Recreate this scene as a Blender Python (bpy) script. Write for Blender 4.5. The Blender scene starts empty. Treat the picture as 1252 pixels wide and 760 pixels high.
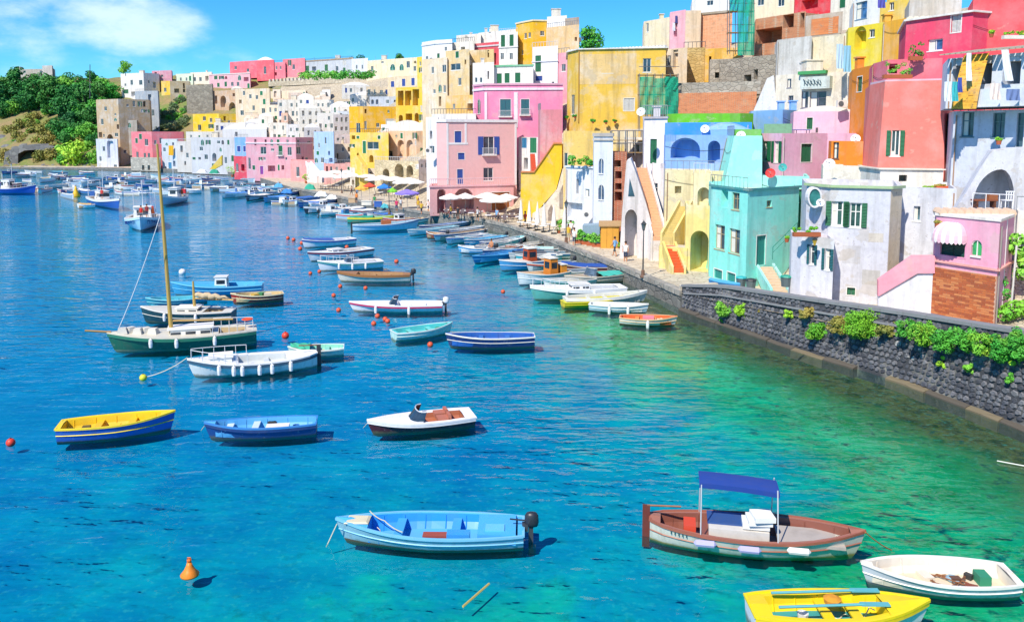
import bpy, bmesh, math, random
import numpy as np
from mathutils import Vector, Matrix
R = math.radians
random.seed(11)
scene = bpy.context.scene
COL = scene.collection

# ------------------------------------------------------------------ camera
FPX, PCY, PITCH, CH = 1000.0, 270.0, R(6.0), 12.0     # focal length in px of a 1252 px wide picture, principal row, pitch, eye height
cam_d = bpy.data.cameras.new('camera'); cam = bpy.data.objects.new('camera', cam_d); COL.objects.link(cam)
cam.location = (0, 0, CH); cam.rotation_euler = (R(90) - PITCH, 0, 0)
cam_d.sensor_width = 36; cam_d.sensor_fit = 'HORIZONTAL'; cam_d.lens = 36 * FPX / 1252
cam_d.shift_y = -(380 - PCY) / 1252
cam_d.clip_start = 0.3; cam_d.clip_end = 6000
scene.camera = cam

# ------------------------------------------------------------------ light
SUN_EL, SUN_AZ = R(48), R(-146)      # azimuth measured from +Y (view direction) towards +X: the sun stands left and a little behind
sd = Vector((math.sin(SUN_AZ) * math.cos(SUN_EL), math.cos(SUN_AZ) * math.cos(SUN_EL), math.sin(SUN_EL)))
sun_d = bpy.data.lights.new('sun', 'SUN'); sun = bpy.data.objects.new('sun', sun_d); COL.objects.link(sun)
sun_d.energy = 4.75; sun_d.angle = R(0.5); sun_d.color = (1.0, 0.91, 0.77)
sun.rotation_euler = (-sd).to_track_quat('-Z', 'Y').to_euler()
world = bpy.data.worlds.new('World'); scene.world = world; world.use_nodes = True
wn = world.node_tree; wn.nodes.clear()
def N(nt, typ, **kw):
    n = nt.nodes.new(typ)
    for k, v in kw.items():
        if k.startswith('i_'):
            key = k[2:]
            n.inputs[int(key) if key.isdigit() else key.replace('_', ' ')].default_value = v
        else: setattr(n, k, v)
    return n
def L(nt, a, b): nt.links.new(a, b)
sky = N(wn, 'ShaderNodeTexSky'); sky.sky_type = 'NISHITA'; sky.sun_disc = False
sky.sun_elevation = SUN_EL; sky.sun_rotation = SUN_AZ
sky.altitude = 0; sky.air_density = 1.0; sky.dust_density = 0.15; sky.ozone_density = 3.0
hs = N(wn, 'ShaderNodeHueSaturation', i_Saturation=1.3, i_Value=1.2, i_Hue=0.5)
tint = N(wn, 'ShaderNodeMix', data_type='RGBA', blend_type='MULTIPLY'); tint.inputs[0].default_value = 1
tint.inputs[7].default_value = (0.25, 0.66, 0.92, 1)
L(wn, sky.outputs[0], hs.inputs['Color']); L(wn, hs.outputs[0], tint.inputs[6])
# cumulus: a bank of cloud low over the town, in view directions
tc = N(wn, 'ShaderNodeTexCoord')
sep = N(wn, 'ShaderNodeSeparateXYZ'); L(wn, tc.outputs['Generated'], sep.inputs[0])
def M(nt, op, a, b=None, clamp=False):
    n = nt.nodes.new('ShaderNodeMath'); n.operation = op; n.use_clamp = clamp
    for i, v in enumerate((a, b)):
        if v is None: continue
        if hasattr(v, 'is_output') or hasattr(v, 'links'): nt.links.new(v, n.inputs[i])
        else: n.inputs[i].default_value = v
    return n.outputs[0]
mp = N(wn, 'ShaderNodeMapping'); mp.inputs['Scale'].default_value = (7, 7, 15); L(wn, tc.outputs['Generated'], mp.inputs[0])
cn = N(wn, 'ShaderNodeTexNoise', i_Scale=1.6, i_Detail=9.0, i_Roughness=0.6); L(wn, mp.outputs[0], cn.inputs['Vector'])
az = M(wn, 'ARCTAN2', sep.outputs[0], sep.outputs[1])
def bump2(caz, cel, waz, wel):
    da = M(wn, 'DIVIDE', M(wn, 'SUBTRACT', az, caz), waz); de = M(wn, 'DIVIDE', M(wn, 'SUBTRACT', sep.outputs[2], cel), wel)
    r2 = M(wn, 'ADD', M(wn, 'MULTIPLY', da, da), M(wn, 'MULTIPLY', de, de))
    return M(wn, 'SUBTRACT', 1.0, r2, clamp=True)
d1 = bump2(-0.43, 0.118, 0.10, 0.040)
d2 = M(wn, 'MULTIPLY', bump2(-0.60, 0.125, 0.16, 0.085), 0.55)
d3 = M(wn, 'MULTIPLY', bump2(-0.40, 0.07, 0.42, 0.05), 0.30)
dens = M(wn, 'MAXIMUM', d1, M(wn, 'MAXIMUM', d2, d3))
cc = M(wn, 'ADD', M(wn, 'MULTIPLY', dens, 1.15), M(wn, 'MULTIPLY', M(wn, 'SUBTRACT', cn.outputs['Fac'], 0.5), 2.1))
mr = N(wn, 'ShaderNodeMapRange', interpolation_type='SMOOTHSTEP'); mr.inputs[1].default_value = 0.22; mr.inputs[2].default_value = 1.15; L(wn, cc, mr.inputs[0])
gate = M(wn, 'MULTIPLY', mr.outputs[0], M(wn, 'MULTIPLY', dens, 3.2, clamp=True), clamp=True)
cm = N(wn, 'ShaderNodeMix', data_type='RGBA'); L(wn, M(wn, 'MULTIPLY', gate, 0.72), cm.inputs[0]); L(wn, tint.outputs[2], cm.inputs[6])
cm.inputs[7].default_value = (6.3, 7.4, 8.3, 1)
bg = N(wn, 'ShaderNodeBackground'); bg.inputs['Strength'].default_value = 0.125
L(wn, cm.outputs[2], bg.inputs['Color'])
wo = N(wn, 'ShaderNodeOutputWorld'); L(wn, bg.outputs[0], wo.inputs[0])
scene.view_settings.view_transform = 'Standard'; scene.view_settings.look = 'None'
scene.view_settings.exposure = 0.36; scene.view_settings.gamma = 1.0
scene.cycles.max_bounces = 6; scene.cycles.transparent_max_bounces = 12
scene.cycles.caustics_reflective = False; scene.cycles.caustics_refractive = False

# ------------------------------------------------------------------ from photograph pixels to places
CP, SP = math.cos(PITCH), math.sin(PITCH)
def ray(px, py):
    a = (px - 626) / FPX; b = (PCY - py) / FPX
    return Vector((a, CP + b * SP, -SP + b * CP))
def G(px, py, z=0.0):
    d = ray(px, py); t = (z - CH) / d.z
    return Vector((0, 0, CH)) + d * t
def At(px, py, Y):
    d = ray(px, py); return Vector((0, 0, CH)) + d * (Y / d.y)

# shoreline of the harbour (waterline), right to left, and the level of the path above it
SH_PX = [(1500, 640, 4.0), (1252, 525, 2.7), (1110, 470, 2.3), (980, 430, 1.95), (880, 395, 1.4), (832, 378, 1.15), (759, 343, 1.1), (705, 320, 1.1), (669, 305, 1.1),
         (625, 288, 1.1), (580, 277, 1.1), (511, 268, 1.1), (465, 259, 1.1), (417, 249, 1.1), (360, 236, 1.0), (300, 216, 1.0), (250, 211.5, 1.0),
         (190, 209.5, 1.0), (130, 208, 0.9), (70, 206.5, 0.5), (0, 205, 0.4), (-120, 203, 0.4)]
SH = [(G(a, b).x, G(a, b).y, c) for a, b, c in SH_PX]
SH = [(SH[0][0] + 14, 2.0, 4.4), (SH[0][0]+3, 12, 4.3)] + SH + [(SH[-1][0] - 500, SH[-1][1] + 40, 0.4)]
SHA = np.array(SH)
def shore(x, y):
    """signed distance inland (+) / out on the water (-), and path level, vectorised"""
    x = np.asarray(x, float); y = np.asarray(y, float)
    best = np.full(x.shape, 1e9); sg = np.ones(x.shape); lev = np.ones(x.shape)
    for i in range(len(SHA) - 1):
        ax, ay, az_ = SHA[i]; bx, by, bz_ = SHA[i + 1]
        dx, dy = bx - ax, by - ay; l2 = dx * dx + dy * dy
        t = np.clip(((x - ax) * dx + (y - ay) * dy) / l2, 0, 1)
        qx, qy = ax + t * dx, ay + t * dy
        d = np.hypot(x - qx, y - qy); s = np.sign((y - ay) * dx - (x - ax) * dy)   # shoreline runs right to left: land on its right hand side
        m = d < best - 1e-6
        best = np.where(m, d, best); sg = np.where(m, -s, sg); lev = np.where(m, az_ + t * (bz_ - az_), lev)
    return best * sg, lev
def terr(x, y):
    s, lev = shore(x, y); x = np.asarray(x, float)
    k = np.clip((x + 90) / 100.0, 0, 1)
    slope = 0.56 + 0.10 * k; s0 = 12 - 4 * k; cap = 40 - 12 * k
    h = np.clip(s - s0, 0, None) * slope
    h = np.where(h > cap - 6, cap - 6 + 6 * (1 - np.exp(-(h - cap + 6) / 6)), h)
    return np.where(s > 0, lev - 0.25 + h, lev - 0.25)
def tz(x, y): return float(terr(np.array([x]), np.array([y]))[0])
def T(px, py, fallback=None):
    """where the ray through a pixel meets the hillside"""
    d = ray(px, py); Ys = np.arange(30, 620, 1.0)
    xs = d.x / d.y * Ys; zs = CH + d.z / d.y * Ys
    sv, _ = shore(xs, Ys)
    hit = np.nonzero((zs <= terr(xs, Ys)) & (sv > 0.5))[0]
    if len(hit) == 0 and fallback == 'none': return None
    if len(hit) == 0: Y = fallback or 300.0
    else: Y = float(Ys[hit[0]])
    return At(px, py, Y)

# ------------------------------------------------------------------ mesh building
class MB:
    def __init__(s): s.v = []; s.f = []; s.m = []
    def add(s, vs, fs, mi=0):
        o = len(s.v); s.v += [tuple(v) for v in vs]; s.f += [tuple(i + o for i in f) for f in fs]; s.m += [mi] * len(fs); return s
    def quad(s, a, b, c, d, mi=0): return s.add([a, b, c, d], [(0, 1, 2, 3)], mi)
    def poly(s, pts, mi=0): return s.add(pts, [tuple(range(len(pts)))], mi)
    def box(s, c, size, rz=0.0, taper=1.0, mi=0):
        hx, hy, hz = size[0] / 2, size[1] / 2, size[2] / 2; cs, sn = math.cos(rz), math.sin(rz); vs = []
        for z, k in ((-hz, 1.0), (hz, taper)):
            for x, y in ((-hx, -hy), (hx, -hy), (hx, hy), (-hx, hy)):
                x2, y2 = x * k, y * k
                vs.append((c[0] + x2 * cs - y2 * sn, c[1] + x2 * sn + y2 * cs, c[2] + z))
        return s.add(vs, [(3, 2, 1, 0), (4, 5, 6, 7), (0, 1, 5, 4), (1, 2, 6, 5), (2, 3, 7, 6), (3, 0, 4, 7)], mi)
    def obox(s, O, U, V, W, mi=0):
        """box spanned by three edge vectors from corner O"""
        O, U, V, W = map(Vector, (O, U, V, W))
        vs = [O, O + U, O + U + V, O + V, O + W, O + U + W, O + U + V + W, O + V + W]
        fs = [(3, 2, 1, 0), (4, 5, 6, 7), (0, 1, 5, 4), (1, 2, 6, 5), (2, 3, 7, 6), (3, 0, 4, 7)]
        if U.cross(V).dot(W) < 0: fs = [f[::-1] for f in fs]
        return s.add(vs, fs, mi)
    def prism(s, pts, z0, z1, mi=0):
        n = len(pts); vs = [(p[0], p[1], z0) for p in pts] + [(p[0], p[1], z1) for p in pts]
        return s.add(vs, [tuple(range(n - 1, -1, -1)), tuple(range(n, 2 * n))] + [(i, (i + 1) % n, n + (i + 1) % n, n + i) for i in range(n)], mi)
    def extrude(s, pts, vec, mi=0):
        n = len(pts); vec = Vector(vec); vs = [Vector(p) for p in pts] + [Vector(p) + vec for p in pts]
        return s.add(vs, [tuple(range(n)), tuple(range(2 * n - 1, n - 1, -1))] + [((i + 1) % n, i, n + i, n + (i + 1) % n) for i in range(n)], mi)
    def tube(s, pts, r, n=6, mi=0, cap=True):
        pts = [Vector(p) for p in pts]; rs = r if isinstance(r, (list, tuple)) else [r] * len(pts); o = len(s.v); vs = []; fs = []
        for i, p in enumerate(pts):
            d = (pts[min(i + 1, len(pts) - 1)] - pts[max(i - 1, 0)])
            d = d.normalized() if d.length > 1e-9 else Vector((0, 0, 1))
            a = d.cross(Vector((0, 0, 1)) if abs(d.z) < 0.95 else Vector((1, 0, 0))).normalized(); b = d.cross(a)
            for k in range(n):
                t = 2 * math.pi * k / n; vs.append(p + (a * math.cos(t) + b * math.sin(t)) * rs[i])
        for i in range(len(pts) - 1):
            for k in range(n):
                fs.append((i * n + k, i * n + (k + 1) % n, (i + 1) * n + (k + 1) % n, (i + 1) * n + k))
        if cap: fs += [tuple(range(n - 1, -1, -1)), tuple(range((len(pts) - 1) * n, len(pts) * n))]
        return s.add(vs, fs, mi)
    def lathe(s, prof, c=(0, 0, 0), n=12, mi=0, sx=1.0, sy=1.0):
        vs = [(c[0] + r * math.cos(2 * math.pi * k / n) * sx, c[1] + r * math.sin(2 * math.pi * k / n) * sy, c[2] + z) for r, z in prof for k in range(n)]
        fs = [(i * n + k, i * n + (k + 1) % n, (i + 1) * n + (k + 1) % n, (i + 1) * n + k) for i in range(len(prof) - 1) for k in range(n)]
        fs += [tuple(range(n - 1, -1, -1)), tuple(range((len(prof) - 1) * n, len(prof) * n))]
        return s.add(vs, fs, mi)
    def sphere(s, c, r, n=10, m=6, mi=0, sz=1.0):
        prof = [(max(1e-4, r * math.sin(math.pi * i / m)), -r * sz * math.cos(math.pi * i / m)) for i in range(m + 1)]
        return s.lathe(prof, c, n, mi)
    def grid(s, P, mi=0, flip=False):
        """P: rows of points"""
        a = len(P); b = len(P[0]); vs = [p for row in P for p in row]
        fs = [(i * b + j, i * b + j + 1, (i + 1) * b + j + 1, (i + 1) * b + j) for i in range(a - 1) for j in range(b - 1)]
        if flip: fs = [f[::-1] for f in fs]
        return s.add(vs, fs, mi)

def root_of(o):
    while o.parent: o = o.parent
    return o
def obj(name, mb, mat, parent=None, local=False, smooth=False, at=None):
    me = bpy.data.meshes.new(name); off = Vector((0, 0, 0))
    if parent is not None and not local: off = root_of(parent).location
    if at is not None and parent is None: off = Vector(at)
    me.from_pydata([(v[0] - off[0], v[1] - off[1], v[2] - off[2]) for v in mb.v], [], mb.f)
    for m in (mat if isinstance(mat, (list, tuple)) else [mat]): me.materials.append(m)
    if any(mb.m): me.polygons.foreach_set('material_index', mb.m)
    if smooth: me.polygons.foreach_set('use_smooth', [True] * len(me.polygons))
    me.update()
    o = bpy.data.objects.new(name, me); COL.objects.link(o)
    if parent is not None: o.parent = parent
    elif at is not None: o.location = at
    return o
def tag(o, label, cat, group=None, kind=None):
    if label: o['label'] = label
    if cat: o['category'] = cat
    if group: o['group'] = group
    if kind: o['kind'] = kind
    return o
def thing(name, label, cat, loc=(0, 0, 0), rz=0.0, group=None):
    o = bpy.data.objects.new(name, None); COL.objects.link(o); o.location = loc; o.rotation_euler = (0, 0, rz); o.empty_display_size = 0.2
    return tag(o, label, cat, group)
def struct(name, mb, mat, smooth=False):
    o = obj(name, mb, mat, smooth=smooth); o['kind'] = 'structure'; return o
def copy_tree(o, parent=None):
    c = o.copy(); COL.objects.link(c)
    if parent is not None: c.parent = parent
    for ch in list(o.children): copy_tree(ch, c)
    return c

# ------------------------------------------------------------------ materials
def lin(h):
    h = h.lstrip('#'); o = []
    for i in (0, 2, 4):
        c = int(h[i:i + 2], 16) / 255; o.append(c / 12.92 if c <= 0.04045 else ((c + 0.055) / 1.055) ** 2.4)
    return o
MATS = {}
def newmat(key):
    m = bpy.data.materials.new(key); m.use_nodes = True; nt = m.node_tree; nt.nodes.clear()
    p = nt.nodes.new('ShaderNodeBsdfPrincipled'); o = nt.nodes.new('ShaderNodeOutputMaterial'); nt.links.new(p.outputs[0], o.inputs[0])
    MATS[key] = m; return m, nt, p
def pos(nt, sc=(1, 1, 1)):
    g = nt.nodes.new('ShaderNodeNewGeometry'); mp = nt.nodes.new('ShaderNodeMapping'); mp.inputs['Scale'].default_value = sc
    nt.links.new(g.outputs['Position'], mp.inputs[0]); return mp.outputs[0]
def noise(nt, sc=(1, 1, 1), scale=1.0, detail=4.0, rough=0.6, objc=False):
    n = N(nt, 'ShaderNodeTexNoise', i_Scale=scale, i_Detail=detail, i_Roughness=rough)
    if objc:
        t = nt.nodes.new('ShaderNodeTexCoord'); mp = nt.nodes.new('ShaderNodeMapping'); mp.inputs['Scale'].default_value = sc
        nt.links.new(t.outputs['Object'], mp.inputs[0]); nt.links.new(mp.outputs[0], n.inputs['Vector'])
    else: nt.links.new(pos(nt, sc), n.inputs['Vector'])
    return n.outputs['Fac']
def mixc(nt, fac, a, b, mode='MIX'):
    n = N(nt, 'ShaderNodeMix', data_type='RGBA', blend_type=mode)
    for i, v in ((0, fac), (6, a), (7, b)):
        if hasattr(v, 'is_output'): nt.links.new(v, n.inputs[i])
        elif i == 0: n.inputs[0].default_value = v
        else: n.inputs[i].default_value = (v[0], v[1], v[2], 1)
    return n.outputs[2]
def ramp(nt, v, a, b, lo=0.0, hi=1.0):
    n = N(nt, 'ShaderNodeMapRange'); nt.links.new(v, n.inputs[0])
    n.inputs[1].default_value = a; n.inputs[2].default_value = b; n.inputs[3].default_value = lo; n.inputs[4].default_value = hi
    return n.outputs[0]
def bumpn(nt, p, h, strength=0.3, dist=0.05):
    b = N(nt, 'ShaderNodeBump'); b.inputs['Strength'].default_value = strength; b.inputs['Distance'].default_value = dist
    nt.links.new(h, b.inputs['Height']); nt.links.new(b.outputs[0], p.inputs['Normal'])
def stucco(hexc, age=0.35, k=1.04):
    key = 'stucco_%s_%d' % (hexc, age * 100)
    if key in MATS: return MATS[key]
    age = min(1.0, age * 1.45 + .05); m, nt, p = newmat(key); c = [0.015 + x * k for x in lin(hexc)]; mxc = max(c); c = [x * min(1, 0.79 / mxc) for x in c]
    c = [max(x, 0.012) for x in c]
    lum = 0.3 * c[0] + 0.6 * c[1] + 0.1 * c[2]
    pale = [0.55 * x + 0.45 * min(0.8, lum + 0.25) for x in c]; dirt = [0.5 * x + 0.5 * y for x, y in zip(c, (0.15, 0.13, 0.105))]
    n1 = noise(nt, (0.35, 0.35, 0.35), 1.0, 5, 0.65); n2 = noise(nt, (1.6, 1.6, 0.16), 1.0, 4, 0.6); n3 = noise(nt, (1, 1, 1), 2.6, 8, 0.7)
    a = mixc(nt, ramp(nt, n1, 0.47, 0.66, 0, min(1, age * 1.6)), c, pale)
    b = mixc(nt, ramp(nt, n2, 0.50, 0.74, 0, min(.8, age * 1.5)), a, dirt)
    d = mixc(nt, ramp(nt, n3, 0.585, 0.66, 0, min(.9, age * 1.0)), b, dirt)
    n4 = noise(nt, (1, 1, 1.3), .55, 7, 0.62); pl = [.42 * x + .58 * y for x, y in zip(c, (.52, .47, .40))]
    d = mixc(nt, ramp(nt, n4, .625 - .05 * age, .645 - .05 * age, 0, .35 + .55 * age), d, pl)
    sc = N(nt, 'ShaderNodeHueSaturation'); nt.links.new(d, sc.inputs['Color']); nt.links.new(ramp(nt, n3, 0.2, 0.8, 1 - 0.22 * (0.4 + age), 1.06), sc.inputs['Value'])
    nt.links.new(sc.outputs[0], p.inputs['Base Color']); p.inputs['Roughness'].default_value = 0.9; p.inputs['Specular IOR Level'].default_value = 0.2
    bumpn(nt, p, n3, 0.35, 0.06)
    return m
def plain(hexc, rough=0.5, var=0.15, k=0.9, scale=3.0, metal=0.0, objc=False, bump=0.0):
    key = 'paint_%s_%d_%d_%d' % (hexc, rough * 100, var * 100, metal * 10) + ('o' if objc else '')
    if key in MATS: return MATS[key]
    m, nt, p = newmat(key); c = [max(0.008, min(0.85, x * k)) for x in lin(hexc)]
    n1 = noise(nt, (1, 1, 1), scale, 5, 0.65, objc)
    dk = [x * 0.6 + 0.4 * y * 0.5 for x, y in zip(c, (0.25, 0.22, 0.18))]
    nt.links.new(mixc(nt, ramp(nt, n1, 0.45, 0.8, 0, min(1, var * 2.2)), c, dk), p.inputs['Base Color'])
    nt.links.new(ramp(nt, n1, 0.3, 0.8, rough, min(1, rough + 0.2)), p.inputs['Roughness']); p.inputs['Metallic'].default_value = metal
    if bump: bumpn(nt, p, n1, bump, 0.03)
    return m
def louvre(hexc):
    key = 'louvre_' + hexc
    if key in MATS: return MATS[key]
    m, nt, p = newmat(key); c = [max(0.01, x * 0.85) for x in lin(hexc)]
    n1 = noise(nt, (2, 2, 2), 2.0, 4)
    nt.links.new(mixc(nt, ramp(nt, n1, 0.4, 0.8, 0, 0.5), c, [x * 0.6 + 0.02 for x in c]), p.inputs['Base Color']); p.inputs['Roughness'].default_value = 0.5
    w = N(nt, 'ShaderNodeTexWave', wave_type='BANDS', bands_direction='Z', i_Scale=3.5, i_Distortion=0.0); nt.links.new(pos(nt), w.inputs['Vector'])
    bumpn(nt, p, w.outputs['Fac'], 0.8, 0.06)
    return m
def glass(hexc='2b3f4c'):
    key = 'glass_' + hexc
    if key in MATS: return MATS[key]
    m, nt, p = newmat(key); c = lin(hexc); n1 = noise(nt, (0.8, 0.8, 0.8), 1.3, 3)
    nt.links.new(mixc(nt, ramp(nt, n1, 0.35, 0.65), [x * 0.5 for x in c], [x * 1.5 + 0.01 for x in c]), p.inputs['Base Color'])
    p.inputs['Roughness'].default_value = 0.08; p.inputs['Specular IOR Level'].default_value = 0.7
    return m
def brickmat(c1='c8744a', c2='b05a38', mort='b9a48c', sx=1.0):
    key = 'brick_' + c1 + c2
    if key in MATS: return MATS[key]
    m, nt, p = newmat(key)
    g = nt.nodes.new('ShaderNodeNewGeometry'); s = nt.nodes.new('ShaderNodeSeparateXYZ'); nt.links.new(g.outputs['Position'], s.inputs[0])
    cb = nt.nodes.new('ShaderNodeCombineXYZ'); nt.links.new(M(nt, 'ADD', s.outputs[0], M(nt, 'MULTIPLY', s.outputs[1], 0.7)), cb.inputs[0]); nt.links.new(s.outputs[2], cb.inputs[1])
    b = N(nt, 'ShaderNodeTexBrick', i_Scale=1.0 * sx); b.inputs['Brick Width'].default_value = 0.30; b.inputs['Row Height'].default_value = 0.11
    b.inputs['Mortar Size'].default_value = 0.012; b.inputs['Color1'].default_value = (*lin(c1), 1); b.inputs['Color2'].default_value = (*lin(c2), 1); b.inputs['Mortar'].default_value = (*lin(mort), 1)
    nt.links.new(cb.outputs[0], b.inputs['Vector'])
    n1 = noise(nt, (0.5, 0.5, 0.5), 1.0, 6, 0.7); n2 = noise(nt, (2, 2, 2), 1.0, 5)
    a = mixc(nt, ramp(nt, n1, 0.52, 0.75, 0, 0.7), b.outputs['Color'], lin('c9b79d'))
    d = mixc(nt, ramp(nt, n2, 0.52, 0.8, 0, 0.6), a, lin('6e5240'))
    nt.links.new(d, p.inputs['Base Color']); p.inputs['Roughness'].default_value = 0.95
    bumpn(nt, p, M(nt, 'ADD', n2, M(nt, 'MULTIPLY', b.outputs['Fac'], -0.6)), 0.7, 0.05)
    return m
def stonemat(c1, c2, scale=2.2, mort=None, joint=0.06):
    key = 'stone_' + c1 + c2
    if key in MATS: return MATS[key]
    m, nt, p = newmat(key)
    v = N(nt, 'ShaderNodeTexVoronoi', i_Scale=scale); nt.links.new(pos(nt, (1, 1, 1.5)), v.inputs['Vector'])
    e = N(nt, 'ShaderNodeTexVoronoi', feature='DISTANCE_TO_EDGE', i_Scale=scale); nt.links.new(pos(nt, (1, 1, 1.5)), e.inputs['Vector'])
    s = nt.nodes.new('ShaderNodeSeparateColor'); nt.links.new(v.outputs['Color'], s.inputs[0])
    n1 = noise(nt, (0.4, 0.4, 0.4), 1.0, 6, 0.7); n2 = noise(nt, (1, 1, 1), 5.0, 5)
    a = mixc(nt, s.outputs[0], lin(c1), lin(c2)); a = mixc(nt, ramp(nt, n1, 0.45, 0.75, 0, 0.6), a, [x * 0.55 for x in lin(c1)])
    a = mixc(nt, ramp(nt, e.outputs['Distance'], 0.0, joint, 0.75, 0), a, lin(mort) if mort else [x * 0.45 for x in lin(c1)])
    nt.links.new(mixc(nt, ramp(nt, n2, 0.4, 0.8, 0, 0.4), a, [x * 0.6 for x in lin(c2)]), p.inputs['Base Color']); p.inputs['Roughness'].default_value = 0.92
    bumpn(nt, p, M(nt, 'ADD', ramp(nt, e.outputs['Distance'], 0, 0.1), M(nt, 'MULTIPLY', n2, 0.5)), 0.6, 0.08)
    return m
def leafmat(c1, c2, key, c3=None):
    if key in MATS: return MATS[key]
    m, nt, p = newmat(key); oi = nt.nodes.new('ShaderNodeObjectInfo')
    n1 = noise(nt, (1, 1, 1), 0.55, 4); n2 = noise(nt, (1, 1, 1), 3.5, 3)
    a = mixc(nt, ramp(nt, n1, 0.35, 0.65), lin(c1), lin(c2)); b = mixc(nt, ramp(nt, n2, 0.35, 0.7, 0, 0.8), a, [x * 0.5 for x in lin(c1)])
    if c3: b = mixc(nt, ramp(nt, noise(nt, (1, 1, 1), 1.1, 3), 0.55, 0.7, 0, 0.8), b, lin(c3))
    h = N(nt, 'ShaderNodeHueSaturation'); nt.links.new(b, h.inputs['Color']); nt.links.new(ramp(nt, oi.outputs['Random'], 0, 1, 0.475, 0.525), h.inputs['Hue']); nt.links.new(ramp(nt, oi.outputs['Random'], 0, 1, 1.25, 0.75), h.inputs['Value'])
    nt.links.new(h.outputs[0], p.inputs['Base Color']); p.inputs['Roughness'].default_value = 0.6; p.inputs['Specular IOR Level'].default_value = 0.25
    return m
def hullpaint(hexc, dark=0.5):
    key = 'hull_' + hexc
    if key in MATS: return MATS[key]
    m, nt, p = newmat(key); c = [max(0.01, min(0.8, x * .92)) for x in lin(hexc)]; d = [x * .45 + .4 * y for x, y in zip(c, (.20, .17, .11))]
    n1 = noise(nt, (1.2, 1.2, .25), 3.0, 5, .65, True); n2 = noise(nt, (1, 1, 1), 5.0, 6, .7, True); n3 = noise(nt, (1, 1, 4), 1.2, 3, .6, True)
    a = mixc(nt, ramp(nt, n1, .50, .72, 0, .6), c, d); a = mixc(nt, ramp(nt, n2, .60, .66, 0, .55), a, [x * .5 + .3 for x in c]); a = mixc(nt, ramp(nt, n3, .5, .7, 0, .25), a, [x * .7 for x in c])
    t = nt.nodes.new('ShaderNodeTexCoord'); sp = nt.nodes.new('ShaderNodeSeparateXYZ'); nt.links.new(t.outputs['Object'], sp.inputs[0])
    h = M(nt, 'ADD', sp.outputs[2], M(nt, 'MULTIPLY', M(nt, 'SUBTRACT', n1, .5), .25)); a = mixc(nt, ramp(nt, h, .03, .13, .75, 0), a, lin('5a5f45'))
    nt.links.new(a, p.inputs['Base Color']); nt.links.new(ramp(nt, n2, .3, .8, .3, .6), p.inputs['Roughness']); bumpn(nt, p, n2, .15, .02); return m
WHITE = lambda: stucco('f4f2ee', 0.25)
IRON = lambda: plain('3a3f44', 0.5, 0.2)
ROPE = lambda: plain('d8d2c0', 0.8, 0.1)
DARK = lambda: plain('20242a', 0.6, 0.1)
WOOD = lambda: plain('8a5230', 0.5, 0.3, objc=True)
# ------------------------------------------------------------------ ground, sea, hillside
def mesh_np(name, V, F, mat, smooth=True):
    me = bpy.data.meshes.new(name); me.from_pydata(V.tolist(), [], F.tolist()); me.materials.append(mat)
    me.polygons.foreach_set('use_smooth', [smooth] * len(F)); me.update()
    o = bpy.data.objects.new(name, me); COL.objects.link(o); o['kind'] = 'structure'; return o
def gridmesh(xs, ys):
    X, Y = np.meshgrid(xs, ys); nx, ny = len(xs), len(ys)
    i = np.arange(nx * ny).reshape(ny, nx)
    F = np.stack([i[:-1, :-1], i[:-1, 1:], i[1:, 1:], i[1:, :-1]], -1).reshape(-1, 4)
    return X.ravel(), Y.ravel(), F
# hillside
xs = np.concatenate([np.arange(-700, -260, 12.0), np.arange(-260, 130, 2.5)]); ys = np.arange(-8, 620, 3.0)
X, Y, F = gridmesh(xs, ys); S, LV = shore(X, Y); Z = terr(X, Y)
rng = np.random.RandomState(3)
def vnoise(x, y, sc):
    return (np.sin(x / sc * 1.3 + 1.7 * np.sin(y / sc)) + np.sin(y / sc * 1.1 + 1.3 * np.sin(x / sc * 0.7 + 2))) * 0.5
Z = Z + np.where((S > 16) & (X < -95), vnoise(X, Y, 9) * 1.3 + vnoise(X, Y, 3.1) * 0.5, 0)
keep = (S[F] > 1.6).all(1)
m_hill, nt, p = newmat('hillside_earth')
n1 = noise(nt, (1, 1, 1), 0.10, 6, 0.65); n2 = noise(nt, (1, 1, 1), 0.9, 6, 0.7)
a = mixc(nt, ramp(nt, n1, 0.42, 0.6), lin('8e7c56'), lin('6f803e')); a = mixc(nt, ramp(nt, n2, 0.5, 0.7, 0, 0.8), a, lin('a58d64'))
nt.links.new(a, p.inputs['Base Color']); p.inputs['Roughness'].default_value = 1; bumpn(nt, p, n2, 0.8, 0.6)
V = np.stack([X, Y, Z], -1)
used = np.unique(F[keep]); rem = -np.ones(len(X), int); rem[used] = np.arange(len(used))
hs_ = mesh_np('hillside', V[used], rem[F[keep]], m_hill)
hs_.data.materials.append(stonemat('cfc2aa', 'a99c86', 2.6, '8a7f6c'))
fc = F[keep]; town = (X[fc].mean(1) > -92 + 0.0 * Y[fc].mean(1)) | ((Y[fc].mean(1) < 285) & (X[fc].mean(1) > -125))
hs_.data.polygons.foreach_set('material_index', town.astype(np.int32)); hs_.data.update()

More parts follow.
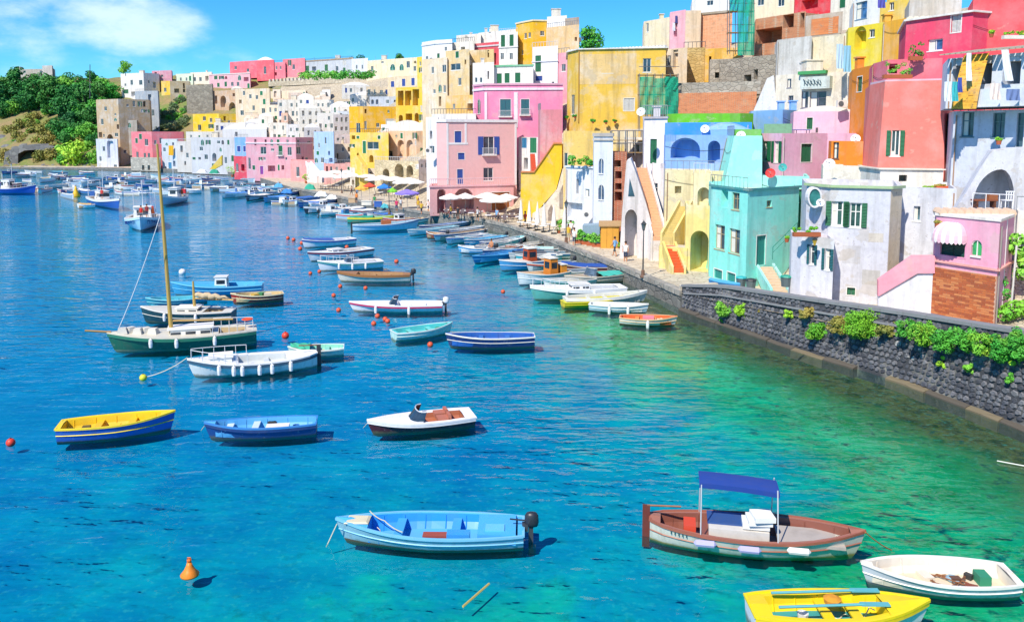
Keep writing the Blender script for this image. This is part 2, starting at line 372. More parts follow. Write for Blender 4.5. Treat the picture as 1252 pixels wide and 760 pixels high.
# sea bed and the coloured body of the water over it: olive rock by the wall, emerald, teal, then deep blue
xs = np.concatenate([np.arange(-1500, -200, 50.0), np.arange(-200, -40, 4.0), np.arange(-40, 40, 0.8), np.arange(40, 400, 20.0)]); ys = np.concatenate([np.arange(-200, 4, 20.0), np.arange(4, 80, 0.8), np.arange(80, 140, 3.0), np.arange(140, 420, 5.0), np.arange(420, 2200, 60.0)])
X, Y, F = gridmesh(xs, ys); S, _ = shore(X, Y)
keepw = (S[F] < 4.0).any(1)
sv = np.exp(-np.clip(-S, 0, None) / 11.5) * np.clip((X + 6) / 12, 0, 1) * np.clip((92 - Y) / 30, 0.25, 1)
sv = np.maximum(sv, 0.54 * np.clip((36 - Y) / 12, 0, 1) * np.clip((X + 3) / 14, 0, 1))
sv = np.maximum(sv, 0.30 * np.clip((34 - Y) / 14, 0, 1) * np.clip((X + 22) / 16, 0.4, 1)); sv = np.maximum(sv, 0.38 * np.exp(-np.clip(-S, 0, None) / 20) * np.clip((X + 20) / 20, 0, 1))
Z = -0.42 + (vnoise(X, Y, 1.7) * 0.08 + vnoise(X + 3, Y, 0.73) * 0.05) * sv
m_bed, nt, p = newmat('sea_bed')
nt.nodes.remove(p); out = [n for n in nt.nodes if n.type == 'OUTPUT_MATERIAL'][0]
at = N(nt, 'ShaderNodeAttribute', attribute_name='shallow', attribute_type='GEOMETRY'); sh = at.outputs['Fac']
nA = noise(nt, (1, 1, 1), 0.09, 5, 0.6); nB = noise(nt, (1, 1, 1), 0.38, 6, 0.68); nC = noise(nt, (1, 1, 1), 1.5, 5, 0.65); nD = noise(nt, (1, 1, 1), 4.5, 4, 0.6)
shn = M(nt, 'ADD', sh, M(nt, 'ADD', M(nt, 'MULTIPLY', M(nt, 'SUBTRACT', nA, 0.5), 0.42), M(nt, 'MULTIPLY', M(nt, 'SUBTRACT', nB, 0.5), 0.34)))
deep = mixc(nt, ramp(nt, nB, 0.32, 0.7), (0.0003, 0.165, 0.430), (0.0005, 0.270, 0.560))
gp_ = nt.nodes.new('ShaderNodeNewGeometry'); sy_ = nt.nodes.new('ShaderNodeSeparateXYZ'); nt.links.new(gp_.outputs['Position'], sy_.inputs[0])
deep = mixc(nt, ramp(nt, sy_.outputs[1], 32, 120, 0, 1), deep, (0.0005, 0.36, 0.72))  # far water painted brighter with distance, standing in for bright sky reflection
teal = mixc(nt, ramp(nt, nB, 0.32, 0.68), (0.001, 0.270, 0.400), (0.004, 0.430, 0.480))
green = mixc(nt, ramp(nt, nB, 0.32, 0.66), (0.001, 0.200, 0.050), (0.010, 0.520, 0.240))
olive = mixc(nt, ramp(nt, nC, 0.38, 0.62), (0.028, 0.045, 0.008), (0.150, 0.150, 0.035))
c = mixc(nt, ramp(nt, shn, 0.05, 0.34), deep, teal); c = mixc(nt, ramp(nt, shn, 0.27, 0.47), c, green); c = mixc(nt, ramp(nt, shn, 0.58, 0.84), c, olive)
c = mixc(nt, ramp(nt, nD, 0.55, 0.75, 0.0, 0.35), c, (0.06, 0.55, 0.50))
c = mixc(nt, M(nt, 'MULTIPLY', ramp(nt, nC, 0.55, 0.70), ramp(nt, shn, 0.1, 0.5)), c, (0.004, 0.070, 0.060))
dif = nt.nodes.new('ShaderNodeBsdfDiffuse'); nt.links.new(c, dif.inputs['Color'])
def waves(nt, st=0.30):
    wv = noise(nt, (0.62, 1.25, 1), 1.35, 1.6, 0.5); wv2 = noise(nt, (0.26, 0.5, 1), 1.0, 1.5, 0.5); wv3 = noise(nt, (0.8, 1.3, 1), 4.2, 1, 0.5)
    gust = ramp(nt, noise(nt, (1, 1, 1), 0.045, 3, 0.5), 0.36, 0.62, 0.35, 1.15)
    hh = M(nt, 'ADD', M(nt, 'MULTIPLY', wv, 0.62), M(nt, 'ADD', M(nt, 'MULTIPLY', wv2, 0.9), M(nt, 'MULTIPLY', wv3, 0.12)))
    bp = N(nt, 'ShaderNodeBump'); bp.inputs['Strength'].default_value = st; bp.inputs['Distance'].default_value = 0.55; hh = M(nt, 'MULTIPLY', hh, gust); nt.links.new(hh, bp.inputs['Height']); return bp.outputs[0]
nt.links.new(waves(nt, 0.22), dif.inputs['Normal']); nt.links.new(dif.outputs[0], out.inputs[0])
used = np.unique(F[keepw]); rem = -np.ones(len(X), int); rem[used] = np.arange(len(used))
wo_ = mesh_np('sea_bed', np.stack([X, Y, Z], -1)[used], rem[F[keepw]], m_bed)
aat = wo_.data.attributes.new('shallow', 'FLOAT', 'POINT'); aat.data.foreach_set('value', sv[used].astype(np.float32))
# water surface: clear, tinted, with ripples that mirror the town
m_w, nt, p = newmat('sea_water'); nt.nodes.remove(p); out = [n for n in nt.nodes if n.type == 'OUTPUT_MATERIAL'][0]
tr = nt.nodes.new('ShaderNodeBsdfTransparent'); tr.inputs[0].default_value = (0.80, 0.95, 0.97, 1)
gl = nt.nodes.new('ShaderNodeBsdfGlossy'); gl.inputs['Roughness'].default_value = 0.02
nrm_ = waves(nt); nt.links.new(nrm_, gl.inputs['Normal']); fr = N(nt, 'ShaderNodeFresnel', i_IOR=1.33); nt.links.new(nrm_, fr.inputs['Normal'])
mx2 = nt.nodes.new('ShaderNodeMixShader'); dfs = nt.nodes.new('ShaderNodeBsdfDiffuse'); dfs.inputs[0].default_value = (0.002, 0.26, 0.36, 1); nt.links.new(nrm_, dfs.inputs['Normal'])
mx1 = nt.nodes.new('ShaderNodeMixShader'); mx1.inputs[0].default_value = 0.05; nt.links.new(tr.outputs[0], mx1.inputs[1]); nt.links.new(dfs.outputs[0], mx1.inputs[2])
nt.links.new(M(nt, 'MULTIPLY', fr.outputs[0], 1.0), mx2.inputs[0]); nt.links.new(mx1.outputs[0], mx2.inputs[1]); nt.links.new(gl.outputs[0], mx2.inputs[2]); nt.links.new(mx2.outputs[0], out.inputs[0])
xs = np.concatenate([np.arange(-1500, -200, 100.0), np.arange(-200, 60, 10.0), np.arange(60, 400, 40.0)]); ys = np.concatenate([np.arange(-200, 420, 10.0), np.arange(420, 2200, 120.0)])
X, Y, F = gridmesh(xs, ys); S, _ = shore(X, Y); keepw = (S[F] < 6.0).any(1); used = np.unique(F[keepw]); rem = -np.ones(len(X), int); rem[used] = np.arange(len(used))
mesh_np('sea_water', np.stack([X, Y, X * 0], -1)[used], rem[F[keepw]], m_w)

# quay: paved strip along the shoreline
m_pave = stonemat('d6cab4', 'bfb098', 1.5, '8f8370', 0.04)
m_edge = stonemat('8b8a84', '6f6e6a', 1.2)
mb = MB(); P = [Vector((a, b, c)) for a, b, c in SH]
nrm = []
for i in range(len(P)):
    d = (P[min(i + 1, len(P) - 1)] - P[max(i - 1, 0)]); d.z = 0; d.normalize(); nrm.append(Vector((d.y, -d.x, 0)))
def inland(i, dist, z=None):
    q = P[i] + nrm[i] * dist; return Vector((q.x, q.y, P[i].z if z is None else z))
q0, q1 = 6, 18    # promenade stretch of the shoreline
rows = [[inland(i, 0.0), inland(i, 3.0), inland(i, 8.0), inland(i, 13.0)] for i in range(2, 23)]
mb.grid(rows, flip=False)
mq = struct('quay_pavement', mb, m_pave)
# make sure the pavement looks up
if mq.data.polygons[10].normal.z < 0: mq.data.flip_normals()
mb = MB()
for i in range(7, 22):
    a, b = P[i], P[i + 1]
    mb.quad((a.x, a.y, -2), (b.x, b.y, -2), (b.x, b.y, b.z - 0.02), (a.x, a.y, a.z - 0.02))
struct('quay_wall', mb, m_edge)
# coping blocks along the quay edge, one by one while they can be told apart
qc = thing('quay_coping', 'grey stone coping blocks lining the edge of the harbour promenade', 'quay edge', (P[8].x, P[8].y, 1.1))
m_cop = [stonemat('a9a49a', '8d8880', 0.9), stonemat('b8b2a6', '98928a', 0.9)]
far = MB(); n = 0
for i in range(7, 16):
    a, b = P[i], P[i + 1]; d = b - a; Ld = d.length; u = d.normalized(); w = Vector((u.y, -u.x, 0)); k = max(1, int(Ld / 1.25)); st = Ld / k
    for j in range(k):
        m = MB() if i < 12 else far
        h = 0.17 + random.uniform(-.015, .02)
        m.obox(a + u * (j * st + 0.02) - w * random.uniform(0.06, 0.10) + Vector((0, 0, -0.22 + 0.004)), u * (st - 0.05), w * 0.62, Vector((0, 0, h + 0.2)))
        if i < 12: obj('coping_block', m, m_cop[random.randrange(2)], qc)
o_ = obj('coping_blocks', far, m_cop[0], qc); o_['kind'] = 'stuff'

# ------------------------------------------------------------------ the dark lava-stone sea wall on the right
wall = thing('sea_wall', 'dark lava stone retaining wall rising from the water on the right', 'wall', (P[5].x, P[5].y, 0))
WP = [P[i].copy() for i in range(7, 0, -1)]       # from its low left end to the right, beyond the frame
# top of the wall (parapet) along it
wl = [0.0]
for a, b in zip(WP[:-1], WP[1:]): wl.append(wl[-1] + (Vector((b.x - a.x, b.y - a.y, 0))).length)
TOPZ = [1.70, 2.42, 3.02, 3.45, 4.0, 4.5, 4.6]
def wpt(l, z, out=0.0):
    for i in range(len(wl) - 1):
        if l <= wl[i + 1] or i == len(wl) - 2:
            t = (l - wl[i]) / (wl[i + 1] - wl[i]); a, b = WP[i], WP[i + 1]; d = Vector((b.x - a.x, b.y - a.y, 0)).normalized()
            o = Vector((d.y, -d.x, 0)); q = a.lerp(b, t)           # outward: towards the water
            return Vector((q.x, q.y, z)) + o * (out - 0.06 * z)
def wtop(l): return float(np.interp(l, wl, TOPZ))
LW = min(wl[-1], 46.0)
core = MB(); ls = np.arange(0, LW + 0.01, 1.0)
core.grid([[wpt(l, -1.2), wpt(l, wtop(l) * 0.5), wpt(l, wtop(l) - 0.1)] for l in ls])
core.grid([[wpt(l, wtop(l) - 0.1), wpt(l, wtop(l) - 0.1, -0.5), wpt(l, wtop(l) - 1.2, -0.5)] for l in ls])
m_mort, nt, p = newmat('wall_mortar'); n1 = noise(nt, (1, 1, 1), 0.7, 5); n2 = noise(nt, (1, 1, 1), 5, 4)
nt.links.new(mixc(nt, ramp(nt, n1, 0.5, 0.66), lin('3f4146'), lin('8a8880')), p.inputs['Base Color']); p.inputs['Roughness'].default_value = 1; bumpn(nt, p, n2, 0.5, 0.05)
obj('mortar_core', core, m_mort, wall)
m_lava = []
for i, (c1, c2) in enumerate((('484b54', '686b74'), ('3a3c44', '585b63'), ('54575f', '7a7c82'), ('62636a', '86868a'))):
    m, nt, p = newmat('lava_stone_%d' % i); n1 = noise(nt, (1, 1, 1), 3.0, 6, 0.7); n2 = noise(nt, (1, 1, 1), 14, 4, 0.7)
    a = mixc(nt, ramp(nt, n1, 0.35, 0.7), lin(c1), lin(c2)); nt.links.new(mixc(nt, ramp(nt, n2, 0.5, 0.8, 0, 0.5), a, lin('2b2d33')), p.inputs['Base Color'])
    p.inputs['Roughness'].default_value = 0.85; bumpn(nt, p, M(nt, 'ADD', n1, M(nt, 'MULTIPLY', n2, 0.4)), 0.8, 0.08); m_lava.append(m)
m_white, nt, p = newmat('salt_stained_stone'); n1 = noise(nt, (1, 1, 0.3), 3.0, 5, 0.7)
nt.links.new(mixc(nt, ramp(nt, n1, 0.42, 0.58), lin('4a4d55'), lin('b4b4b2')), p.inputs['Base Color']); p.inputs['Roughness'].default_value = 0.9
stones = []; rw = random.Random(5)
zrow = 0.22; r = 0
while zrow < 4.2:
    rh = rw.uniform(0.20, 0.27); l = rw.uniform(0, 0.3) + (0.2 if r % 2 else 0)
    while l < LW - 0.4:
        w = rw.uniform(0.22, 0.40); top = wtop(l) - 0.12
        if zrow + rh * 0.6 < top:
            stones.append((l, zrow + 0.05 * math.sin(l * 0.6 + r), w, rh))
        l += w + 0.035
    zrow += rh + 0.028; r += 1
stones.sort(key=lambda s: -(s[2] * s[3]) / (wpt(s[0], s[1]).y ** 2) if wpt(s[0], s[1]).y > 28 and 0.1 < s[0] else 0)
rest = [MB() for _ in range(4)]
for i, (l, z, w, h) in enumerate(stones):
    m = MB() if i < 298 else rest[i % 4]; k = 6; out = []; inn = []
    pr = rw.uniform(0.04, 0.09)
    cxy = ((0, .5), (.12, .02), (.6, -.04), (1, .35), (.9, .97), (.35, 1.03))
    for (a, b) in cxy:
        a += rw.uniform(-.07, .07); b += rw.uniform(-.09, .09)
        out.append(wpt(max(0, l + a * w), z + b * h, 0.0)); inn.append(wpt(max(0, l + (0.5 + (a - .5) * .72) * w), z + (0.5 + (b - .5) * .72) * h, pr + rw.uniform(-.015, .015)))
    m.add(out + inn, [(5, 4, 3, 2, 1, 0)] + [(j, (j + 1) % 6, 6 + (j + 1) % 6, 6 + j) for j in range(6)] + [(6, 7, 8, 9, 10, 11)])
    if i < 298:
        stain = 16.3 < l < 20.3 and z < 1.9 - abs(l - 18.3) * 0.3 and rw.random() < 0.6
        obj('stone', m, m_white if stain else m_lava[rw.randrange(4)], wall)
for k in range(4):
    o_ = obj('stones', rest[k], m_lava[k], wall); o_['kind'] = 'stuff'
# coping slabs, string course and the worn concrete foot
l = 0.0; m_ccop = plain('8b8d90', 0.9, 0.35, scale=2.0, bump=0.4); m_foot = plain('7a6f58', 0.9, 0.5, scale=1.6, bump=0.6); m_foot2 = plain('59534a', 0.9, 0.5, scale=1.6, bump=0.6)
while l < LW - 1.4:
    w = 1.3; m = MB(); A, B = l + 0.01, l + w - 0.01
    vs = [wpt(A, wtop(A) - .12, .10), wpt(B, wtop(B) - .12, .10), wpt(B, wtop(B) - .12, -.55), wpt(A, wtop(A) - .12, -.55)]
    dz = Vector((0, 0, 0.15 + rw.uniform(0, .02))); m.add(vs + [v + dz for v in vs], [(3, 2, 1, 0), (4, 5, 6, 7), (0, 1, 5, 4), (1, 2, 6, 5), (2, 3, 7, 6), (3, 0, 4, 7)])
    obj('coping_slab', m, m_ccop, wall); l += w
m = MB()
def band(m, l0, l1, f, zlo, zhi, out, step=0.5):
    ls = np.arange(l0, l1 + 0.01, step); m.grid([[wpt(x, f(x) + zlo, 0.0), wpt(x, f(x) + zlo, out), wpt(x, f(x) + zhi, out), wpt(x, f(x) + zhi, 0)] for x in ls])
band(m, 0.4, 22, lambda x: wtop(x) - 0.62 - 0.006 * x, 0, 0.10, 0.14); obj('string_course', m, m_ccop, wall)
l = 0.2
while l < LW - 2:
    w = rw.uniform(1.5, 2.6); m = MB(); pr = rw.uniform(0.22, 0.36)
    if not (16.5 < l + w / 2 < 17.9):
        ls = np.linspace(l, l + w - 0.03, 5); hz = rw.uniform(0.05, 0.14)
        prof = [(-0.5, pr), (hz * .6, pr + .03), (hz, pr - .06), (hz + .05, 0.0)]
        m.grid([[wpt(x, z + rw.uniform(-.02, .02), o + rw.uniform(-.03, .03)) for z, o in prof] for x in ls])
        for x in (ls[0], ls[-1]): m.poly([wpt(x, z, o) for z, o in prof] + [wpt(x, -.5, 0)])
        obj('footing_block', m, m_foot if rw.random() < 0.5 else m_foot2, wall)
    l += w
# the promenade's end wall where the sea wall begins
m = MB(); a = wpt(0.0, 0); b = Vector((a.x, a.y, 0)) + nrm[7] * 3.2
m.obox((a.x, a.y + 0.25, -0.5), Vector((3.0, 1.0, 0)), Vector((0, 0.35, 0)), Vector((0, 0, 2.12)))
tag(obj('low_wall', m, stucco('cfc4b0', 0.4), at=(a.x, a.y, 0)), 'low rendered wall closing the promenade at the sea wall', 'wall')

# ------------------------------------------------------------------ foliage
LEAF = dict(dark=leafmat('41903a', '2a703a', 'leaf_dark'), mid=leafmat('74c844', '4aa444', 'leaf_mid', '9cc84a'), bright=leafmat('a4dc3c', '6cc044', 'leaf_bright', 'c8d448'), dry=leafmat('9aa050', 'b59a48', 'leaf_dry', '7a8f3c'), grey=leafmat('8a9c70', '6c8a60', 'leaf_grey'))
def leaves(mb, clumps, n, size, rnd):
    tot = sum(c[3] ** 2 for c in clumps)
    for (cx, cy, cz, r) in clumps:
        for _ in range(max(3, int(n * r * r / tot))):
            while True:
                d = Vector((rnd.uniform(-1, 1), rnd.uniform(-1, 1), rnd.uniform(-1, 1)))
                if 0.05 < d.length < 1: break
            d = d.normalized() * (d.length ** 0.4); p = Vector((cx, cy, cz)) + Vector((d.x * r, d.y * r, d.z * r * 0.8))
            nn = (d + Vector((rnd.uniform(-.8, .8), rnd.uniform(-.8, .8), rnd.uniform(-.3, 1.0)))).normalized()
            a = nn.orthogonal().normalized(); a = (Matrix.Rotation(rnd.uniform(0, 6.3), 3, nn) @ a); b = nn.cross(a); s = size * rnd.uniform(.6, 1.4)
            mb.add([p - a * s, p + b * s * .55, p + a * s, p - b * s * .55], [(0, 1, 2, 3)])
def crown_clumps(w, h, n, rnd, base=0.0):
    out = []
    for _ in range(n):
        t = rnd.random(); z = base + h * t; rr = w / 2 * (math.sin(math.pi * min(0.93, max(.12, t * .85 + .12))) ** .7)
        ang = rnd.uniform(0, 6.3); q = rr * math.sqrt(rnd.random()) * .85
        out.append((q * math.cos(ang), q * math.sin(ang), z, w * rnd.uniform(.16, .27)))
    return out
TREES = {}
m_bark = plain('5a4634', 0.9, 0.4)
def tree_proto(kind, h, w, leafm, n, size, trunk=0.3):
    rnd = random.Random(hash((h, w, n)) % 1000); t = thing(kind, '', '', (0, 0, 0))
    m = MB(); m.tube([(0, 0, -1.5), (0.05 * h, 0, h * .25), (.02 * h, .03 * h, h * .6), (0, 0, h * .85)], [h * .035, h * .028, h * .018, h * .006], 6)
    for _ in range(5):
        a = rnd.uniform(0, 6.3); z = h * rnd.uniform(.25, .6); m.tube([(.03 * h, 0, z), (math.cos(a) * w * .22, math.sin(a) * w * .22, z + h * .14), (math.cos(a) * w * .38, math.sin(a) * w * .38, z + h * .2)], [h * .014, h * .009, h * .003], 5)
    obj('trunk', m, m_bark, t, local=True)
    m = MB(); leaves(m, crown_clumps(w, h * (1 - trunk), 16, rnd, h * trunk), n, size, rnd); obj('crown', m, LEAF[leafm], t, local=True)
    return t
used_protos = set()
def plant_tree(proto, loc, s, label, group=None, cat='tree', rz=None):
    if proto.name in used_protos: o = copy_tree(proto)
    else: o = proto; used_protos.add(proto.name)
    o.location = loc; o.rotation_euler = (0, 0, random.uniform(0, 6.3) if rz is None else rz); o.scale = (s, s, s * random.uniform(.9, 1.1)); tag(o, label, cat, group); return o
TP = [tree_proto('broadleaf_tree', 9, 9, 'dark', 1500, .42), tree_proto('broadleaf_tree', 8, 8, 'mid', 1400, .40), tree_proto('evergreen_tree', 11, 7, 'dark', 1500, .40), tree_proto('bush', 3.2, 4.5, 'mid', 700, .3, .05), tree_proto('bush', 3, 5, 'dry', 600, .3, .05), tree_proto('bush', 3.4, 5, 'bright', 800, .3, .05), tree_proto('bush', 2.6, 4, 'grey', 600, .26, .05)]
used_protos.clear()
GRP = 'trees on the green slope at the left'
TL = {0: 'dark green broadleaf tree on the wooded slope left of the town', 1: 'mid green leafy tree on the wooded slope left of the town', 2: 'tall dark evergreen on the wooded slope left of the town', 3: 'low green bush on the slope left of the town', 4: 'dry yellow green bush on the bare slope above the rocks', 5: 'bright green bush', 6: 'grey green scrub bush on the slope between wall and houses'}
rt = random.Random(21)
slope_trees = [(8, 120, 0, 1.5), (22, 112, 2, 1.4), (36, 122, 0, 1.1), (48, 118, 0, 1.5), (62, 122, 2, 1.5), (72, 118, 0, 1.2), (84, 110, 1, 1.3), (96, 118, 0, 1.2), (104, 110, 1, 1.3), (116, 114, 1, 1.2), (128, 108, 1, 1.2), (138, 112, 1, 1.2),
    (4, 140, 0, 1.3), (18, 138, 0, 1.2), (54, 136, 2, 1.3), (68, 140, 0, 1.3), (80, 138, 2, 1.4), (92, 134, 0, 1.2), (106, 132, 2, 1.3), (118, 134, 1, 1.1), (10, 152, 3, 1.5), (76, 156, 0, 1.0), (88, 152, 2, 1.0), (100, 160, 1, .9), (112, 152, 3, 1.5), (84, 168, 0, .8), (74, 174, 3, 1.2), (108, 170, 3, 1.3), (116, 162, 3, 1.3), (80, 184, 3, 1.3), (120, 178, 3, 1.2), (112, 184, 3, 1.2), (-20, 118, 0, 1.5), (-40, 120, 1, 1.5), (-18, 142, 0, 1.3), (30, 108, 0, 1.2), (60, 104, 0, 1.2), (90, 104, 0, 1.2), (112, 104, 2, 1.0), (76, 102, 1, 1.2),(2,108,1,1.3),(14,104,0,1.2),(44,108,2,1.1),(122,124,2,1.1),(100,124,0,1.2)]
for (px, py, k, s) in slope_trees:
    if (36 < px < 72 and py > 130) or (px < 30 and py > 136): continue
    q = T(px, py + 15); plant_tree(TP[k], (q.x, q.y, q.z - .6), s * 1.0, TL[k], GRP)
for (px, py, k, s) in [(12, 165, 4, 1.2), (24, 158, 4, 1.3), (36, 150, 4, 1.1), (40, 162, 4, 1.4), (50, 166, 4, 1.3), (60, 158, 4, 1.2), (64, 170, 4, 1.2), (6, 196, 4, 1.3), (16, 199, 4, 1.0), (50, 197, 4, 1.2), (62, 194, 4, 1.3), (44, 145, 4, 1.0), (56, 178, 4, 1.1), (46, 176, 4, 1.0), (30, 172, 4, .9),(20,172,4,1.2),(70,184,4,1.2),(96,178,4,1.2),(104,186,4,1.0)]:
    q = T(px, py); plant_tree(TP[k], (q.x, q.y, q.z - .3), s, TL[k], 'bushes on the dry slope at the left')
for i in range(26):
    px, py = rt.uniform(-8, 72), rt.uniform(128, 176); q = T(px, py); plant_tree(TP[rt.choice([3, 4, 4])], (q.x, q.y, q.z - .4), rt.uniform(.5, .95), 'scrubby bush on the brown cliff above the cave', 'bushes on the brown cliff above the cave', cat='bush')
for (px, py, k, s) in [(4, 146, 0, .9), (16, 142, 1, .9), (28, 138, 0, .9), (76, 166, 0, .9), (86, 176, 1, .9), (96, 170, 0, .9), (104, 160, 0, 1.0), (112, 170, 1, .9), (116, 180, 0, .7), (108, 188, 1, .6), (80, 150, 0, 1.0), (92, 146, 0, 1.0), (72, 142, 1, .9), (118, 152, 0, .9), (126, 140, 1, .9), (100, 150, 1, 1.0), (60, 140, 0, .7), (36, 132, 1, .8), (50, 128, 0, .9)]:
    q = T(px, py); plant_tree(TP[k], (q.x, q.y, q.z - .6), s, TL[k], GRP)
q = T(92, 201); plant_tree(TP[5], (q.x, q.y - 1, q.z), 2.3, 'big bright green bush right at the water below the wooded slope', cat='bush')
q = T(155, 88); plant_tree(TP[5], (q.x, q.y - 1, q.z), 1.0, 'small green shrub at the foot of the pale hilltop block', cat='bush')
for i in range(34):
    px = rt.uniform(180, 236); py = rt.uniform(max(122, 158 - (px - 172) * .75), 160)
    q = T(px, py); plant_tree(TP[6 if rt.random() < .7 else 3], (q.x, q.y, q.z - .2), rt.uniform(.6, 1.0), TL[6] if True else '', 'scrub on the slope behind the yellow house')
# ------------------------------------------------------------------ house builder
M_ROOF = lambda: plain('c9c2b4', 0.9, 0.4, scale=1.5)
GREEN, BLUE = '1f7a52', '2454b4'
hr = random.Random(77)
def isect(px, py, A, u, n):
    """ray through a pixel onto the vertical plane through A along u -> (distance along u, z)"""
    d = ray(px, py); dn = d.x * n.x + d.y * n.y
    t = (A.x * n.x + A.y * n.y) / dn; q = Vector((0, 0, CH)) + d * t
    return (q.x - A.x) * u.x + (q.y - A.y) * u.y, q.z
def clean(name): return name
def shutter_box(F, u0, u1, z0, z1, out, th=0.05):
    m = MB(); m.obox(F(u0, z0, -out), F(u1, z0, -out) - F(u0, z0, -out), F(u0, z0, -out - th) - F(u0, z0, -out), Vector((0, 0, z1 - z0))); return m
def balcony(F, u0, u1, z, parent, depth=0.7, col='e8e6e0', rail='d8dadb', solid=None):
    m = MB(); m.obox(F(u0, z - .16, 0.02), F(u1, z - .16, .02) - F(u0, z - .16, .02), F(u0, z - .16, -depth) - F(u0, z - .16, .02), Vector((0, 0, .16)))
    b = obj('balcony', m, stucco(col, .25), parent); m = MB()
    if solid:
        t = .08
        m.obox(F(u0, z, -depth + t), F(u1, z, 0) - F(u0, z, 0), F(u0, z, -t) - F(u0, z, 0), Vector((0, 0, .9)))
        for uu in (u0, u1 - t): m.obox(F(uu, z, 0.01), F(uu + t, z, 0) - F(uu, z, 0), F(uu, z, -depth + t) - F(uu, z, 0), Vector((0, 0, .9)))
        obj('parapet', m, stucco(solid, .25), b); return b
    r = 0.022
    n = max(3, int((u1 - u0) / .16))
    for k in range(n + 1):
        uu = u0 + .03 + (u1 - u0 - .06) * k / n; m.tube([F(uu, z, -depth + .05), F(uu, z + .92, -depth + .05)], r * .7, 4)
    for dd in (0.12, 0.35): 
        for uu in (u0 + .03, u1 - .03): m.tube([F(uu, z, -depth + dd), F(uu, z + .92, -depth + dd)], r * .7, 4)
    m.tube([F(u0 + .03, z + .93, 0), F(u0 + .03, z + .93, -depth + .05), F(u1 - .03, z + .93, -depth + .05), F(u1 - .03, z + .93, 0)], r * 1.2, 4)
    m.tube([F(u0 + .03, z + .12, -depth + .05), F(u1 - .03, z + .12, -depth + .05)], r, 4)
    obj('railing', m, plain(rail, .5, .2), b); return b
def add_window(F, u0, u1, z0, z1, kind, h, o, near):
    """everything that fills one opening; F(u, z, d): point on the facade, d metres into the wall"""
    k = kind[0]; rec = 0.22 if near else 0.14; fr = 0.07 if (u1 - u0) > .5 else .05
    col = o.get(kind) or {'w': 'f0f0ea', 'g': GREEN, 'G': 'eceade', 'b': BLUE, 'B': 'f2f2f0', 'd': GREEN, 'D': '6b4a34', 'x': 'e6e6e2', 'A': 'eae8e0', 'o': GREEN, 'p': '7a4a2a'}.get(k, 'e8e4da')
    ar = k in 'aA'
    def rect(m, a, b, c, d, dep, th=.05): m.obox(F(a, c, dep + th), F(b, c, dep) - F(a, c, dep), F(a, c, dep - th) - F(a, c, dep), Vector((0, 0, d - c)))
    if k in 'av': return
    if k in 'gbxdDp':     # closed leaves
        fm = MB(); 
        for a, b, c, d in ((u0 - fr, u0, z0, z1 + fr), (u1, u1 + fr, z0, z1 + fr), (u0, u1, z1, z1 + fr)): rect(fm, a, b, c, d, -.012, .03)
        if k not in 'dDp' : rect(fm, u0 - fr, u1 + fr, z0 - fr, z0, -.02, .05)
        w = obj('door' if k in 'dDp' else 'window', fm, stucco(o.get('frame', 'f0eee8'), .1), h)
        mid = (u0 + u1) / 2
        for a, b in (((u0, mid - .01), (mid + .01, u1)) if (u1 - u0) > .45 else ((u0, u1),)):
            m = MB(); rect(m, a + .005, b - .005, z0 + .005, z1 - .005, rec * .45, .04)
            obj('door_leaf' if k in 'dDp' else 'shutter', m, louvre(col) if k in 'gbx' else plain(col, .5, .25), w)
        return
    fm = MB()
    for a, b, c, d in ((u0, u0 + fr, z0, z1), (u1 - fr, u1, z0, z1), (u0 + fr, u1 - fr, z0, z0 + fr), (u0 + fr, u1 - fr, z1 - fr, z1)): rect(fm, a, b, c, d, rec * .6, .03)
    if (u1 - u0) > .5: rect(fm, (u0 + u1) / 2 - .03, (u0 + u1) / 2 + .03, z0 + fr, z1 - fr, rec * .6, .025)
    if near and (z1 - z0) > 1.0: rect(fm, u0 + fr, u1 - fr, z0 + (z1 - z0) * .62, z0 + (z1 - z0) * .62 + .05, rec * .6 - .003, .02)
    rect(fm, u0 - .08, u1 + .08, z0 - .08, z0 - .002, -.03, .06)
    w = obj('window', fm, plain('f2f0ea' if k not in 'wA' else col, .45, .12), h)
    m = MB(); rect(m, u0 + .01, u1 - .01, z0 + .01, z1 - .01, rec * .6 + .045, .008); obj('pane', m, glass(o.get('glass', '31434f')), w)
    if k in 'GoB':
        sw = (u1 - u0) * .5
        sc = {'G': GREEN, 'o': GREEN, 'B': BLUE}[k]; sc = o.get('sh', sc)
        for a, b in ((u0 - sw, u0 - .02), (u1 + .02, u1 + sw)): obj('shutter', shutter_box(F, a, b, z0, z1, .015), louvre(sc), w)
    if near and hr.random() < .6 and k in 'wG':
        m = MB(); n_ = 7; cw = (u1 - u0) * .36
        m.grid([[F(u0 + fr + cw * i / n_, zz, rec * .6 + .032 - .005 * (i % 2)) for i in range(n_ + 1)] for zz in (z0 + fr, z1 - fr)]); obj('curtain', m, plain('e9e4d6', .9, .1), w)
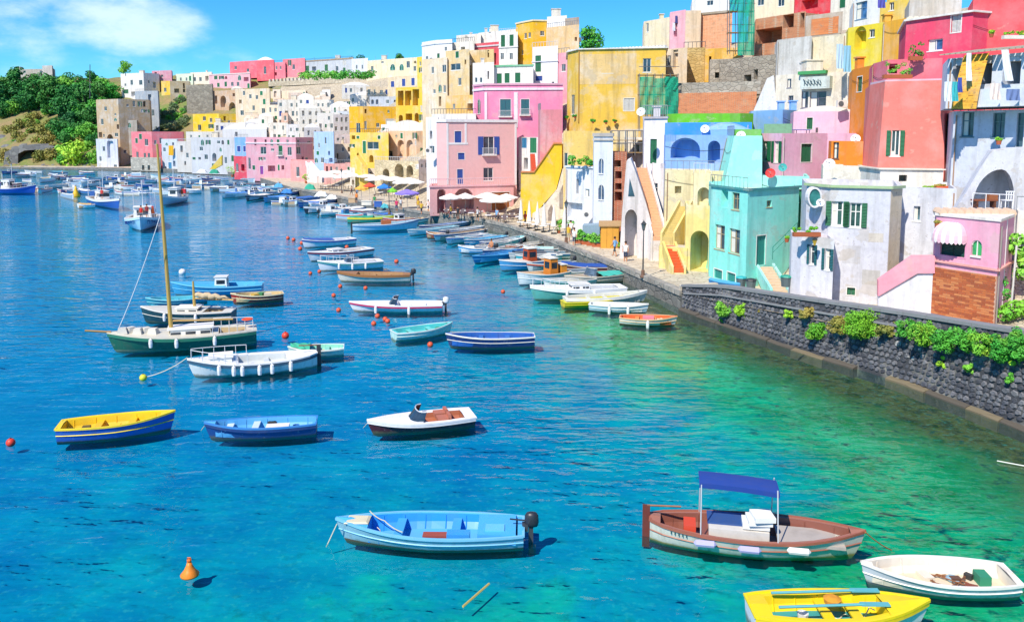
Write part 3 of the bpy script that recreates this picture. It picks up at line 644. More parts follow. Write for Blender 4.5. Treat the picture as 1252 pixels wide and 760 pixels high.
def facade(mb, A, B, z0, z1, wins, h, o, near, batter=0.0, oA=None, oB=None):
    d = B - A; W = math.hypot(d.x, d.y); u = Vector((d.x / W, d.y / W, 0)); n = Vector((u.y, -u.x, 0))
    def F(a, z, dep=0.0):
        q = A + u * a - n * dep
        if batter: q = q + (oA or n).lerp(oB or n, a / W) * (batter * (z1 - z))
        return Vector((q.x, q.y, z))
    holes = []
    for (px, py, w, hh, k) in wins:
        a, _ = isect(px - w / 2, py, A, u, n); b, _ = isect(px + w / 2, py, A, u, n); _, zt = isect(px, py - hh / 2, A, u, n); _, zb = isect(px, py + hh / 2, A, u, n)
        a, b = min(a, b), max(a, b); a = max(a, .06); b = min(b, W - .06); zb = max(zb, z0 + .05); zt = min(zt, z1 - .05)
        if b - a < .12 or zt - zb < .12: continue
        if any(not (b < q[0] - .01 or a > q[1] + .01 or zt < q[2] - .01 or zb > q[3] + .01) for q in holes): continue
        holes.append((a, b, zb, zt, k))
    us = sorted({0.0, W, *[q[0] for q in holes], *[q[1] for q in holes]}); zs = sorted({z0, z1, *[q[2] for q in holes], *[q[3] for q in holes]})
    for i in range(len(us) - 1):
        j = 0
        while j < len(zs) - 1:
            cu = (us[i] + us[i + 1]) / 2
            def inh(j): cz = (zs[j] + zs[j + 1]) / 2; return any(q[0] < cu < q[1] and q[2] < cz < q[3] for q in holes)
            if inh(j): j += 1; continue
            j2 = j
            while j2 + 1 < len(zs) - 1 and not inh(j2 + 1): j2 += 1
            mb.quad(F(us[i], zs[j]), F(us[i + 1], zs[j]), F(us[i + 1], zs[j2 + 1]), F(us[i], zs[j2 + 1])); j = j2 + 1
    for (a, b, c, t, k) in holes:
        deep = o.get('deep', 1.4) if k[0] in 'av' else (0.22 if near else 0.14)
        if k[0] in 'aA':     # arched head: spandrels, curved reveal
            r = (b - a) / 2; rise = min(r, (t - c) * .6); mid = (a + b) / 2; zc = t - rise; NA = 10 if near else 6
            arc = [(mid - r * math.cos(math.pi * i / NA), zc + rise * math.sin(math.pi * i / NA)) for i in range(NA + 1)]
            for i in range(NA):
                p, q = arc[i], arc[i + 1]
                if abs(p[1] - t) < 1e-5 and abs(q[1] - t) < 1e-5: continue
                mb.poly([F(*p), F(*q), F(q[0], t), F(p[0], t)])
                mb.quad(F(*p), F(*p, deep), F(*q, deep), F(*q))
            mb.quad(F(a, c), F(a, c, deep), F(a, zc, deep), F(a, zc)); mb.quad(F(b, c, deep), F(b, c), F(b, zc), F(b, zc, deep))
        else:
            mb.quad(F(a, c), F(a, c, deep), F(a, t, deep), F(a, t)); mb.quad(F(b, c, deep), F(b, c), F(b, t), F(b, t, deep)); mb.quad(F(a, t), F(a, t, deep), F(b, t, deep), F(b, t))
        mb.quad(F(a, c, deep), F(a, c), F(b, c), F(b, c, deep))
        mb.quad(F(a, c, deep), F(b, c, deep), F(b, t, deep), F(a, t, deep))
        kk = k.rstrip('+')
        if k[0] == 'A':
            fm = MB(); r = (b - a) / 2; rise = min(r, (t - c) * .6); mid = (a + b) / 2; zc = t - rise
            oo = [(mid - r * math.cos(math.pi * i / 8), zc + rise * math.sin(math.pi * i / 8)) for i in range(9)]; pane = [F(a, c, .12)] + [F(*p, .12) for p in oo] + [F(b, c, .12)]
            for i in range(8): fm.obox(F(*oo[i], .10), F(*oo[i + 1]) - F(*oo[i]), (F(mid, zc) - F(*oo[i])) * .14, n * .06)
            fm.obox(F(mid - .025, c, .10), F(mid + .025, c) - F(mid - .025, c), n * .05, Vector((0, 0, t - c - .02))); fm.obox(F(a, c - .1, 0), F(b, c) - F(a, c), n * .08, Vector((0, 0, .09)))
            w = obj('window', fm, plain(o.get('A', 'f0eee6'), .4, .1), h); obj('pane', MB().poly(pane), glass(o.get('glassA', '2f6a5a')), w)
        else: add_window(F, a, b, c, t, kk, h, o, near)
        if '+' in k: balcony(F, a - .25, b + .25, c, h, .7 if near else .6, rail=o.get('rail', 'd8dadb'))
    return F, W
def inset(poly, dist):
    c = sum(poly, Vector((0, 0, 0))) / len(poly); out = []
    for p in poly:
        v = c - p; out.append(p + v.normalized() * min(dist * 1.4, v.length * .4))
    return out
def house(label, chain, yref, ytop, ybot, col, wins=(), cat='house', group=None, D=8.0, age=.3, roof='flat', o=None, zbot=None, batter=0.0, name=None, near=None, mat=None, cornice=None, rise=1.4, back=None, clutter=0, zt=None, right=None):
    """chain: (px, Y) corners of the visible faces from left to right; further back walls are closed behind them"""
    o = o or {}; C = []; wins = list(wins)
    if near is False and chain[0][0] < 480 and ybot < 192:
        c0 = min(chain, key=lambda c: c[1]); q_ = T((chain[0][0] + chain[-1][0]) / 2, ybot, 'none'); sh_ = q_.y - c0[1] if q_ else 0; chain = [(a, b + sh_) for a, b in chain]
    if near is False and cat == 'house' and ybot - ytop > 14:
        yy = ytop + 6
        while yy < min(ybot, 214) - 3:
            xx = chain[0][0] + hr.uniform(2.5, 6)
            while xx < chain[-1][0] - 2:
                if hr.random() < .36 and not any(abs(w[0] - xx) < w[2] / 2 + 3.2 and abs(w[1] - yy) < w[3] / 2 + 4 for w in wins): wins.append((xx, yy, hr.uniform(2, 4.2), hr.uniform(3, 7.5), hr.choice('wwwvvgxAadvG')))
                xx += hr.uniform(4.5, 8)
            yy += hr.uniform(8.5, 11)
    for c in chain: q = At(c[0], yref, c[1]); C.append(Vector((q.x, q.y, 0)))
    ym = min(C, key=lambda v: v.y); jm = C.index(ym); pxm = chain[jm][0]
    z1 = At(pxm, ytop, chain[jm][1]).z if zt is None else zt
    a, b = C[0], C[-1]; dv = lambda c: Vector((0.85 * c.x / c.y * D, D, 0)) if back is None else Vector((back[0], back[1], 0))
    poly = C + [b + dv(b), a + dv(a)]
    z0 = min([tz(p.x, p.y) for p in poly]) - .6 if zbot is None else zbot
    z0 = min(z0, z1 - 1.5)
    near = ym.y < 95 if near is None else near
    h = thing(name or 'house', label, cat, (sum(p.x for p in poly) / len(poly), sum(p.y for p in poly) / len(poly), z0), group=group)
    m = MB(); Fs = []; sn = []
    for i in range(len(C) - 1): d_ = C[i + 1] - C[i]; sn.append(Vector((d_.y, -d_.x, 0)).normalized())
    cn = [sn[0]] + [(sn[i] + sn[i + 1]) / max(.5, 1 + sn[i].dot(sn[i + 1])) for i in range(len(sn) - 1)] + [sn[-1]]
    for i in range(len(C) - 1):
        lo, hi = chain[i][0], chain[i + 1][0]
        ws = [w for w in wins if lo <= w[0] < hi]
        Fs.append(facade(m, C[i], C[i + 1], z0, z1, ws, h, o, near, batter, cn[i], cn[i + 1]))
    # closing walls: right side, back, left side
    for p, q in ((poly[len(C) - 1], poly[len(C)]), (poly[len(C)], poly[len(C) + 1]), (poly[len(C) + 1], poly[0])):
        m.quad((p.x, p.y, z0), (q.x, q.y, z0), (q.x, q.y, z1), (p.x, p.y, z1))
    ins = inset(poly, .22); k = len(poly); zr = z1 - (.45 if near else .6) * (0 if roof in ('eave', 'bare') else 1)
    if roof not in ('eave', 'bare'):
        for i in range(k):
            p, q, r_, s_ = poly[i], poly[(i + 1) % k], ins[(i + 1) % k], ins[i]
            m.quad((p.x, p.y, z1), (q.x, q.y, z1), (r_.x, r_.y, z1), (s_.x, s_.y, z1))
            m.quad((s_.x, s_.y, z1), (r_.x, r_.y, z1), (r_.x, r_.y, zr), (s_.x, s_.y, zr))
    wm = mat or stucco(col, age)
    obj('wall', m, wm, h)
    rp = ins if roof not in ('eave', 'bare') else poly
    cen = sum(ins, Vector((0, 0, 0))) / k
    if roof in ('flat', 'bare'):
        obj('roof', MB().poly([(p.x, p.y, zr) for p in rp]), M_ROOF() if 'roofc' not in o else stucco(o['roofc'], .3), h)
    elif roof == 'eave':
        m = MB(); ex = [Vector((p.x + (p - cen).x * .04, p.y + (p - cen).y * .04 , 0)) for p in poly]; m.prism([(p.x, p.y) for p in ex], z1, z1 + .14); rf = obj('roof', m, stucco(o.get('roofc', 'e9e6df'), .3), h)
        W = (ex[len(C) - 1] - ex[0]).length; nn = max(6, int(W / .45)); d = (C[-1] - C[0]) ; out = Vector((d.y, -d.x, 0)).normalized()
        for i in range(nn):      # rounded tile ends along the eave
            q = ex[0].lerp(ex[len(C) - 1], (i + .5) / nn) if len(C) == 2 else C[0].lerp(C[-1], (i + .5) / nn); m = MB(); m.tube([(q.x + out.x * .28, q.y + out.y * .28, z1 + .16), (q.x - out.x * .6, q.y - out.y * .6, z1 + .22)], W / nn * .46, 6); obj('roof_tile', m, plain(o.get('tile', 'd9cdbd'), .8, .3), rf)
    elif roof in ('vault', 'dome'):
        m = MB(); a_, b_ = poly[0], poly[len(C) - 1]; Wd = b_ - a_; NN = 12; P0 = []
        for j, f in enumerate((0, .12, .35, .65, .88, 1)):
            sc = {0: .0, 1: .75, 2: 1, 3: 1, 4: .75, 5: 0}[j] if roof == 'dome' else 1.0
            back_ = (poly[len(C) + 1] - a_) * f
            P0.append([(a_ + back_ + Wd * (i / NN) + Vector((0, 0, z1 + (rise * sc + .02) * math.sin(math.pi * i / NN) - a_.z))) for i in range(NN + 1)])
        m.grid(P0)
        if roof == 'vault':
            m.poly([p for p in P0[0]]); m.poly([p for p in P0[-1]][::-1])
        obj('roof', m, stucco(o.get('roofc', col), .3), h, smooth=False); obj('ceiling', MB().poly([(p.x, p.y, zr) for p in ins]), M_ROOF(), h)
    if cornice:
        for (yc, th, cc) in cornice:
            zc = At(pxm, yc, chain[jm][1]).z; m = MB()
            for i in range(len(C) - 1):
                d = (C[i + 1] - C[i]); n_ = Vector((d.y, -d.x, 0)).normalized(); e = d.normalized() * .12
                m.obox((C[i].x - e.x, C[i].y - e.y, zc), d + e * 2, n_ * (.14 + .002 * i), (0, 0, th))
            obj('cornice', m, stucco(cc, .2), h)
    if near and roof == 'flat' and cat == 'house' and ytop < 160 and hr.random() < .7: clutter += hr.choice([1, 1, 2])
    if roof == 'flat' and cat == 'house' and clutter >= 0 and hr.random() < (.4 if near else .25) and len(C) >= 2:
        a_, b_ = poly[0], poly[len(C) - 1] if len(C) == 2 else poly[1]; m = MB(); n_ = max(3, int((b_ - a_).length / .5)); rh_ = .8
        for i_ in range(n_ + 1): q = a_.lerp(b_, i_ / n_) + Vector((0, .15, z1)); m.tube([q, q + Vector((0, 0, rh_))], .02 if near else .035, 4)
        m.tube([a_ + Vector((0, .15, z1 + rh_)), b_ + Vector((0, .15, z1 + rh_))], .025 if near else .04, 4); obj('roof_railing', m, plain(hr.choice(['d8dadb', '8a9094', '5a6066']), .4, .15), h)
    for i in range(clutter):
        f, g = hr.uniform(.15, .85), hr.uniform(.2, .8); q = poly[0].lerp(poly[len(C) - 1], f).lerp(poly[-1].lerp(poly[len(C)], f), g)
        t_ = hr.random(); m = MB()
        if t_ < .4: m.box((q.x, q.y, z1 + .3), (.6, .6, 1.4)); m.box((q.x, q.y, z1 + 1.06), (.8, .8, .12)); obj('chimney', m, wm, h)
        elif t_ < .75:
            hgt = hr.uniform(1.5, 2.6); m.tube([(q.x, q.y, zr), (q.x, q.y, z1 + hgt)], .03, 4); a_ = hr.uniform(0, 3)
            for e in range(4): m.tube([(q.x - .4 * math.cos(a_) * (1 - e * .15), q.y - .4 * math.sin(a_) * (1 - e * .15), z1 + hgt - .1 - e * .18), (q.x + .4 * math.cos(a_) * (1 - e * .15), q.y + .4 * math.sin(a_) * (1 - e * .15), z1 + hgt - .1 - e * .18)], .015, 3)
            obj('antenna', m, plain('9aa0a4', .4, .1), h)
        else: m.box((q.x, q.y, z1 + .5), (1.8, 1.6, 2.0)); m.box((q.x, q.y, z1 + 1.55), (2.0, 1.8, .12)); obj('roof_hut', m, stucco(hr.choice(['f2efe8', 'e6d8c0', 'efe3cf']), .4), h)
    if near and cat == 'house' and Fs and roof != 'dome':
        F_, W_ = max(Fs, key=lambda f: f[1])
        if W_ > 3 and z1 - z0 > 3:
            if hr.random() < .7:
                a_ = W_ * hr.choice([.04, .96]); m = MB(); m.tube([F_(a_, z1 - .25, -.07), F_(a_, max(z0, z1 - 6.5), -.07)], .04, 5); obj('downpipe', m, plain(hr.choice(['cfcac4', '9a948c', 'b08a6c']), .5, .2), h)
            if hr.random() < .35:
                zc_ = z1 - hr.uniform(.7, 1.1); m = MB(); m.tube([F_(W_ * f_, zc_ - .30 * math.sin(math.pi * f_) - .15 * f_, -.05) for f_ in [i_ / 12 for i_ in range(13)]], .016, 4); obj('cable', m, DARK(), h)
    h['z1'] = z1; HF[label] = (h, Fs, C, z0, z1); return h
HF = {}
def autoY(px, py, fb=None): return T(px, py, fb).y
def H(label, x0, x1, ytop, ybot, col, wins=(), Y=None, skew=0.0, **kw):
    """a house seen from the front: pixel columns x0..x1, rows ytop..ybot; it stands where the hill comes into view at ybot"""
    if Y is None: Y = autoY((x0 + x1) / 2, ybot)
    return house(label, [(x0, Y + skew), (x1, Y - skew)], (ytop + ybot) / 2, ytop, ybot, col, wins, **kw)
def rows(xs, y, w, h, k): return [(x, y, w, h, k) for x in xs]
def stairs(label, lo, hi, width, n, treadcol, sidecol, parent=None, solid=True, group=None, wallh=0.0, wallcol=None, thick=None, across=None):
    """flight of n steps from point lo to point hi (centre line); each step a part"""
    lo, hi = Vector(lo), Vector(hi); d = Vector((hi.x - lo.x, hi.y - lo.y, 0)); Ln = d.length; u = d / Ln; w = Vector((-u.y, u.x, 0)) if across is None else Vector(across).normalized(); rise = (hi.z - lo.z) / n; run = Ln / n
    t = parent or thing('staircase', label, 'stairs', lo, group=group)
    tm = plain(treadcol, .85, .3, bump=.3)
    for i in range(n):
        m = MB(); b = lo + u * (i * run); b.z = lo.z + rise * i
        m.obox(b - w * width / 2 - Vector((0, 0, .15)), u * (run + .06), w * width, Vector((0, 0, rise + .15 - .012 * (i % 2)))); obj('step', m, tm, t)
    m = MB(); th = thick if thick is not None else (lo.z - tz(lo.x, lo.y) + .5)
    pts = [lo - w * width / 2 + Vector((0, 0, -th)), hi - w * width / 2 + Vector((0, 0, -th - (hi.z - lo.z if solid else 0))), hi - w * width / 2 + Vector((0, 0, -.14)), lo - w * width / 2 + Vector((0, 0, -.16))]
    m.extrude([p - w * .0 + w * .01 for p in pts], w * (width - .02)); obj('stair_body', m, stucco(sidecol, .4), t)
    if wallh:
        for s in (-1, 1):
            m = MB(); e = w * (s * (width / 2 + .02)); pts = [lo + e + Vector((0, 0, -.3 - (th if solid else .2))), hi + e + Vector((0, 0, -.5)), hi + e + Vector((0, 0, wallh)), lo + e + Vector((0, 0, wallh))]
            m.extrude(pts, w * s * .18); obj('stair_wall', m, stucco(wallcol or sidecol, .3), t)
    return t
def facade_panel(name, C0, C1, ya, yb, xa, xb, mat, parent, out=.05):
    d = C1 - C0; W = math.hypot(d.x, d.y); u = Vector((d.x / W, d.y / W, 0)); n = Vector((u.y, -u.x, 0))
    a, _ = isect(xa, (ya + yb) / 2, C0, u, n); b, _ = isect(xb, (ya + yb) / 2, C0, u, n); _, zt = isect((xa + xb) / 2, ya, C0, u, n); _, zb = isect((xa + xb) / 2, yb, C0, u, n)
    m = MB(); m.obox(C0 + u * a + Vector((0, 0, zb)) - n * .05, u * (b - a), n * (out + .05), Vector((0, 0, zt - zb))); return obj(name, m, mat, parent)
# ------------------------------------------------------------------ houses by the promenade and up the hill, right part
# aqua house on the corner of the promenade
ho = house('aqua house on the promenade corner with laundry on its little balcony', [(868, 62.5), (913, 57.5), (975, 61.0)], 290, 231.5, 350, '92f4e6', [
    (886, 243, 8, 22, 'v'), (899.5, 246, 9, 21, 'w'), (880, 290, 12, 30, 'w'), (898, 295, 13, 30, 'w'), (940.5, 249, 6, 8, 'w'), (930.5, 306, 11, 36, 'd'), (878, 335, 10, 11, 'd'), (894, 339, 10, 11, 'd')],
    D=5.5, age=.22, o={'w': 'b9a37e', 'd': '1c8f86', 'deep': .5, 'glass': '46555c'}, cornice=[(233.2, .16, '3f8f90')], right=True, clutter=0)
house('tall aqua block with a sloping left flank behind the aqua corner house', [(889, 71.5), (897, 67.6), (931, 67.2)], 200, 166, 236, '9af6e8', [], D=4, age=.2, batter=.2)
house('aqua wall wing with narrow green door right of the corner house', [(931, 66.5), (988, 64.5)], 260, 216, 300, '92f2e4', [(980, 255, 8, 46, 'd'), (974, 243, 4, 8, 'w')], D=5, age=.2)
# pink house with terrace above it
house('rose pink house with open green shutters and a roof terrace', [(929, 71.5), (955, 68.2), (1011, 70.5), (1046, 70)], 185, 163, 219, 'fac4e2', [
    (934.5, 184.5, 8, 24, 'G'), (949.5, 185.6, 6, 26, 'G'), (986, 187, 13, 22, 'g')], D=4, age=.2, roof='flat')
house('pink upper storey with white vaulted roof behind the terrace table', [(970, 76.5), (1046, 75)], 150, 136, 175, 'fac8e2', [(990, 151, 7, 14, 'g')], D=6, age=.2, roof='vault', rise=.5, o={'roofc': 'f4efe8'})
# white house in the middle of the ramp
house('big white house with double green shutters and an oval window above the sea wall', [(984, 51.6), (1012, 49.6), (1086, 48.2), (1100, 49.0)], 300, 229.5, 365, 'cfd0d8', [
    (1023.5, 261, 14, 30, 'G'), (1046, 263, 14, 30, 'G'), (1040.5, 356, 10, 9, 'g')], D=7, age=.95, cornice=[(231, .16, '9fb98c')], o={'glass': '3b5a50'})
hh, Fs, C, z0, z1 = HF['big white house with double green shutters and an oval window above the sea wall']
facade_panel('plaster_strip', C[2], C[3], 232, 366, 1086.5, 1100, stucco('d9cbb0', .8), hh, .01)
for i_, (ya, yb, xa, xb) in enumerate(((300, 322, 1030, 1052), (330, 348, 1054, 1076), (285, 296, 1062, 1080))): facade_panel('plaster_patch', C[1], C[2], ya, yb, xa, xb, stucco(('c2c2c6', 'bdbbb8', 'cfc8bc')[i_], .9), hh, .004 + .002 * i_)
house('small white lean-to with blue green shutters and planter on its flat roof', [(967, 50.4), (979, 49.4), (1019, 47.6)], 320, 292, 362, 'dcdbe2', [(993, 311, 6, 24, 'G'), (1012, 317, 7, 26, 'G')], D=2.0, age=.7, o={'sh': '1f6f78', 'roofc': 'cfa58c'})
house('white house with two small windows between the green shuttered house and the pink gatehouse', [(1100, 50.6), (1166, 48.4)], 300, 231, 372, 'd6d8e0', [(1121, 261, 8, 18, 'w'), (1147, 259, 8, 10, 'w')], D=7, age=.8, o={'glass': '5d7f8a'})
# pink gatehouse
gx = dict(D=4.2, age=.18)
house('pink gatehouse with striped awning, arched window and scalloped tile eave', [(1142, 44.6), (1220, 41.4), (1237, 44.2)], 320, 271, 332, 'fbb4ce', [(1165, 303, 30, 20, 'g'), (1194, 303, 13, 19, 'A')], D=1.1, age=.18, roof='eave', zbot=tz(20, 43), o={'g': '15564f', 'glassA': '2f8a4f', 'tile': 'e2c4a8', 'roofc': 'e6e0da', 'frame': 'f0a0c4'}, cornice=[(331, .10, 'f0a9a0')])
hh, Fs, C, z0, z1 = HF['pink gatehouse with striped awning, arched window and scalloped tile eave']
# its brick base, course by course
bk = hh
d = C[1] - C[0]; Wb = d.length; u = d.normalized(); n_ = Vector((u.y, -u.x, 0)); zt_ = isect(1180, 331, C[0], u, n_)[1] - .02; zb_ = zt_ - 2.6
mm = MB(); mm.obox(C[0] + Vector((0, 0, zb_)) - n_ * .05, u * Wb, n_ * .09, Vector((0, 0, zt_ - zb_))); obj('brick_backing', mm, stucco('c99a78', .4), hh)
bmats = [plain(c, .9, .35, scale=5) for c in ('c4703f', 'b8623a', 'd08552', 'a95a36')]
rest = MB(); cnt = 0; zz = zt_ - .15; row = 0
while zz > zb_:
    x = 0.02 - (.22 if row % 2 else 0)
    while x < Wb - .05:
        a, b = max(x, .02), min(x + .42, Wb - .02)
        if b - a > .08:
            m = MB() if cnt < 240 else rest; m.obox(C[0] + u * a + Vector((0, 0, zz)) + n_ * .03, u * (b - a), n_ * hr.uniform(.025, .045), Vector((0, 0, .105)))
            if cnt < 240: obj('brick', m, hr.choice(bmats), hh)
            cnt += 1
        x += .44
    zz -= .122; row += 1
o_ = obj('bricks', rest, bmats[0], hh); o_['kind'] = 'stuff'
# striped awning: ribs of a quarter dome with scalloped valance
def awning(label, C0, C1, px, py, wpx, hpx, cols, out=.85):
    d = C1 - C0; u = d.normalized(); n = Vector((u.y, -u.x, 0)); a, zt = isect(px - wpx / 2, py - hpx / 2, C0, u, n); b, _ = isect(px + wpx / 2, py - hpx / 2, C0, u, n); _, zb = isect(px, py + hpx / 2, C0, u, n)
    base = C0 + u * a; t = thing('awning', label, 'awning', (base.x, base.y, zb)); K = 12; hgt = zt - zb
    for k in range(K):
        m = MB()
        def pt(f, j):
            th = math.pi * f; r = math.sin(j * math.pi / 2 / 6); zz_ = zb + .22 + (hgt - .22) * math.cos(j * math.pi / 2 / 6)
            q = base + u * ((b - a) / 2 - (b - a) / 2 * math.cos(th) * (.35 + .65 * r)) + n * (.02 + out * math.sin(th) ** .6 * r); return Vector((q.x, q.y, zz_))
        m.grid([[pt((k + e) / K, j) for e in (0, .5, 1)] for j in range(7)], flip=True)
        v0, v1, vm = pt(k / K, 6), pt((k + 1) / K, 6), pt((k + .5) / K, 6)
        m.poly([v0, v0 - Vector((0, 0, .14)), vm - Vector((0, 0, .24)), v1 - Vector((0, 0, .14)), v1, vm]); obj('stripe', m, plain(cols[k % 2], .8, .06), t)
awning('white and pink striped dome awning over the gatehouse window', C[0], C[1], 1165, 283, 38, 27, ('f6eef0', 'f0c3d0'))
m = MB(); q = At(1227, 300, 43.0); m.tube([(q.x - .05, q.y - .25, HF['pink gatehouse with striped awning, arched window and scalloped tile eave'][4]), (q.x - .05, q.y - .25, z0 + .2)], .05, 6); obj('downpipe', m, plain('e8e4e4', .4, .1), hh)
# pink stair wall of the gatehouse
t = thing('stair_wall', 'pink stair parapet climbing from the ramp to the gatehouse over a white wall', 'wall', At(1100, 370, 45.5))
def ppoly(pts, Y0, Y1=None, x0=None, x1=None):
    if Y1 is None: return [At(px, py, Y0) for px, py in pts]
    return [At(px, py, Y0 + (Y1 - Y0) * (px - x0) / (x1 - x0)) for px, py in pts]
pp = ppoly([(1074, 362), (1074, 342), (1116, 312.5), (1143, 312.5), (1143, 334), (1122, 334)], 46.3, 44.4, 1074, 1143)
m = MB(); m.extrude(pp[::-1], (.05, .3, 0)); obj('parapet', m, stucco('f4a3b4', .15), t)
pp = ppoly([(1074, 390), (1074, 362), (1122, 334), (1143, 334), (1143, 394)], 46.42, 44.52, 1074, 1143)
m = MB(); m.extrude(pp[::-1], (.05, .26, 0)); obj('wall_base', m, stucco('dfe1e8', .35), t)
# great white arch house at the right edge
o_w = {'glass': '3f5666', 'w': '5a7a80', 'deep': 3.2}
house('white house with a great open arch and grey windows at the right edge', [(1163, 52.5), (1275, 47.5)], 200, 133, 380, 'dae1ef', [
    (1183, 152, 15, 30, 'w'), (1221, 153, 15, 30, 'w'), (1247, 160, 9, 44, 'w')], D=9, age=.5, o=o_w)
t = thing('arch_front', 'white buttress front with the great arch over the gatehouse roof', 'wall', At(1214, 268, 46.6))
inn = [(1189, 269)] + [(1225 - 36 * math.cos(math.pi / 2 * k / 9), 256 - 49 * math.sin(math.pi / 2 * k / 9)) for k in range(10)] + [(1225 + 15 * math.sin(math.pi / 2 * k / 5), 240 - 33 * math.cos(math.pi / 2 * k / 5)) for k in range(1, 6)] + [(1240, 269)]
oo_ = [(1160, 269), (1164, 262), (1180, 237), (1196, 210), (1213, 184), (1237, 181), (1262, 180), (1262, 240), (1262, 269)]; nn_ = len(inn) - 1
outr = [(float(np.interp(k / nn_ * 8, range(9), [p[0] for p in oo_])), float(np.interp(k / nn_ * 8, range(9), [p[1] for p in oo_]))) for k in range(nn_ + 1)]
m = MB(); I_ = [At(a, b, 46.6) for a, b in inn]; O_ = [At(a, b, 46.6) for a, b in outr]; dpv = Vector((1.0, 2.1, 0))
for a in range(nn_): m.quad(O_[a], I_[a], I_[a + 1], O_[a + 1]); m.quad(I_[a], I_[a] + dpv, I_[a + 1] + dpv, I_[a + 1]); m.quad(O_[a + 1], O_[a + 1] + dpv, O_[a] + dpv, O_[a])
m.poly([p + dpv for p in I_]); m.quad(At(1160, 400, 46.6), At(1262, 400, 46.6), O_[-1], O_[0]); m.quad(I_[0], I_[-1], I_[-1] + dpv, I_[0] + dpv)
obj('wall', m, stucco('e4e7f0', .6), t)
house('white house sliver behind the lamp pole at the far right', [(1240, 45.5), (1300, 43.5)], 330, 262, 400, 'ece6dc', [(1249, 300, 7, 20, 'w')], D=5, age=.35)
# salmon house
house('tall salmon house with one green shuttered window and battered walls', [(1062, 62.5), (1080, 58.6), (1152, 57.0), (1163, 60)], 150, 98, 212, 'ff8c80', [(1096.5, 175, 10, 31, 'G')], D=6, age=.16, batter=.05, roof='bare')
house('flaking white plinth storey under the salmon house', [(1052, 60.5), (1076, 56.6), (1153, 55.4)], 220, 207, 236, 'efeae2', [(1104, 218, 10, 8, 'v')], D=4, age=.6, roof='bare', cornice=[(208, .08, 'e9e2d6')])
house('pinkish red upper storey with plants over the salmon house', [(1068, 63.6), (1085, 60.4), (1130, 59.4), (1152, 59.0)], 80, 71, 100, 'ee6f80', [(1092, 84, 10, 12, 'v')], D=5, age=.15, cornice=[(99, .16, 'c9a8b8')], clutter=-9, roof='flat')
house('raspberry house with white door and tiled eave under the top terrace', [(1107, 66), (1188, 61), (1256, 63.5)], 50, 15, 104, 'e8486a', [(1169, 29, 12, 21, 'x'), (1143.5, 55, 18, 14, 'w')], D=8, age=.14, roof='eave', o={'w': 'f0e8ea', 'glass': '3f5a8a', 'tile': 'e8e0c8'})
house('coral red house front with an attic parapet at the upper right corner', [(1188, 62.2), (1262, 60.2)], 40, -8, 70, 'f2565f', [], D=5, age=.12)
# loggia with laundry, right top
house('white loggia storey with dark open bays and a pale balcony below the pergola', [(1158, 52.2), (1275, 47.2)], 95, 62, 134, 'd9e0ec', [(1176, 86, 22, 34, 'v'), (1203, 86, 20, 34, 'v'), (1237, 86, 22, 34, 'v')], D=4.5, age=.3, o={'deep': 2.4, 'roofc': 'a89a80'}, clutter=-9, zbot=At(1158, 133, 52.2).z)
lg, LFs, LC, lz0, lz1 = HF['white loggia storey with dark open bays and a pale balcony below the pergola']
F0, W0 = LFs[0]
balcony(F0, W0 * .32, W0 - .1, At(1200, 128, 50).z, lg, .8, 'dfe6f0', solid='d6e0ee')
m = MB(); 
for k in range(16): m.obox(F0(W0 * k / 16, lz1 + .15, -.9), F0(W0 * (k + .75) / 16, lz1 + .15, 0) - F0(W0 * k / 16, lz1 + .15, 0), F0(0, 0, 3) - F0(0, 0, -.9) + Vector((0, 0, .5)), Vector((0, 0, .07)))
tag(obj('pergola_roof', m, plain('b3aa94', .9, .4), at=F0(W0 / 2, lz1, 0)), 'weathered cane pergola roof above the white loggia', 'pergola')
m = MB(); rws = []
for j in range(9):
    f = j / 8; rws.append([F0(W0 * (.19 + .03 * (1 - f) + .27 * e / 8), lz1 + .1 - 3.3 * f, -.35 - .75 * math.sin(f * 1.4) - .02 * (e % 2)) for e in range(9)])
m.grid(rws); m.grid([[v + Vector((0, .03, 0)) for v in r_] for r_ in rws], flip=True)
cane = brickmat('f0bc48', 'e2a838', 'b07c30', 1.4)
tag(obj('sun_blind', m, cane, at=F0(W0 * .33, lz0 + 1, 0)), 'yellow straw roller blind hanging out over the white loggia balcony', 'blind')
# orange houses
house('orange house with one green shutter between the pink terrace and the salmon house', [(1041, 74.0), (1064, 69.5), (1073, 70.5)], 120, 80, 175, 'f4932c', [(1051, 103, 6, 18, 'g')], D=5, age=.14)
house('low orange house with a dark window left of the salmon house', [(1016, 64.5), (1055, 62.5)], 190, 173, 206, 'f08a28', [(1022, 184, 7, 20, 'w')], D=4, age=.2, o={'w': '5a4436'})
house('cream rendered terrace wall below the low orange house', [(1006, 62.5), (1055, 60.5)], 215, 203, 232, 'efe8da', [], D=2.5, age=.4, cat='wall', name='terrace_wall')
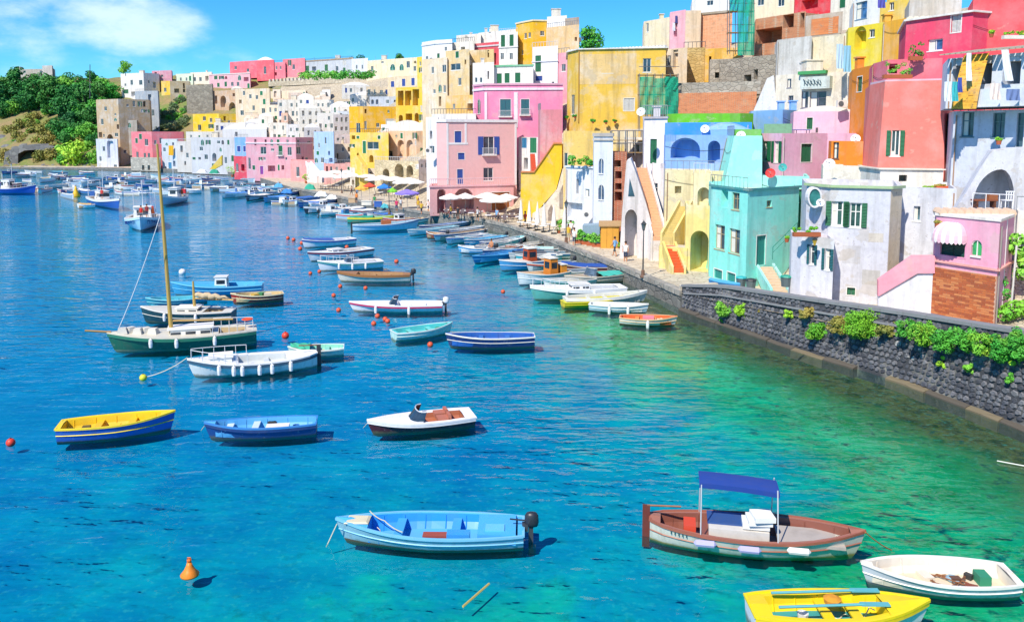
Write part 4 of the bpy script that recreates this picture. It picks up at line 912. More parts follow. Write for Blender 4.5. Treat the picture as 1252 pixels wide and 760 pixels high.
# yellow house at the top
house('bright yellow house with an arched balcony door and white upper window', [(1037, 86), (1082, 81.5), (1110, 84)], 40, 27, 75, 'f5dd3a', [(1052, 46, 14, 28, 'a'), (1066, 41, 7, 10, 'w')], D=6, age=.15, o={'deep': 1.0})
house('white attic with a blue window on top of the yellow house', [(1043, 88), (1076, 84)], 10, -6, 28, 'f2f2f0', [(1053, 13, 14, 21, 'w')], D=6, age=.15, o={'glass': '3f6a9a', 'w': '6f8ea8'})
house('ochre orange house right of the yellow arch', [(1080, 80), (1108, 77)], 45, 22, 74, 'f2b234', [], D=5, age=.15)
house('amber attic wall with tiled eave above the raspberry house', [(1076, 84), (1118, 80)], 12, -4, 26, 'f3cf58', [(1090, 8, 6, 10, 'w')], D=5, age=.2)
house('weathered grey tiled roof house above the raspberry house', [(1112, 74), (1176, 69)], 4, -12, 18, 'cdbfae', [], D=6, age=.4)
# ruins and scaffolding, top centre right
house('half ruined brick house with big dark openings under the red house', [(924, 112), (985, 105)], 27, 14, 60, 'c98a64', [(964, 26, 13, 16, 'v'), (981, 25, 5, 18, 'v'), (938, 44, 36, 18, 'v')], D=8, age=.6, mat=brickmat('c98a60', 'b8704c'), roof='bare', o={'deep': 3})
house('unfinished house with an orange brick infill panel in a concrete frame', [(985, 104), (1030, 100)], 30, 14, 60, 'b9a690', [], D=8, age=.5, roof='bare')
hh, Fs, C, z0, z1 = HF['unfinished house with an orange brick infill panel in a concrete frame']
facade_panel('brick_panel', C[0], C[1], 22, 42, 992, 1025, brickmat('e08a4c', 'd0743c'), hh)
facade_panel('concrete_beam', C[0], C[1], 43, 48, 986, 1028, plain('b0a494', .9, .4), hh, .25)
house('salmon plastered gable wall with exposed brick beside the scaffold', [(856, 122), (895, 119)], 32, 13, 68, 'e5a377', [], D=8, age=.6, mat=brickmat('e6a880', 'd8946a', 'd9b596', 1.0), cornice=[(15, .3, '9a8c78')])
house('beige strip house wall next to the pink house', [(838, 121), (857, 121)], 30, 13, 62, 'ecd0ac', [], D=8, age=.35)
house('rough yellow tuff house wall under the pink and beige strip', [(836, 116), (862, 115)], 80, 58, 102, 'd0b070', [], D=6, age=.6, mat=stonemat('d2b478', 'b89a5c', 1.6, 'a08858'))
house('yellow ochre lower wall behind the scaffold foot', [(862, 113), (905, 111)], 75, 58, 100, 'eab440', [(868, 82, 3, 26, 'v')], D=6, age=.5)
house('grey stone shed with a small square opening and lean-to roof', [(868, 108), (893, 107)], 85, 72, 102, 'bcb0a0', [(877, 92, 6, 7, 'v')], D=5, age=.6, mat=stonemat('c0b5a4', 'a09686', 1.5))
house('sloping grey stone retaining wall with two dark openings', [(880, 106), (952, 98)], 80, 66, 108, 'a8a090', [(914, 96, 9, 9, 'v'), (924, 91, 5, 12, 'v')], D=5, age=.6, mat=stonemat('b3aa9a', '948a7c', 1.4), roof='bare', name='retaining_wall', cat='wall')
house('grey concrete house wall with cracks above the graffiti balcony', [(950, 96), (992, 92)], 65, 44, 92, 'c6c4bf', [], D=6, age=.75, roof='bare')
house('cream flaking plaster wall with brown bare patches', [(990, 93), (1034, 89)], 65, 41, 92, 'e6d8b8', [], D=6, age=1.0, roof='bare')
house('derelict low house with glazed doors behind the blue wall', [(948, 91), (1060, 84)], 115, 86, 140, 'ddd2bf', [(965, 102, 5, 11, 'w'), (967, 121, 6, 8, 'w'), (984, 122, 8, 20, 'w'), (1000, 123, 20, 22, 'w')], D=6, age=.75, o={'w': '7d7a8a', 'glass': '3f3f4c'})
hh, Fs, C, z0, z1 = HF['derelict low house with glazed doors behind the blue wall']
facade_panel('balcony_panel', C[0], C[1], 94, 109, 982, 1018, stucco('c4ccc6', .7), hh, .7)
fpn = facade_panel('graffiti_panel', C[0], C[1], 96, 107, 984, 1014, stucco('c8d2cc', .6), hh, .71)
d_ = (C[1] - C[0]); u_ = d_.normalized(); n_ = Vector((u_.y, -u_.x, 0)); m = MB()
for k in range(11):
    a_, zt_ = isect(986 + k * 2.0, 97.5 + (k % 3), C[0], u_, n_); b_, zb_ = isect(987 + k * 2.0 + (k % 2) * 1.2, 105.5 - (k % 2), C[0], u_, n_); q1, q2 = C[0] + u_ * a_ + n_ * .73, C[0] + u_ * b_ + n_ * .73; q1.z, q2.z = zt_, zb_; m.tube([q1, (q1 + q2) / 2 + u_ * .1 * (-1) ** k, q2], .05, 4)
obj('graffiti', m, plain('3f5a68', .8, .2), fpn)
facade_panel('green_gutter', C[0], C[1], 87, 91, 978, 1012, plain('3f9a5a', .6, .3), hh, .5)
m = MB(); pp = ppoly([(920, 139), (938, 96), (946, 92), (950, 139)], 91.0); m.extrude(pp[::-1], (.4, 1.5, 0)); tag(obj('rubble_ramp', m, stucco('f1f0ee', .5), at=pp[0]), 'white plastered sloping wall beside the derelict house', 'wall')
house('orange brick wall with a grey capping band above the green roof', [(829, 99), (925, 95)], 120, 112, 142, 'd9834f', [], D=5, age=.4, mat=brickmat('dd8a58', 'c9744a'), roof='bare', name='brick_wall', cat='wall')
house('long grey stone parapet on top of the orange brick wall', [(829, 100), (930, 96)], 106, 99, 114, 'a9a294', [], D=3, age=.5, mat=stonemat('b3aca0', '968e82', 1.4), name='parapet_wall', cat='wall', zbot=At(829, 113, 99).z)
house('sky blue parapet box behind the blue dome', [(918, 87), (957, 82), (986, 86)], 145, 134, 160, '86b8ee', [], D=5, age=.15, o={'roofc': '8fb8ea'})
# top skyline, right
house('pink house with laundry balcony on the skyline right of the gap', [(819, 124), (838, 121.5)], 35, 12, 62, 'f4b0be', [(826, 36, 4, 18, 'v')], D=8, age=.2, o={'deep': .6})
house('cream house with one dark window at the edge of the sky gap', [(787, 131), (819, 126)], 37, 21, 58, 'f0e2bc', [(791.5, 34, 3, 11, 'w')], D=8, age=.3, clutter=1)
house('white skyline house with green awning left of the tall scaffold', [(846, 140), (892, 135)], 6, -6, 18, 'f0eeea', [(868, 4, 8, 6, 'w')], D=8, age=.3)
house('ochre and white skyline house right of the tall scaffold', [(918, 135), (974, 128)], 6, -10, 18, 'efe3c4', [(930, 2, 8, 10, 'w'), (955, 3, 8, 10, 'w')], D=8, age=.3)
house('red house with dark windows on the right skyline', [(972, 126), (1017, 119)], 2, -14, 18, 'dc3340', [(990, 5, 20, 12, 'v')], D=8, age=.2)
house('pale green shuttered house on the right skyline beside the red one', [(1016, 118), (1046, 114)], 5, -10, 22, 'e9e4d4', [(1030, 4, 7, 12, 'g')], D=8, age=.3)
# blue house and its neighbours
house('blue house with wide arched loggia under the green and blue roofs', [(813, 74.5), (892, 71.5)], 188, 165, 212, '8ab4ee', [(838, 181, 36, 25, 'a'), (873, 186, 15, 28, 'a')], D=5, age=.2, clutter=-9, o={'deep': 1.5, 'roofc': '4f98e0'})
house('bright azure roof wall above the blue arched loggia', [(813, 78.0), (919, 74.6)], 158, 149.5, 168, '2f8fe6', [], D=6, age=.12, clutter=-9, o={'roofc': '59b83a'})
house('green painted flat vaulted roof above the azure wall', [(816, 82.5), (828, 81.2), (905, 79.6), (921, 80.5)], 145, 138.5, 152, '66b82e', [], D=6, age=.3, roof='bare', o={'roofc': '6cc42e'})
house('light blue domed roof beside the azure wall', [(858, 74.4), (921, 72.4)], 163, 159, 170, '86b6ec', [], D=5, age=.12, roof='dome', rise=.7, o={'roofc': '86b6ec'})
house('small green flat roof box in front of the rose pink house', [(899, 70.5), (931, 69.6)], 164, 158, 170, '5cb034', [], D=3.6, age=.2, clutter=-9, o={'roofc': '62b836'})
house('cream yellow wall with rain stains below the blue house', [(813, 71), (889, 69.0)], 230, 209, 275, 'f3e4b4', [(829, 232, 8, 9, 'v')], D=3, age=.6, o={'deep': .6})
house('yellow house with the big ochre archway facing the promenade', [(838, 65.4), (869, 64.2)], 295, 252, 334, 'fbe490', [(855, 307, 22, 50, 'a')], D=4.2, age=.35, o={'deep': 2.4})
house('low yellow stair block in front of the ochre stair ramp', [(806, 66.6), (840, 65.2)], 315, 303, 334, 'fbe490', [], D=1.6, age=.35, roof='bare')
house('pale arched niche wall left of the aqua corner house', [(848, 68.5), (870, 67.5)], 240, 212, 290, 'e9dcae', [(860, 252, 15, 46, 'a')], D=3, age=.3, o={'deep': .9})
house('tall white house with a long green shutter and a roof terrace rail', [(787, 79.6), (815, 78.2)], 200, 143, 300, 'ece3ea', [(799, 185, 8, 30, 'g')], D=6, age=.25, cornice=[(145, .2, 'a9a0a8')])
house('white lower annex below the tall house with green shutter', [(797, 77.4), (822, 76.4)], 250, 200, 312, 'efe6e2', [(801, 232, 6, 16, 'w')], D=3, age=.3)
# white stair house with its pointed gable, orange steps and arched door
t = thing('stair_house', 'white pointed stair house with an arched doorway and long pale steps', 'house', At(780, 315, 72))
prof = [(757, 320), (766, 197), (771, 194), (776, 207), (789, 246), (800, 284), (806, 320)]
m = MB(); Y0 = 72.0
arch = [(764, 318)] + [(764 + 7.5 - 7.5 * math.cos(math.pi * i / 8), 268 - 12 * math.sin(math.pi * i / 8)) for i in range(9)] + [(779, 318)]
pr = [At(a, b, Y0) for a, b in prof[1:]] ; left = At(757, 320, Y0)
outer = [left] + pr
# facade as a fan around the arch: left strip, right strip and the piece above
AP = [At(a, b, Y0) for a, b in arch]
top = [At(766, 197, Y0), At(771, 194, Y0), At(776, 207, Y0), At(789, 246, Y0)]
m.poly([left, AP[0], AP[1], At(760.5, 260, Y0)]); m.poly([At(760.5, 260, Y0), AP[1], AP[3], AP[5], top[1], top[0]]); m.poly([AP[5], AP[7], AP[9], top[3], top[2], top[1]]); m.poly([AP[9], AP[10], At(806, 320, Y0), At(800, 284, Y0), top[3]])
for a, b, c in ((1, 2, 3), (3, 4, 5), (5, 6, 7), (7, 8, 9)): m.poly([AP[a], AP[b], AP[c]][::-1])
dep = Vector((.9, 5.5, 0)); edge = [left] + [At(760.5, 260, Y0)] + top + [At(800, 284, Y0), At(806, 320, Y0)]
for a, b in zip(edge[:-1], edge[1:]): m.quad(a, b, b + dep, a + dep)
dp = Vector((.2, 1.6, 0))
for a, b in zip(AP[:-1], AP[1:]): m.quad(b, a, a + dp, b + dp)
m.poly([p + dp for p in AP]); obj('wall', m, stucco('efe6e4', .35), t)
m = MB(); tri = [At(768, 240, Y0 - .03), At(776, 240, Y0 - .03), At(770, 218, Y0 - .03)]; m.extrude(tri, (0, .04, 0)); w = obj('window', m, glass('3a5566'), t)
for a, b in zip(tri, tri[1:] + tri[:1]): pass
def steps_seen(label, pts, n, wpx, col, side, Y, Yhi, parapet=None):
    """steps that climb the picture from pts[0] up to pts[1], seen from the front"""
    lo, hi = At(*pts[0], Y), At(*pts[1], Yhi); w = (At(pts[0][0] + wpx, pts[0][1], Y) - lo).x
    return stairs(label, lo, hi, w, n, col, side, wallh=parapet[0] if parapet else 0, wallcol=parapet[1] if parapet else None, across=(1, 0.02, 0))
steps_seen('long flight of pale orange steps on the white stair house', [(806, 292), (783, 205)], 26, 15, 'e8b48c', 'efe4de', 70.6, 78.5, (.55, 'f3ece8'))
steps_seen('short flight of red orange steps on the yellow arch house', [(830, 331), (818, 300)], 9, 12, 'd8602c', 'f1d97a', 63.6, 66.6, (.35, 'f3dc80'))
steps_seen('ochre stair ramp rising behind the yellow arch house', [(816, 292), (838, 252)], 14, 12, 'd9c27a', 'e8cf78', 66.9, 68.9, (.5, 'ecd684'))
steps_seen('pale stone steps beside the aqua corner house', [(954, 357), (935, 326)], 9, 18, 'd9c2a6', 'c9b79c', 55.0, 58.6, (.25, '8fe0d8'))
# towers and shed by the promenade
house('slim white tower with two arched windows behind the orange shed', [(726, 83.5), (749, 82)], 215, 166, 290, 'eaeef8', [(735, 203, 6, 18, 'A'), (735, 235, 7, 18, 'A')], D=6, age=.2, o={'glassA': '4c5f78'}, cornice=[(167, .35, 'a89f96'), (172, .2, 'b4aca2')])
house('white house with a flowered terrace left of the slim tower', [(692, 93.5), (727, 90)], 240, 206, 292, 'edf0f6', [(706, 228, 3, 18, 'v'), (703, 257, 18, 18, 'v'), (718, 236, 5, 10, 'w')], D=5, age=.25, cornice=[(206, .2, 'd3dbe6')], o={'deep': .7})
house('narrow unfinished brick house with open floors behind scaffolding', [(748, 82.5), (766, 81.5)], 220, 186, 300, 'b5653f', [(755, 200, 8, 8, 'v'), (756, 214, 8, 9, 'v'), (756, 240, 9, 11, 'v'), (756, 228, 8, 8, 'v')], D=5, age=.5, mat=brickmat('b9684a', 'a3553a'), o={'deep': 1.5})
house('pale plastered wall between brick house and stair house', [(764, 86), (790, 84)], 200, 168, 300, 'e9e0cf', [(778, 182, 7, 10, 'v')], D=4, age=.5)
q = G(747, 302, 1.1)
t = thing('shed', 'ochre plywood shed on the promenade', 'shed', q)
for k in range(3):
    m = MB(); a = At(734.6 + k * 7.3, 300, 78.4); b = At(734.6 + (k + 1) * 7.3 - .3, 300, 78.4); m.obox((a.x, a.y, 1.0), (b.x - a.x, 0, 0), (0, -.05 - .02 * (k % 2), 0), (0, 0, 2.25)); obj('panel', m, plain('dfa23c', .7, .25), t)
m = MB(); a = At(734, 300, 78.5); b = At(757, 300, 78.5); m.obox((a.x, a.y, 1.0), (b.x - a.x, .02, 0), (.3, 2.2, 0), (0, 0, 2.2)); obj('body', m, plain('c98f3a', .8, .3), t)
m = MB(); m.obox((a.x - .2, a.y - .3, 3.22), (b.x - a.x + .4, 0, .0), (.3, 2.8, .2), (0, 0, .1)); obj('roof', m, plain('b9986a', .9, .4), t)
m = MB(); a = At(712, 300, 82.0); b = At(733, 300, 79.5); m.obox((a.x, a.y, 1.0), b - a, (.3, 2, 0), (0, 0, 1.9)); tag(obj('planter_screen', m, plain('8fa6b4', .8, .3), at=a), 'grey blue screen behind the potted plants next to the ochre shed', 'screen')
# yellow stair wall and rose tower
t = thing('stair_tower', 'bright yellow stair flank sweeping down to the promenade', 'staircase', At(655, 272, 103))
pp = ppoly([(636, 273), (637, 211), (653, 211), (677, 176), (687, 176), (687, 205), (680, 232), (650, 266), (648, 273)], 104)
m = MB(); m.extrude(pp[::-1], (.3, 2.4, 0)); obj('flank', m, stucco('f7cf2e', .15), t)
for a, b in (((637, 211), (653, 211)), ((653, 211), (677, 176)), ((677, 176), (687, 176))):
    m = MB(); p, q = At(*a, 103.95), At(*b, 103.95); m.obox(p + Vector((0, -.12, 0)), q - p, (0, .5, 0), (0, 0, .18)); obj('coping', m, plain('d88a5a', .8, .2), t)
t = thing('buttress_wall', 'rough white buttressed base under the yellow stair', 'wall', At(676, 280, 101))
pp = ppoly([(649, 290), (651, 261), (664, 252), (681, 231), (688, 206), (704, 206), (704, 292)], 103.8); m = MB(); m.extrude(pp[::-1], (.3, 2.6, 0)); obj('wall', m, stucco('ede2d2', .6), t)
for pts in ([(653, 284), (653, 268), (656, 263), (659, 268), (659, 284)], [(670, 285), (670, 258), (674, 250), (678, 258), (678, 285)], [(684, 254), (684, 236), (688, 226), (692, 236), (692, 254)]):
    m = MB(); q_ = ppoly(pts, 103.65); m.extrude(q_[::-1], (0, .2, 0)); obj('blind_arch', m, stucco('8d8078', .5), t)
house('dark rose windowless tower beside the yellow stair', [(658, 109), (661, 107), (687, 106.5)], 170, 134, 225, 'd08088', [], D=6, age=.3, batter=.01)
house('narrow white passage house with green door and red steps', [(634, 120), (660, 117)], 200, 168, 258, 'eeeae6', [(641, 172, 6, 18, 'b'), (652, 177, 8, 20, 'd'), (643, 200, 5, 14, 'v'), (640, 230, 4, 20, 'v')], D=6, age=.4, o={'b': '3f8fc0'})
steps_seen('narrow red steps in the passage beside the rose tower', [(653, 212), (651, 188)], 9, 6, 'cf5a3a', 'd8b49a', 112, 116)
# the main pink house
PK = 'ffb9c2'
house('big pink house with blue shutters and white bands behind the umbrellas', [(534, 115.5), (546, 114.9), (632, 118.5)], 190, 147, 258, 'ffc6c2', [
    (560, 167.5, 8, 14, 'b'), (597.5, 178, 13, 22, 'B+'), (564, 191, 8, 8, 'b'), (562.5, 216, 7, 18, 'b'), (597, 213, 12, 16, 'w')], D=11, age=.03, o={'B': 'f6f4f2', 'frame': 'f6f2f0'}, cornice=[(149.3, .38, 'f7f2f0')])
house('pink arched ground floor terrace in front of the big pink house', [(525.5, 112.0), (628, 116.5)], 240, 227, 264, 'ffbcb8', [(540, 246, 11, 30, 'a'), (567, 243, 25, 26, 'a'), (612, 246, 22, 22, 'D')], D=5, age=.15, o={'D': '9a5a2c', 'deep': 2.2}, zbot=.9, cornice=[(229, .2, 'f3b9bd')])
hh, Fs, C, z0, z1 = HF['pink arched ground floor terrace in front of the big pink house']
F0, W0 = Fs[0]; m = MB()
n = 46
for k in range(n + 1): m.tube([F0(W0 * k / n, z1, -.02), F0(W0 * k / n, z1 + .85, -.02)], .035, 4)
m.obox(F0(0, z1 + .85, .06), F0(W0, 0) - F0(0, 0), F0(0, 0, -.14) - F0(0, 0), (0, 0, .1)); obj('balustrade', m, stucco('f0c4c8', .2), hh)
hh, Fs, C, z0, z1 = HF['big pink house with blue shutters and white bands behind the umbrellas']
F0, W0 = Fs[1]; m = MB()
for px in (545.5, 569.5, 630.5):
    a = isect(px, 190, C[1], (C[2] - C[1]).normalized(), Vector(((C[2] - C[1]).normalized().y, -(C[2] - C[1]).normalized().x, 0)))[0]; a = max(.15, min(W0 - .2, a)); lo = isect(px, 176 if px == 569.5 else 226, C[1], (C[2] - C[1]).normalized(), Vector(((C[2] - C[1]).normalized().y, -(C[2] - C[1]).normalized().x, 0)))[1]
    m.obox(F0(a - .14, lo, .03), F0(a + .14, 0) - F0(a - .14, 0), F0(0, 0, -.09) - F0(0, 0, 0), (0, 0, z1 - .42 - lo)); obj('white_band', m, stucco('f7f2f0', .12), hh); m = MB()
lo = isect(558, 177, C[1], Vector((1, .03, 0)).normalized(), Vector((.03, -1, 0)).normalized())[1]; m.obox(F0(.3, lo, .03), F0(W0 * .27, 0) - F0(0, 0), F0(0, 0, -.075) - F0(0, 0), (0, 0, .3)); obj('white_band', m, stucco('f7f2f0', .12), hh)
house('white roof terrace strip left of the big pink house', [(521, 121), (536, 119.5)], 160, 143, 232, 'f2efec', [(527, 165, 3, 10, 'v'), (528, 183, 6, 9, 'w')], D=8, age=.3)
# magenta house above
house('magenta pink house with blue green balcony windows and white cornice bands', [(579, 135), (592, 131.5), (688, 130.5)], 128, 102, 165, 'e486ac', [(585.5, 130, 4, 18, 'A'), (618, 132, 13, 21, 'd+'), (642, 131, 10, 19, 'd+')], D=9, age=.16, o={'d': '1f5f6c', 'frame': 'efe6ea'}, cornice=[(110, .35, 'e6dbe6'), (104, .28, 'cf9ab0')])
hh, Fs, C, z0, z1 = HF['magenta pink house with blue green balcony windows and white cornice bands']
for px in (592.5, 630):
    facade_panel('pilaster', C[1], C[2], 113, 156, px - .0 if px < 600 else px - 1.5, px + 3, stucco('ecdfe8', .2), hh, .1)
house('low white roof wall with planted terrace left of the magenta house', [(528, 133), (582, 130)], 145, 139, 165, 'f0ece6', [(550, 150, 3, 8, 'v')], D=5, age=.4)
# upper row behind the magenta house
house('white house with three green shutters and a green roof edge', [(603, 143), (652, 141)], 92, 80, 112, 'e9e6e0', [(610.5, 96, 6, 12, 'g'), (620, 95.5, 6, 12, 'g'), (633, 95, 6.5, 12, 'g')], D=7, age=.4, cornice=[(81, .3, '5fae84')])
house('low white stepped house left of the green shuttered row', [(578, 144), (604, 142)], 90, 76, 112, 'efe9e2', [(582, 98, 3, 6, 'w'), (588, 98, 3, 6, 'w'), (597, 92, 2, 10, 'v')], D=7, age=.4, clutter=1)
house('white house with one tall green shutter below the yellow tower', [(651, 146), (682, 143.5)], 78, 56, 108, 'f2f0f2', [(658, 78, 7, 20, 'g'), (659, 96, 8, 6, 'b'), (676, 102, 3, 4, 'w')], D=7, age=.2, cornice=[(75, .15, 'c8ccd8')])
house('pink strip house with a grey window beside the yellow eaves', [(680, 144), (696, 142)], 82, 64, 104, 'f0a4b2', [(689, 83, 5, 9, 'w')], D=7, age=.25)
house('tall golden yellow house on the skyline with twin small windows', [(631, 172), (638, 170), (652, 167), (669, 167.5)], 50, 25, 78, 'f4bd24', [(642.5, 44, 3, 7, 'w'), (647.5, 43, 3, 6, 'w'), (639, 64, 2, 5, 'w'), (663, 41, 5, 6, 'w')], D=9, age=.14, o={'frame': 'f6e8b8'}, cornice=[(26, .3, 'f3e4b4')])
house('sand coloured block with white roof parapet at the skyline top', [(668, 164), (708, 159)], 40, 30, 58, 'dcb884', [(704, 48, 3, 5, 'v')], D=9, age=.35, clutter=1)
house('white roof terrace on the sand coloured skyline block', [(669, 166), (693, 164)], 25, 19, 32, 'f2f0ee', [], D=6, age=.2, clutter=1)
house('grey brown attic strip behind the white roof terrace', [(691, 163), (708, 161)], 25, 21, 32, '9c8a78', [], D=6, age=.3)
house('white house with green balcony shutters beside the golden house', [(610, 170), (633, 168)], 50, 39, 76, 'e6e6e2', [(615, 50.5, 5, 15, 'g'), (625.5, 49.5, 5, 14, 'g'), (614, 69, 4, 8, 'w'), (625, 69, 4, 8, 'w')], D=8, age=.3, cornice=[(58, .25, 'd0d0d0')])
house('dark red house with a grey terrace line behind the ochre wall', [(580, 176), (611, 172)], 60, 51, 82, 'cf4a58', [(605, 72, 3, 14, 'v')], D=7, age=.25, cornice=[(56, .3, 'c8c0c4')])
house('white skyline roofs with chimney between tower and golden house', [(585, 190), (636, 182)], 45, 35, 60, 'efebe4', [(599, 40, 3, 3, 'v')], D=8, age=.3, clutter=3)
house('cream skyline house with flat roof left of the white roofs', [(558, 192), (588, 188)], 48, 41, 60, 'e8e0d2', [(570, 46, 3, 4, 'w')], D=8, age=.35, clutter=2)
house('ochre wall house in shade right of the beige tall house', [(573, 160), (604, 157)], 72, 60, 100, 'd9bd84', [(597, 66, 2, 9, 'v')], D=7, age=.45)
house('tall sandstone house with green window and little awning', [(545, 158), (574, 154)], 95, 60, 138, 'dcc08c', [(559, 67, 4, 8, 'g'), (557, 82, 12, 8, 'w'), (562, 100, 4, 9, 'w'), (569, 76, 2, 6, 'v')], D=8, age=.5)
house('tall beige house with rows of narrow dark windows', [(516, 162), (547, 157)], 100, 70, 140, 'e3cba6', [(529, 86, 3, 8, 'w'), (543, 84, 5, 9, 'w'), (538, 108, 4, 9, 'A'), (543.5, 109, 3, 9, 'w'), (538, 124, 3, 12, 'v'), (531, 112, 3, 5, 'w')], D=8, age=.4)
house('ochre lower house with potted terrace below the sandstone house', [(545, 150), (582, 146)], 125, 116, 142, 'f0bf68', [(575, 131, 7, 9, 'v'), (555, 130, 3, 6, 'w')], D=6, age=.4)
house('white tower house with a pitched roof edge on the left of the ridge', [(516, 182), (532, 178), (553, 176)], 65, 48, 84, 'f1efec', [(522, 73, 3, 8, 'w'), (527, 74, 3, 6, 'b'), (536, 69, 3, 7, 'g'), (545, 60, 3, 5, 'w')], D=8, age=.2, cornice=[(53, .3, 'dfe3ee')])
house('grey roofed cream house stepping down beside the white tower house', [(551, 178), (580, 174)], 60, 50, 80, 'd9d3c6', [(556, 62, 3, 5, 'w'), (566, 60, 5, 5, 'v')], D=7, age=.3, clutter=1)
# big yellow house with eaves
house('large golden yellow house with peeling plaster and white eaves', [(694, 108.5), (707, 105.0), (813, 103.0)], 130, 59, 210, 'fdce50', [(700.5, 128, 4, 24, 'w'), (743, 80, 13, 19, 'w'), (791, 80, 10, 17, 'w'), (769, 128, 13, 15, 'x'), (690, 190, 4, 20, 'w')], D=10, age=.30, roof='eave', o={'w': 'e9e4d6', 'tile': 'eae6de'})
hh, Fs, C, z0, z1 = HF['large golden yellow house with peeling plaster and white eaves']
facade_panel('plaster_patch', C[1], C[2], 66, 103, 708, 778, stucco('f8d28c', .5), hh, .012)
facade_panel('downpipe', C[1], C[2], 62, 150, 707, 708.3, plain('b8862c', .5, .1), hh, .1)
house('pale yellow retaining wall under the golden house with tufts of plants', [(689, 101.5), (780, 98.5)], 185, 160, 215, 'f3cf74', [(692, 195, 4, 16, 'w')], D=3, age=.4, cat='wall', name='retaining_wall')
house('grey brown cornice house corner between golden house and pink skyline house', [(812, 112), (840, 109)], 80, 58, 106, 'd9c2a2', [(826, 72, 6, 22, 'v'), (818, 74, 4, 12, 'w')], D=6, age=.5, o={'deep': .6})
# ------------------------------------------------------------------ centre left, far town
def HH(label, x0, x1, yt, yb, col, wins=(), **kw): return H(label, x0, x1, yt, yb, col, wins, near=False, **kw)
house('big deep yellow house with a bright left face and a pale awning', [(427, 184), (444, 181), (486, 184)], 147, 130, 165, 'f2b91e', [(438, 157, 5, 13, 'w'), (447, 153, 3, 10, 'w'), (477, 150, 10, 9, 'x'), (462, 153, 4, 5, 'w')], D=8, age=.2, near=False)
house('yellow loggia house with open pillared bays and arched doors', [(484, 188), (527, 184)], 130, 106, 156, 'f3c93e', [(490, 120, 7, 18, 'v'), (499, 120, 8, 18, 'v'), (508.5, 119, 8, 20, 'v'), (490, 147, 5, 13, 'a'), (509.5, 145, 5, 14, 'a'), (500, 146, 8, 14, 'v'), (521, 125, 4, 6, 'w')], D=8, age=.2, near=False, o={'deep': 1.8})
house('lower yellow house with green door and outside steps', [(428, 170), (475, 166)], 180, 162, 212, 'f4d25a', [(445.5, 180, 4, 15, 'd'), (456, 178, 14, 9, 'w'), (454, 194, 5, 9, 'a'), (437, 200, 6, 12, 'a')], D=7, age=.25, near=False)
steps_seen('yellow outside steps climbing the lower yellow house', [(446, 204), (436, 190)], 9, 5, 'e8c46a', 'f0cb52', 160, 165, (.5, 'f4d25a'))
house('peach house with two tall arches and a curved gable', [(468, 172), (509, 166), (530, 168)], 177, 160, 205, 'f0c9a4', [(490, 182, 8, 22, 'a'), (501, 182, 8, 22, 'a'), (475, 188, 10, 8, 'w'), (515, 195, 4, 12, 'v')], D=8, age=.35, near=False, roof='vault', rise=2.2, o={'deep': .8, 'roofc': 'f1ece4'})
house('rough tuff arcade with dark vaults under the peach house', [(458, 158), (514, 150)], 208, 198, 236, 'd9c8a4', [(488, 210, 11, 20, 'a'), (501, 211, 8, 18, 'a'), (472, 214, 8, 16, 'a')], D=5, age=.7, near=False, mat=stonemat('e0d0ac', 'c4b28c', 1.0), o={'deep': 2})
house('light blue house among the white houses', [(384, 190), (408, 187)], 174, 161, 200, 'a9c8ee', [(398, 172, 2, 8, 'w'), (390, 178, 2, 6, 'w')], D=6, age=.2, near=False)
house('large dusty pink house with white framed windows and green balcony door on the far quay', [(301, 216), (314, 211), (362, 208), (382, 214)], 190, 168, 217, 'd69aa6', [(305, 200, 3, 14, 'w'), (322, 184, 7, 9, 'w'), (343, 184, 5, 12, 'g+'), (354, 185, 5, 10, 'w'), (365, 184, 5, 9, 'w'), (332, 206, 9, 7, 'v'), (320, 208, 4, 10, 'p')], D=9, age=.2, near=False, o={'p': '8a3f9a'}, cornice=[(176, .4, 'e6cfd4')])
house('low salmon pink house with white outside stairs on the far quay', [(355, 196), (401, 190)], 205, 197, 222, 'f0a2a0', [(364, 210, 4, 12, 'w')], D=7, age=.2, near=False)
steps_seen('white outside steps on the low salmon pink house', [(390, 214), (377, 199)], 9, 5, 'f0ece6', 'efe0da', 188, 191, (.4, 'f6f4f2'))
house('small blue house above a red shop front', [(287, 222), (303, 220)], 178, 168, 192, '6aa6e6', [(292, 182, 4, 7, 'b'), (299, 182, 3, 7, 'b')], D=6, age=.2, near=False)
house('red shop front below the small blue house', [(286, 219), (303, 217)], 200, 191, 216, 'd0485a', [(290, 205, 3, 10, 'w'), (297, 205, 4, 8, 'v')], D=4, age=.2, near=False, o={'deep': 1})
house('white zigzag house with curved terraces near the yellow boat shed', [(234, 252), (288, 244)], 190, 168, 215, 'c2bfbf', [(246, 182, 4, 5, 'w'), (252, 192, 4, 6, 'w'), (262, 192, 5, 10, 'a'), (276, 196, 3, 8, 'w')], D=8, age=.2, near=False, clutter=1)
m = MB(); pp = ppoly([(256, 207), (271, 190), (271, 202), (262, 207)], 238); m.extrude(pp[::-1], (0, 1, 0)); tag(obj('staircase', m, stucco('f0c92e', .15), at=pp[0]), 'yellow triangular stair side on the far quay', 'staircase')
house('white domed terrace roof among the far houses', [(272, 232), (326, 226)], 162, 158, 178, 'c4c8ce', [], D=7, age=.15, near=False, roof='dome', rise=2.4, o={'roofc': 'dcdcdc'})
house('white house with blue door and yellow cloth near the mast', [(198, 270), (217, 266)], 188, 170, 212, 'c0c4cc', [(208, 203, 4, 9, 'b'), (201, 183, 3, 5, 'w'), (213, 200, 3, 7, 'v')], D=7, age=.2, near=False, o={'b': '3a9ac8'})
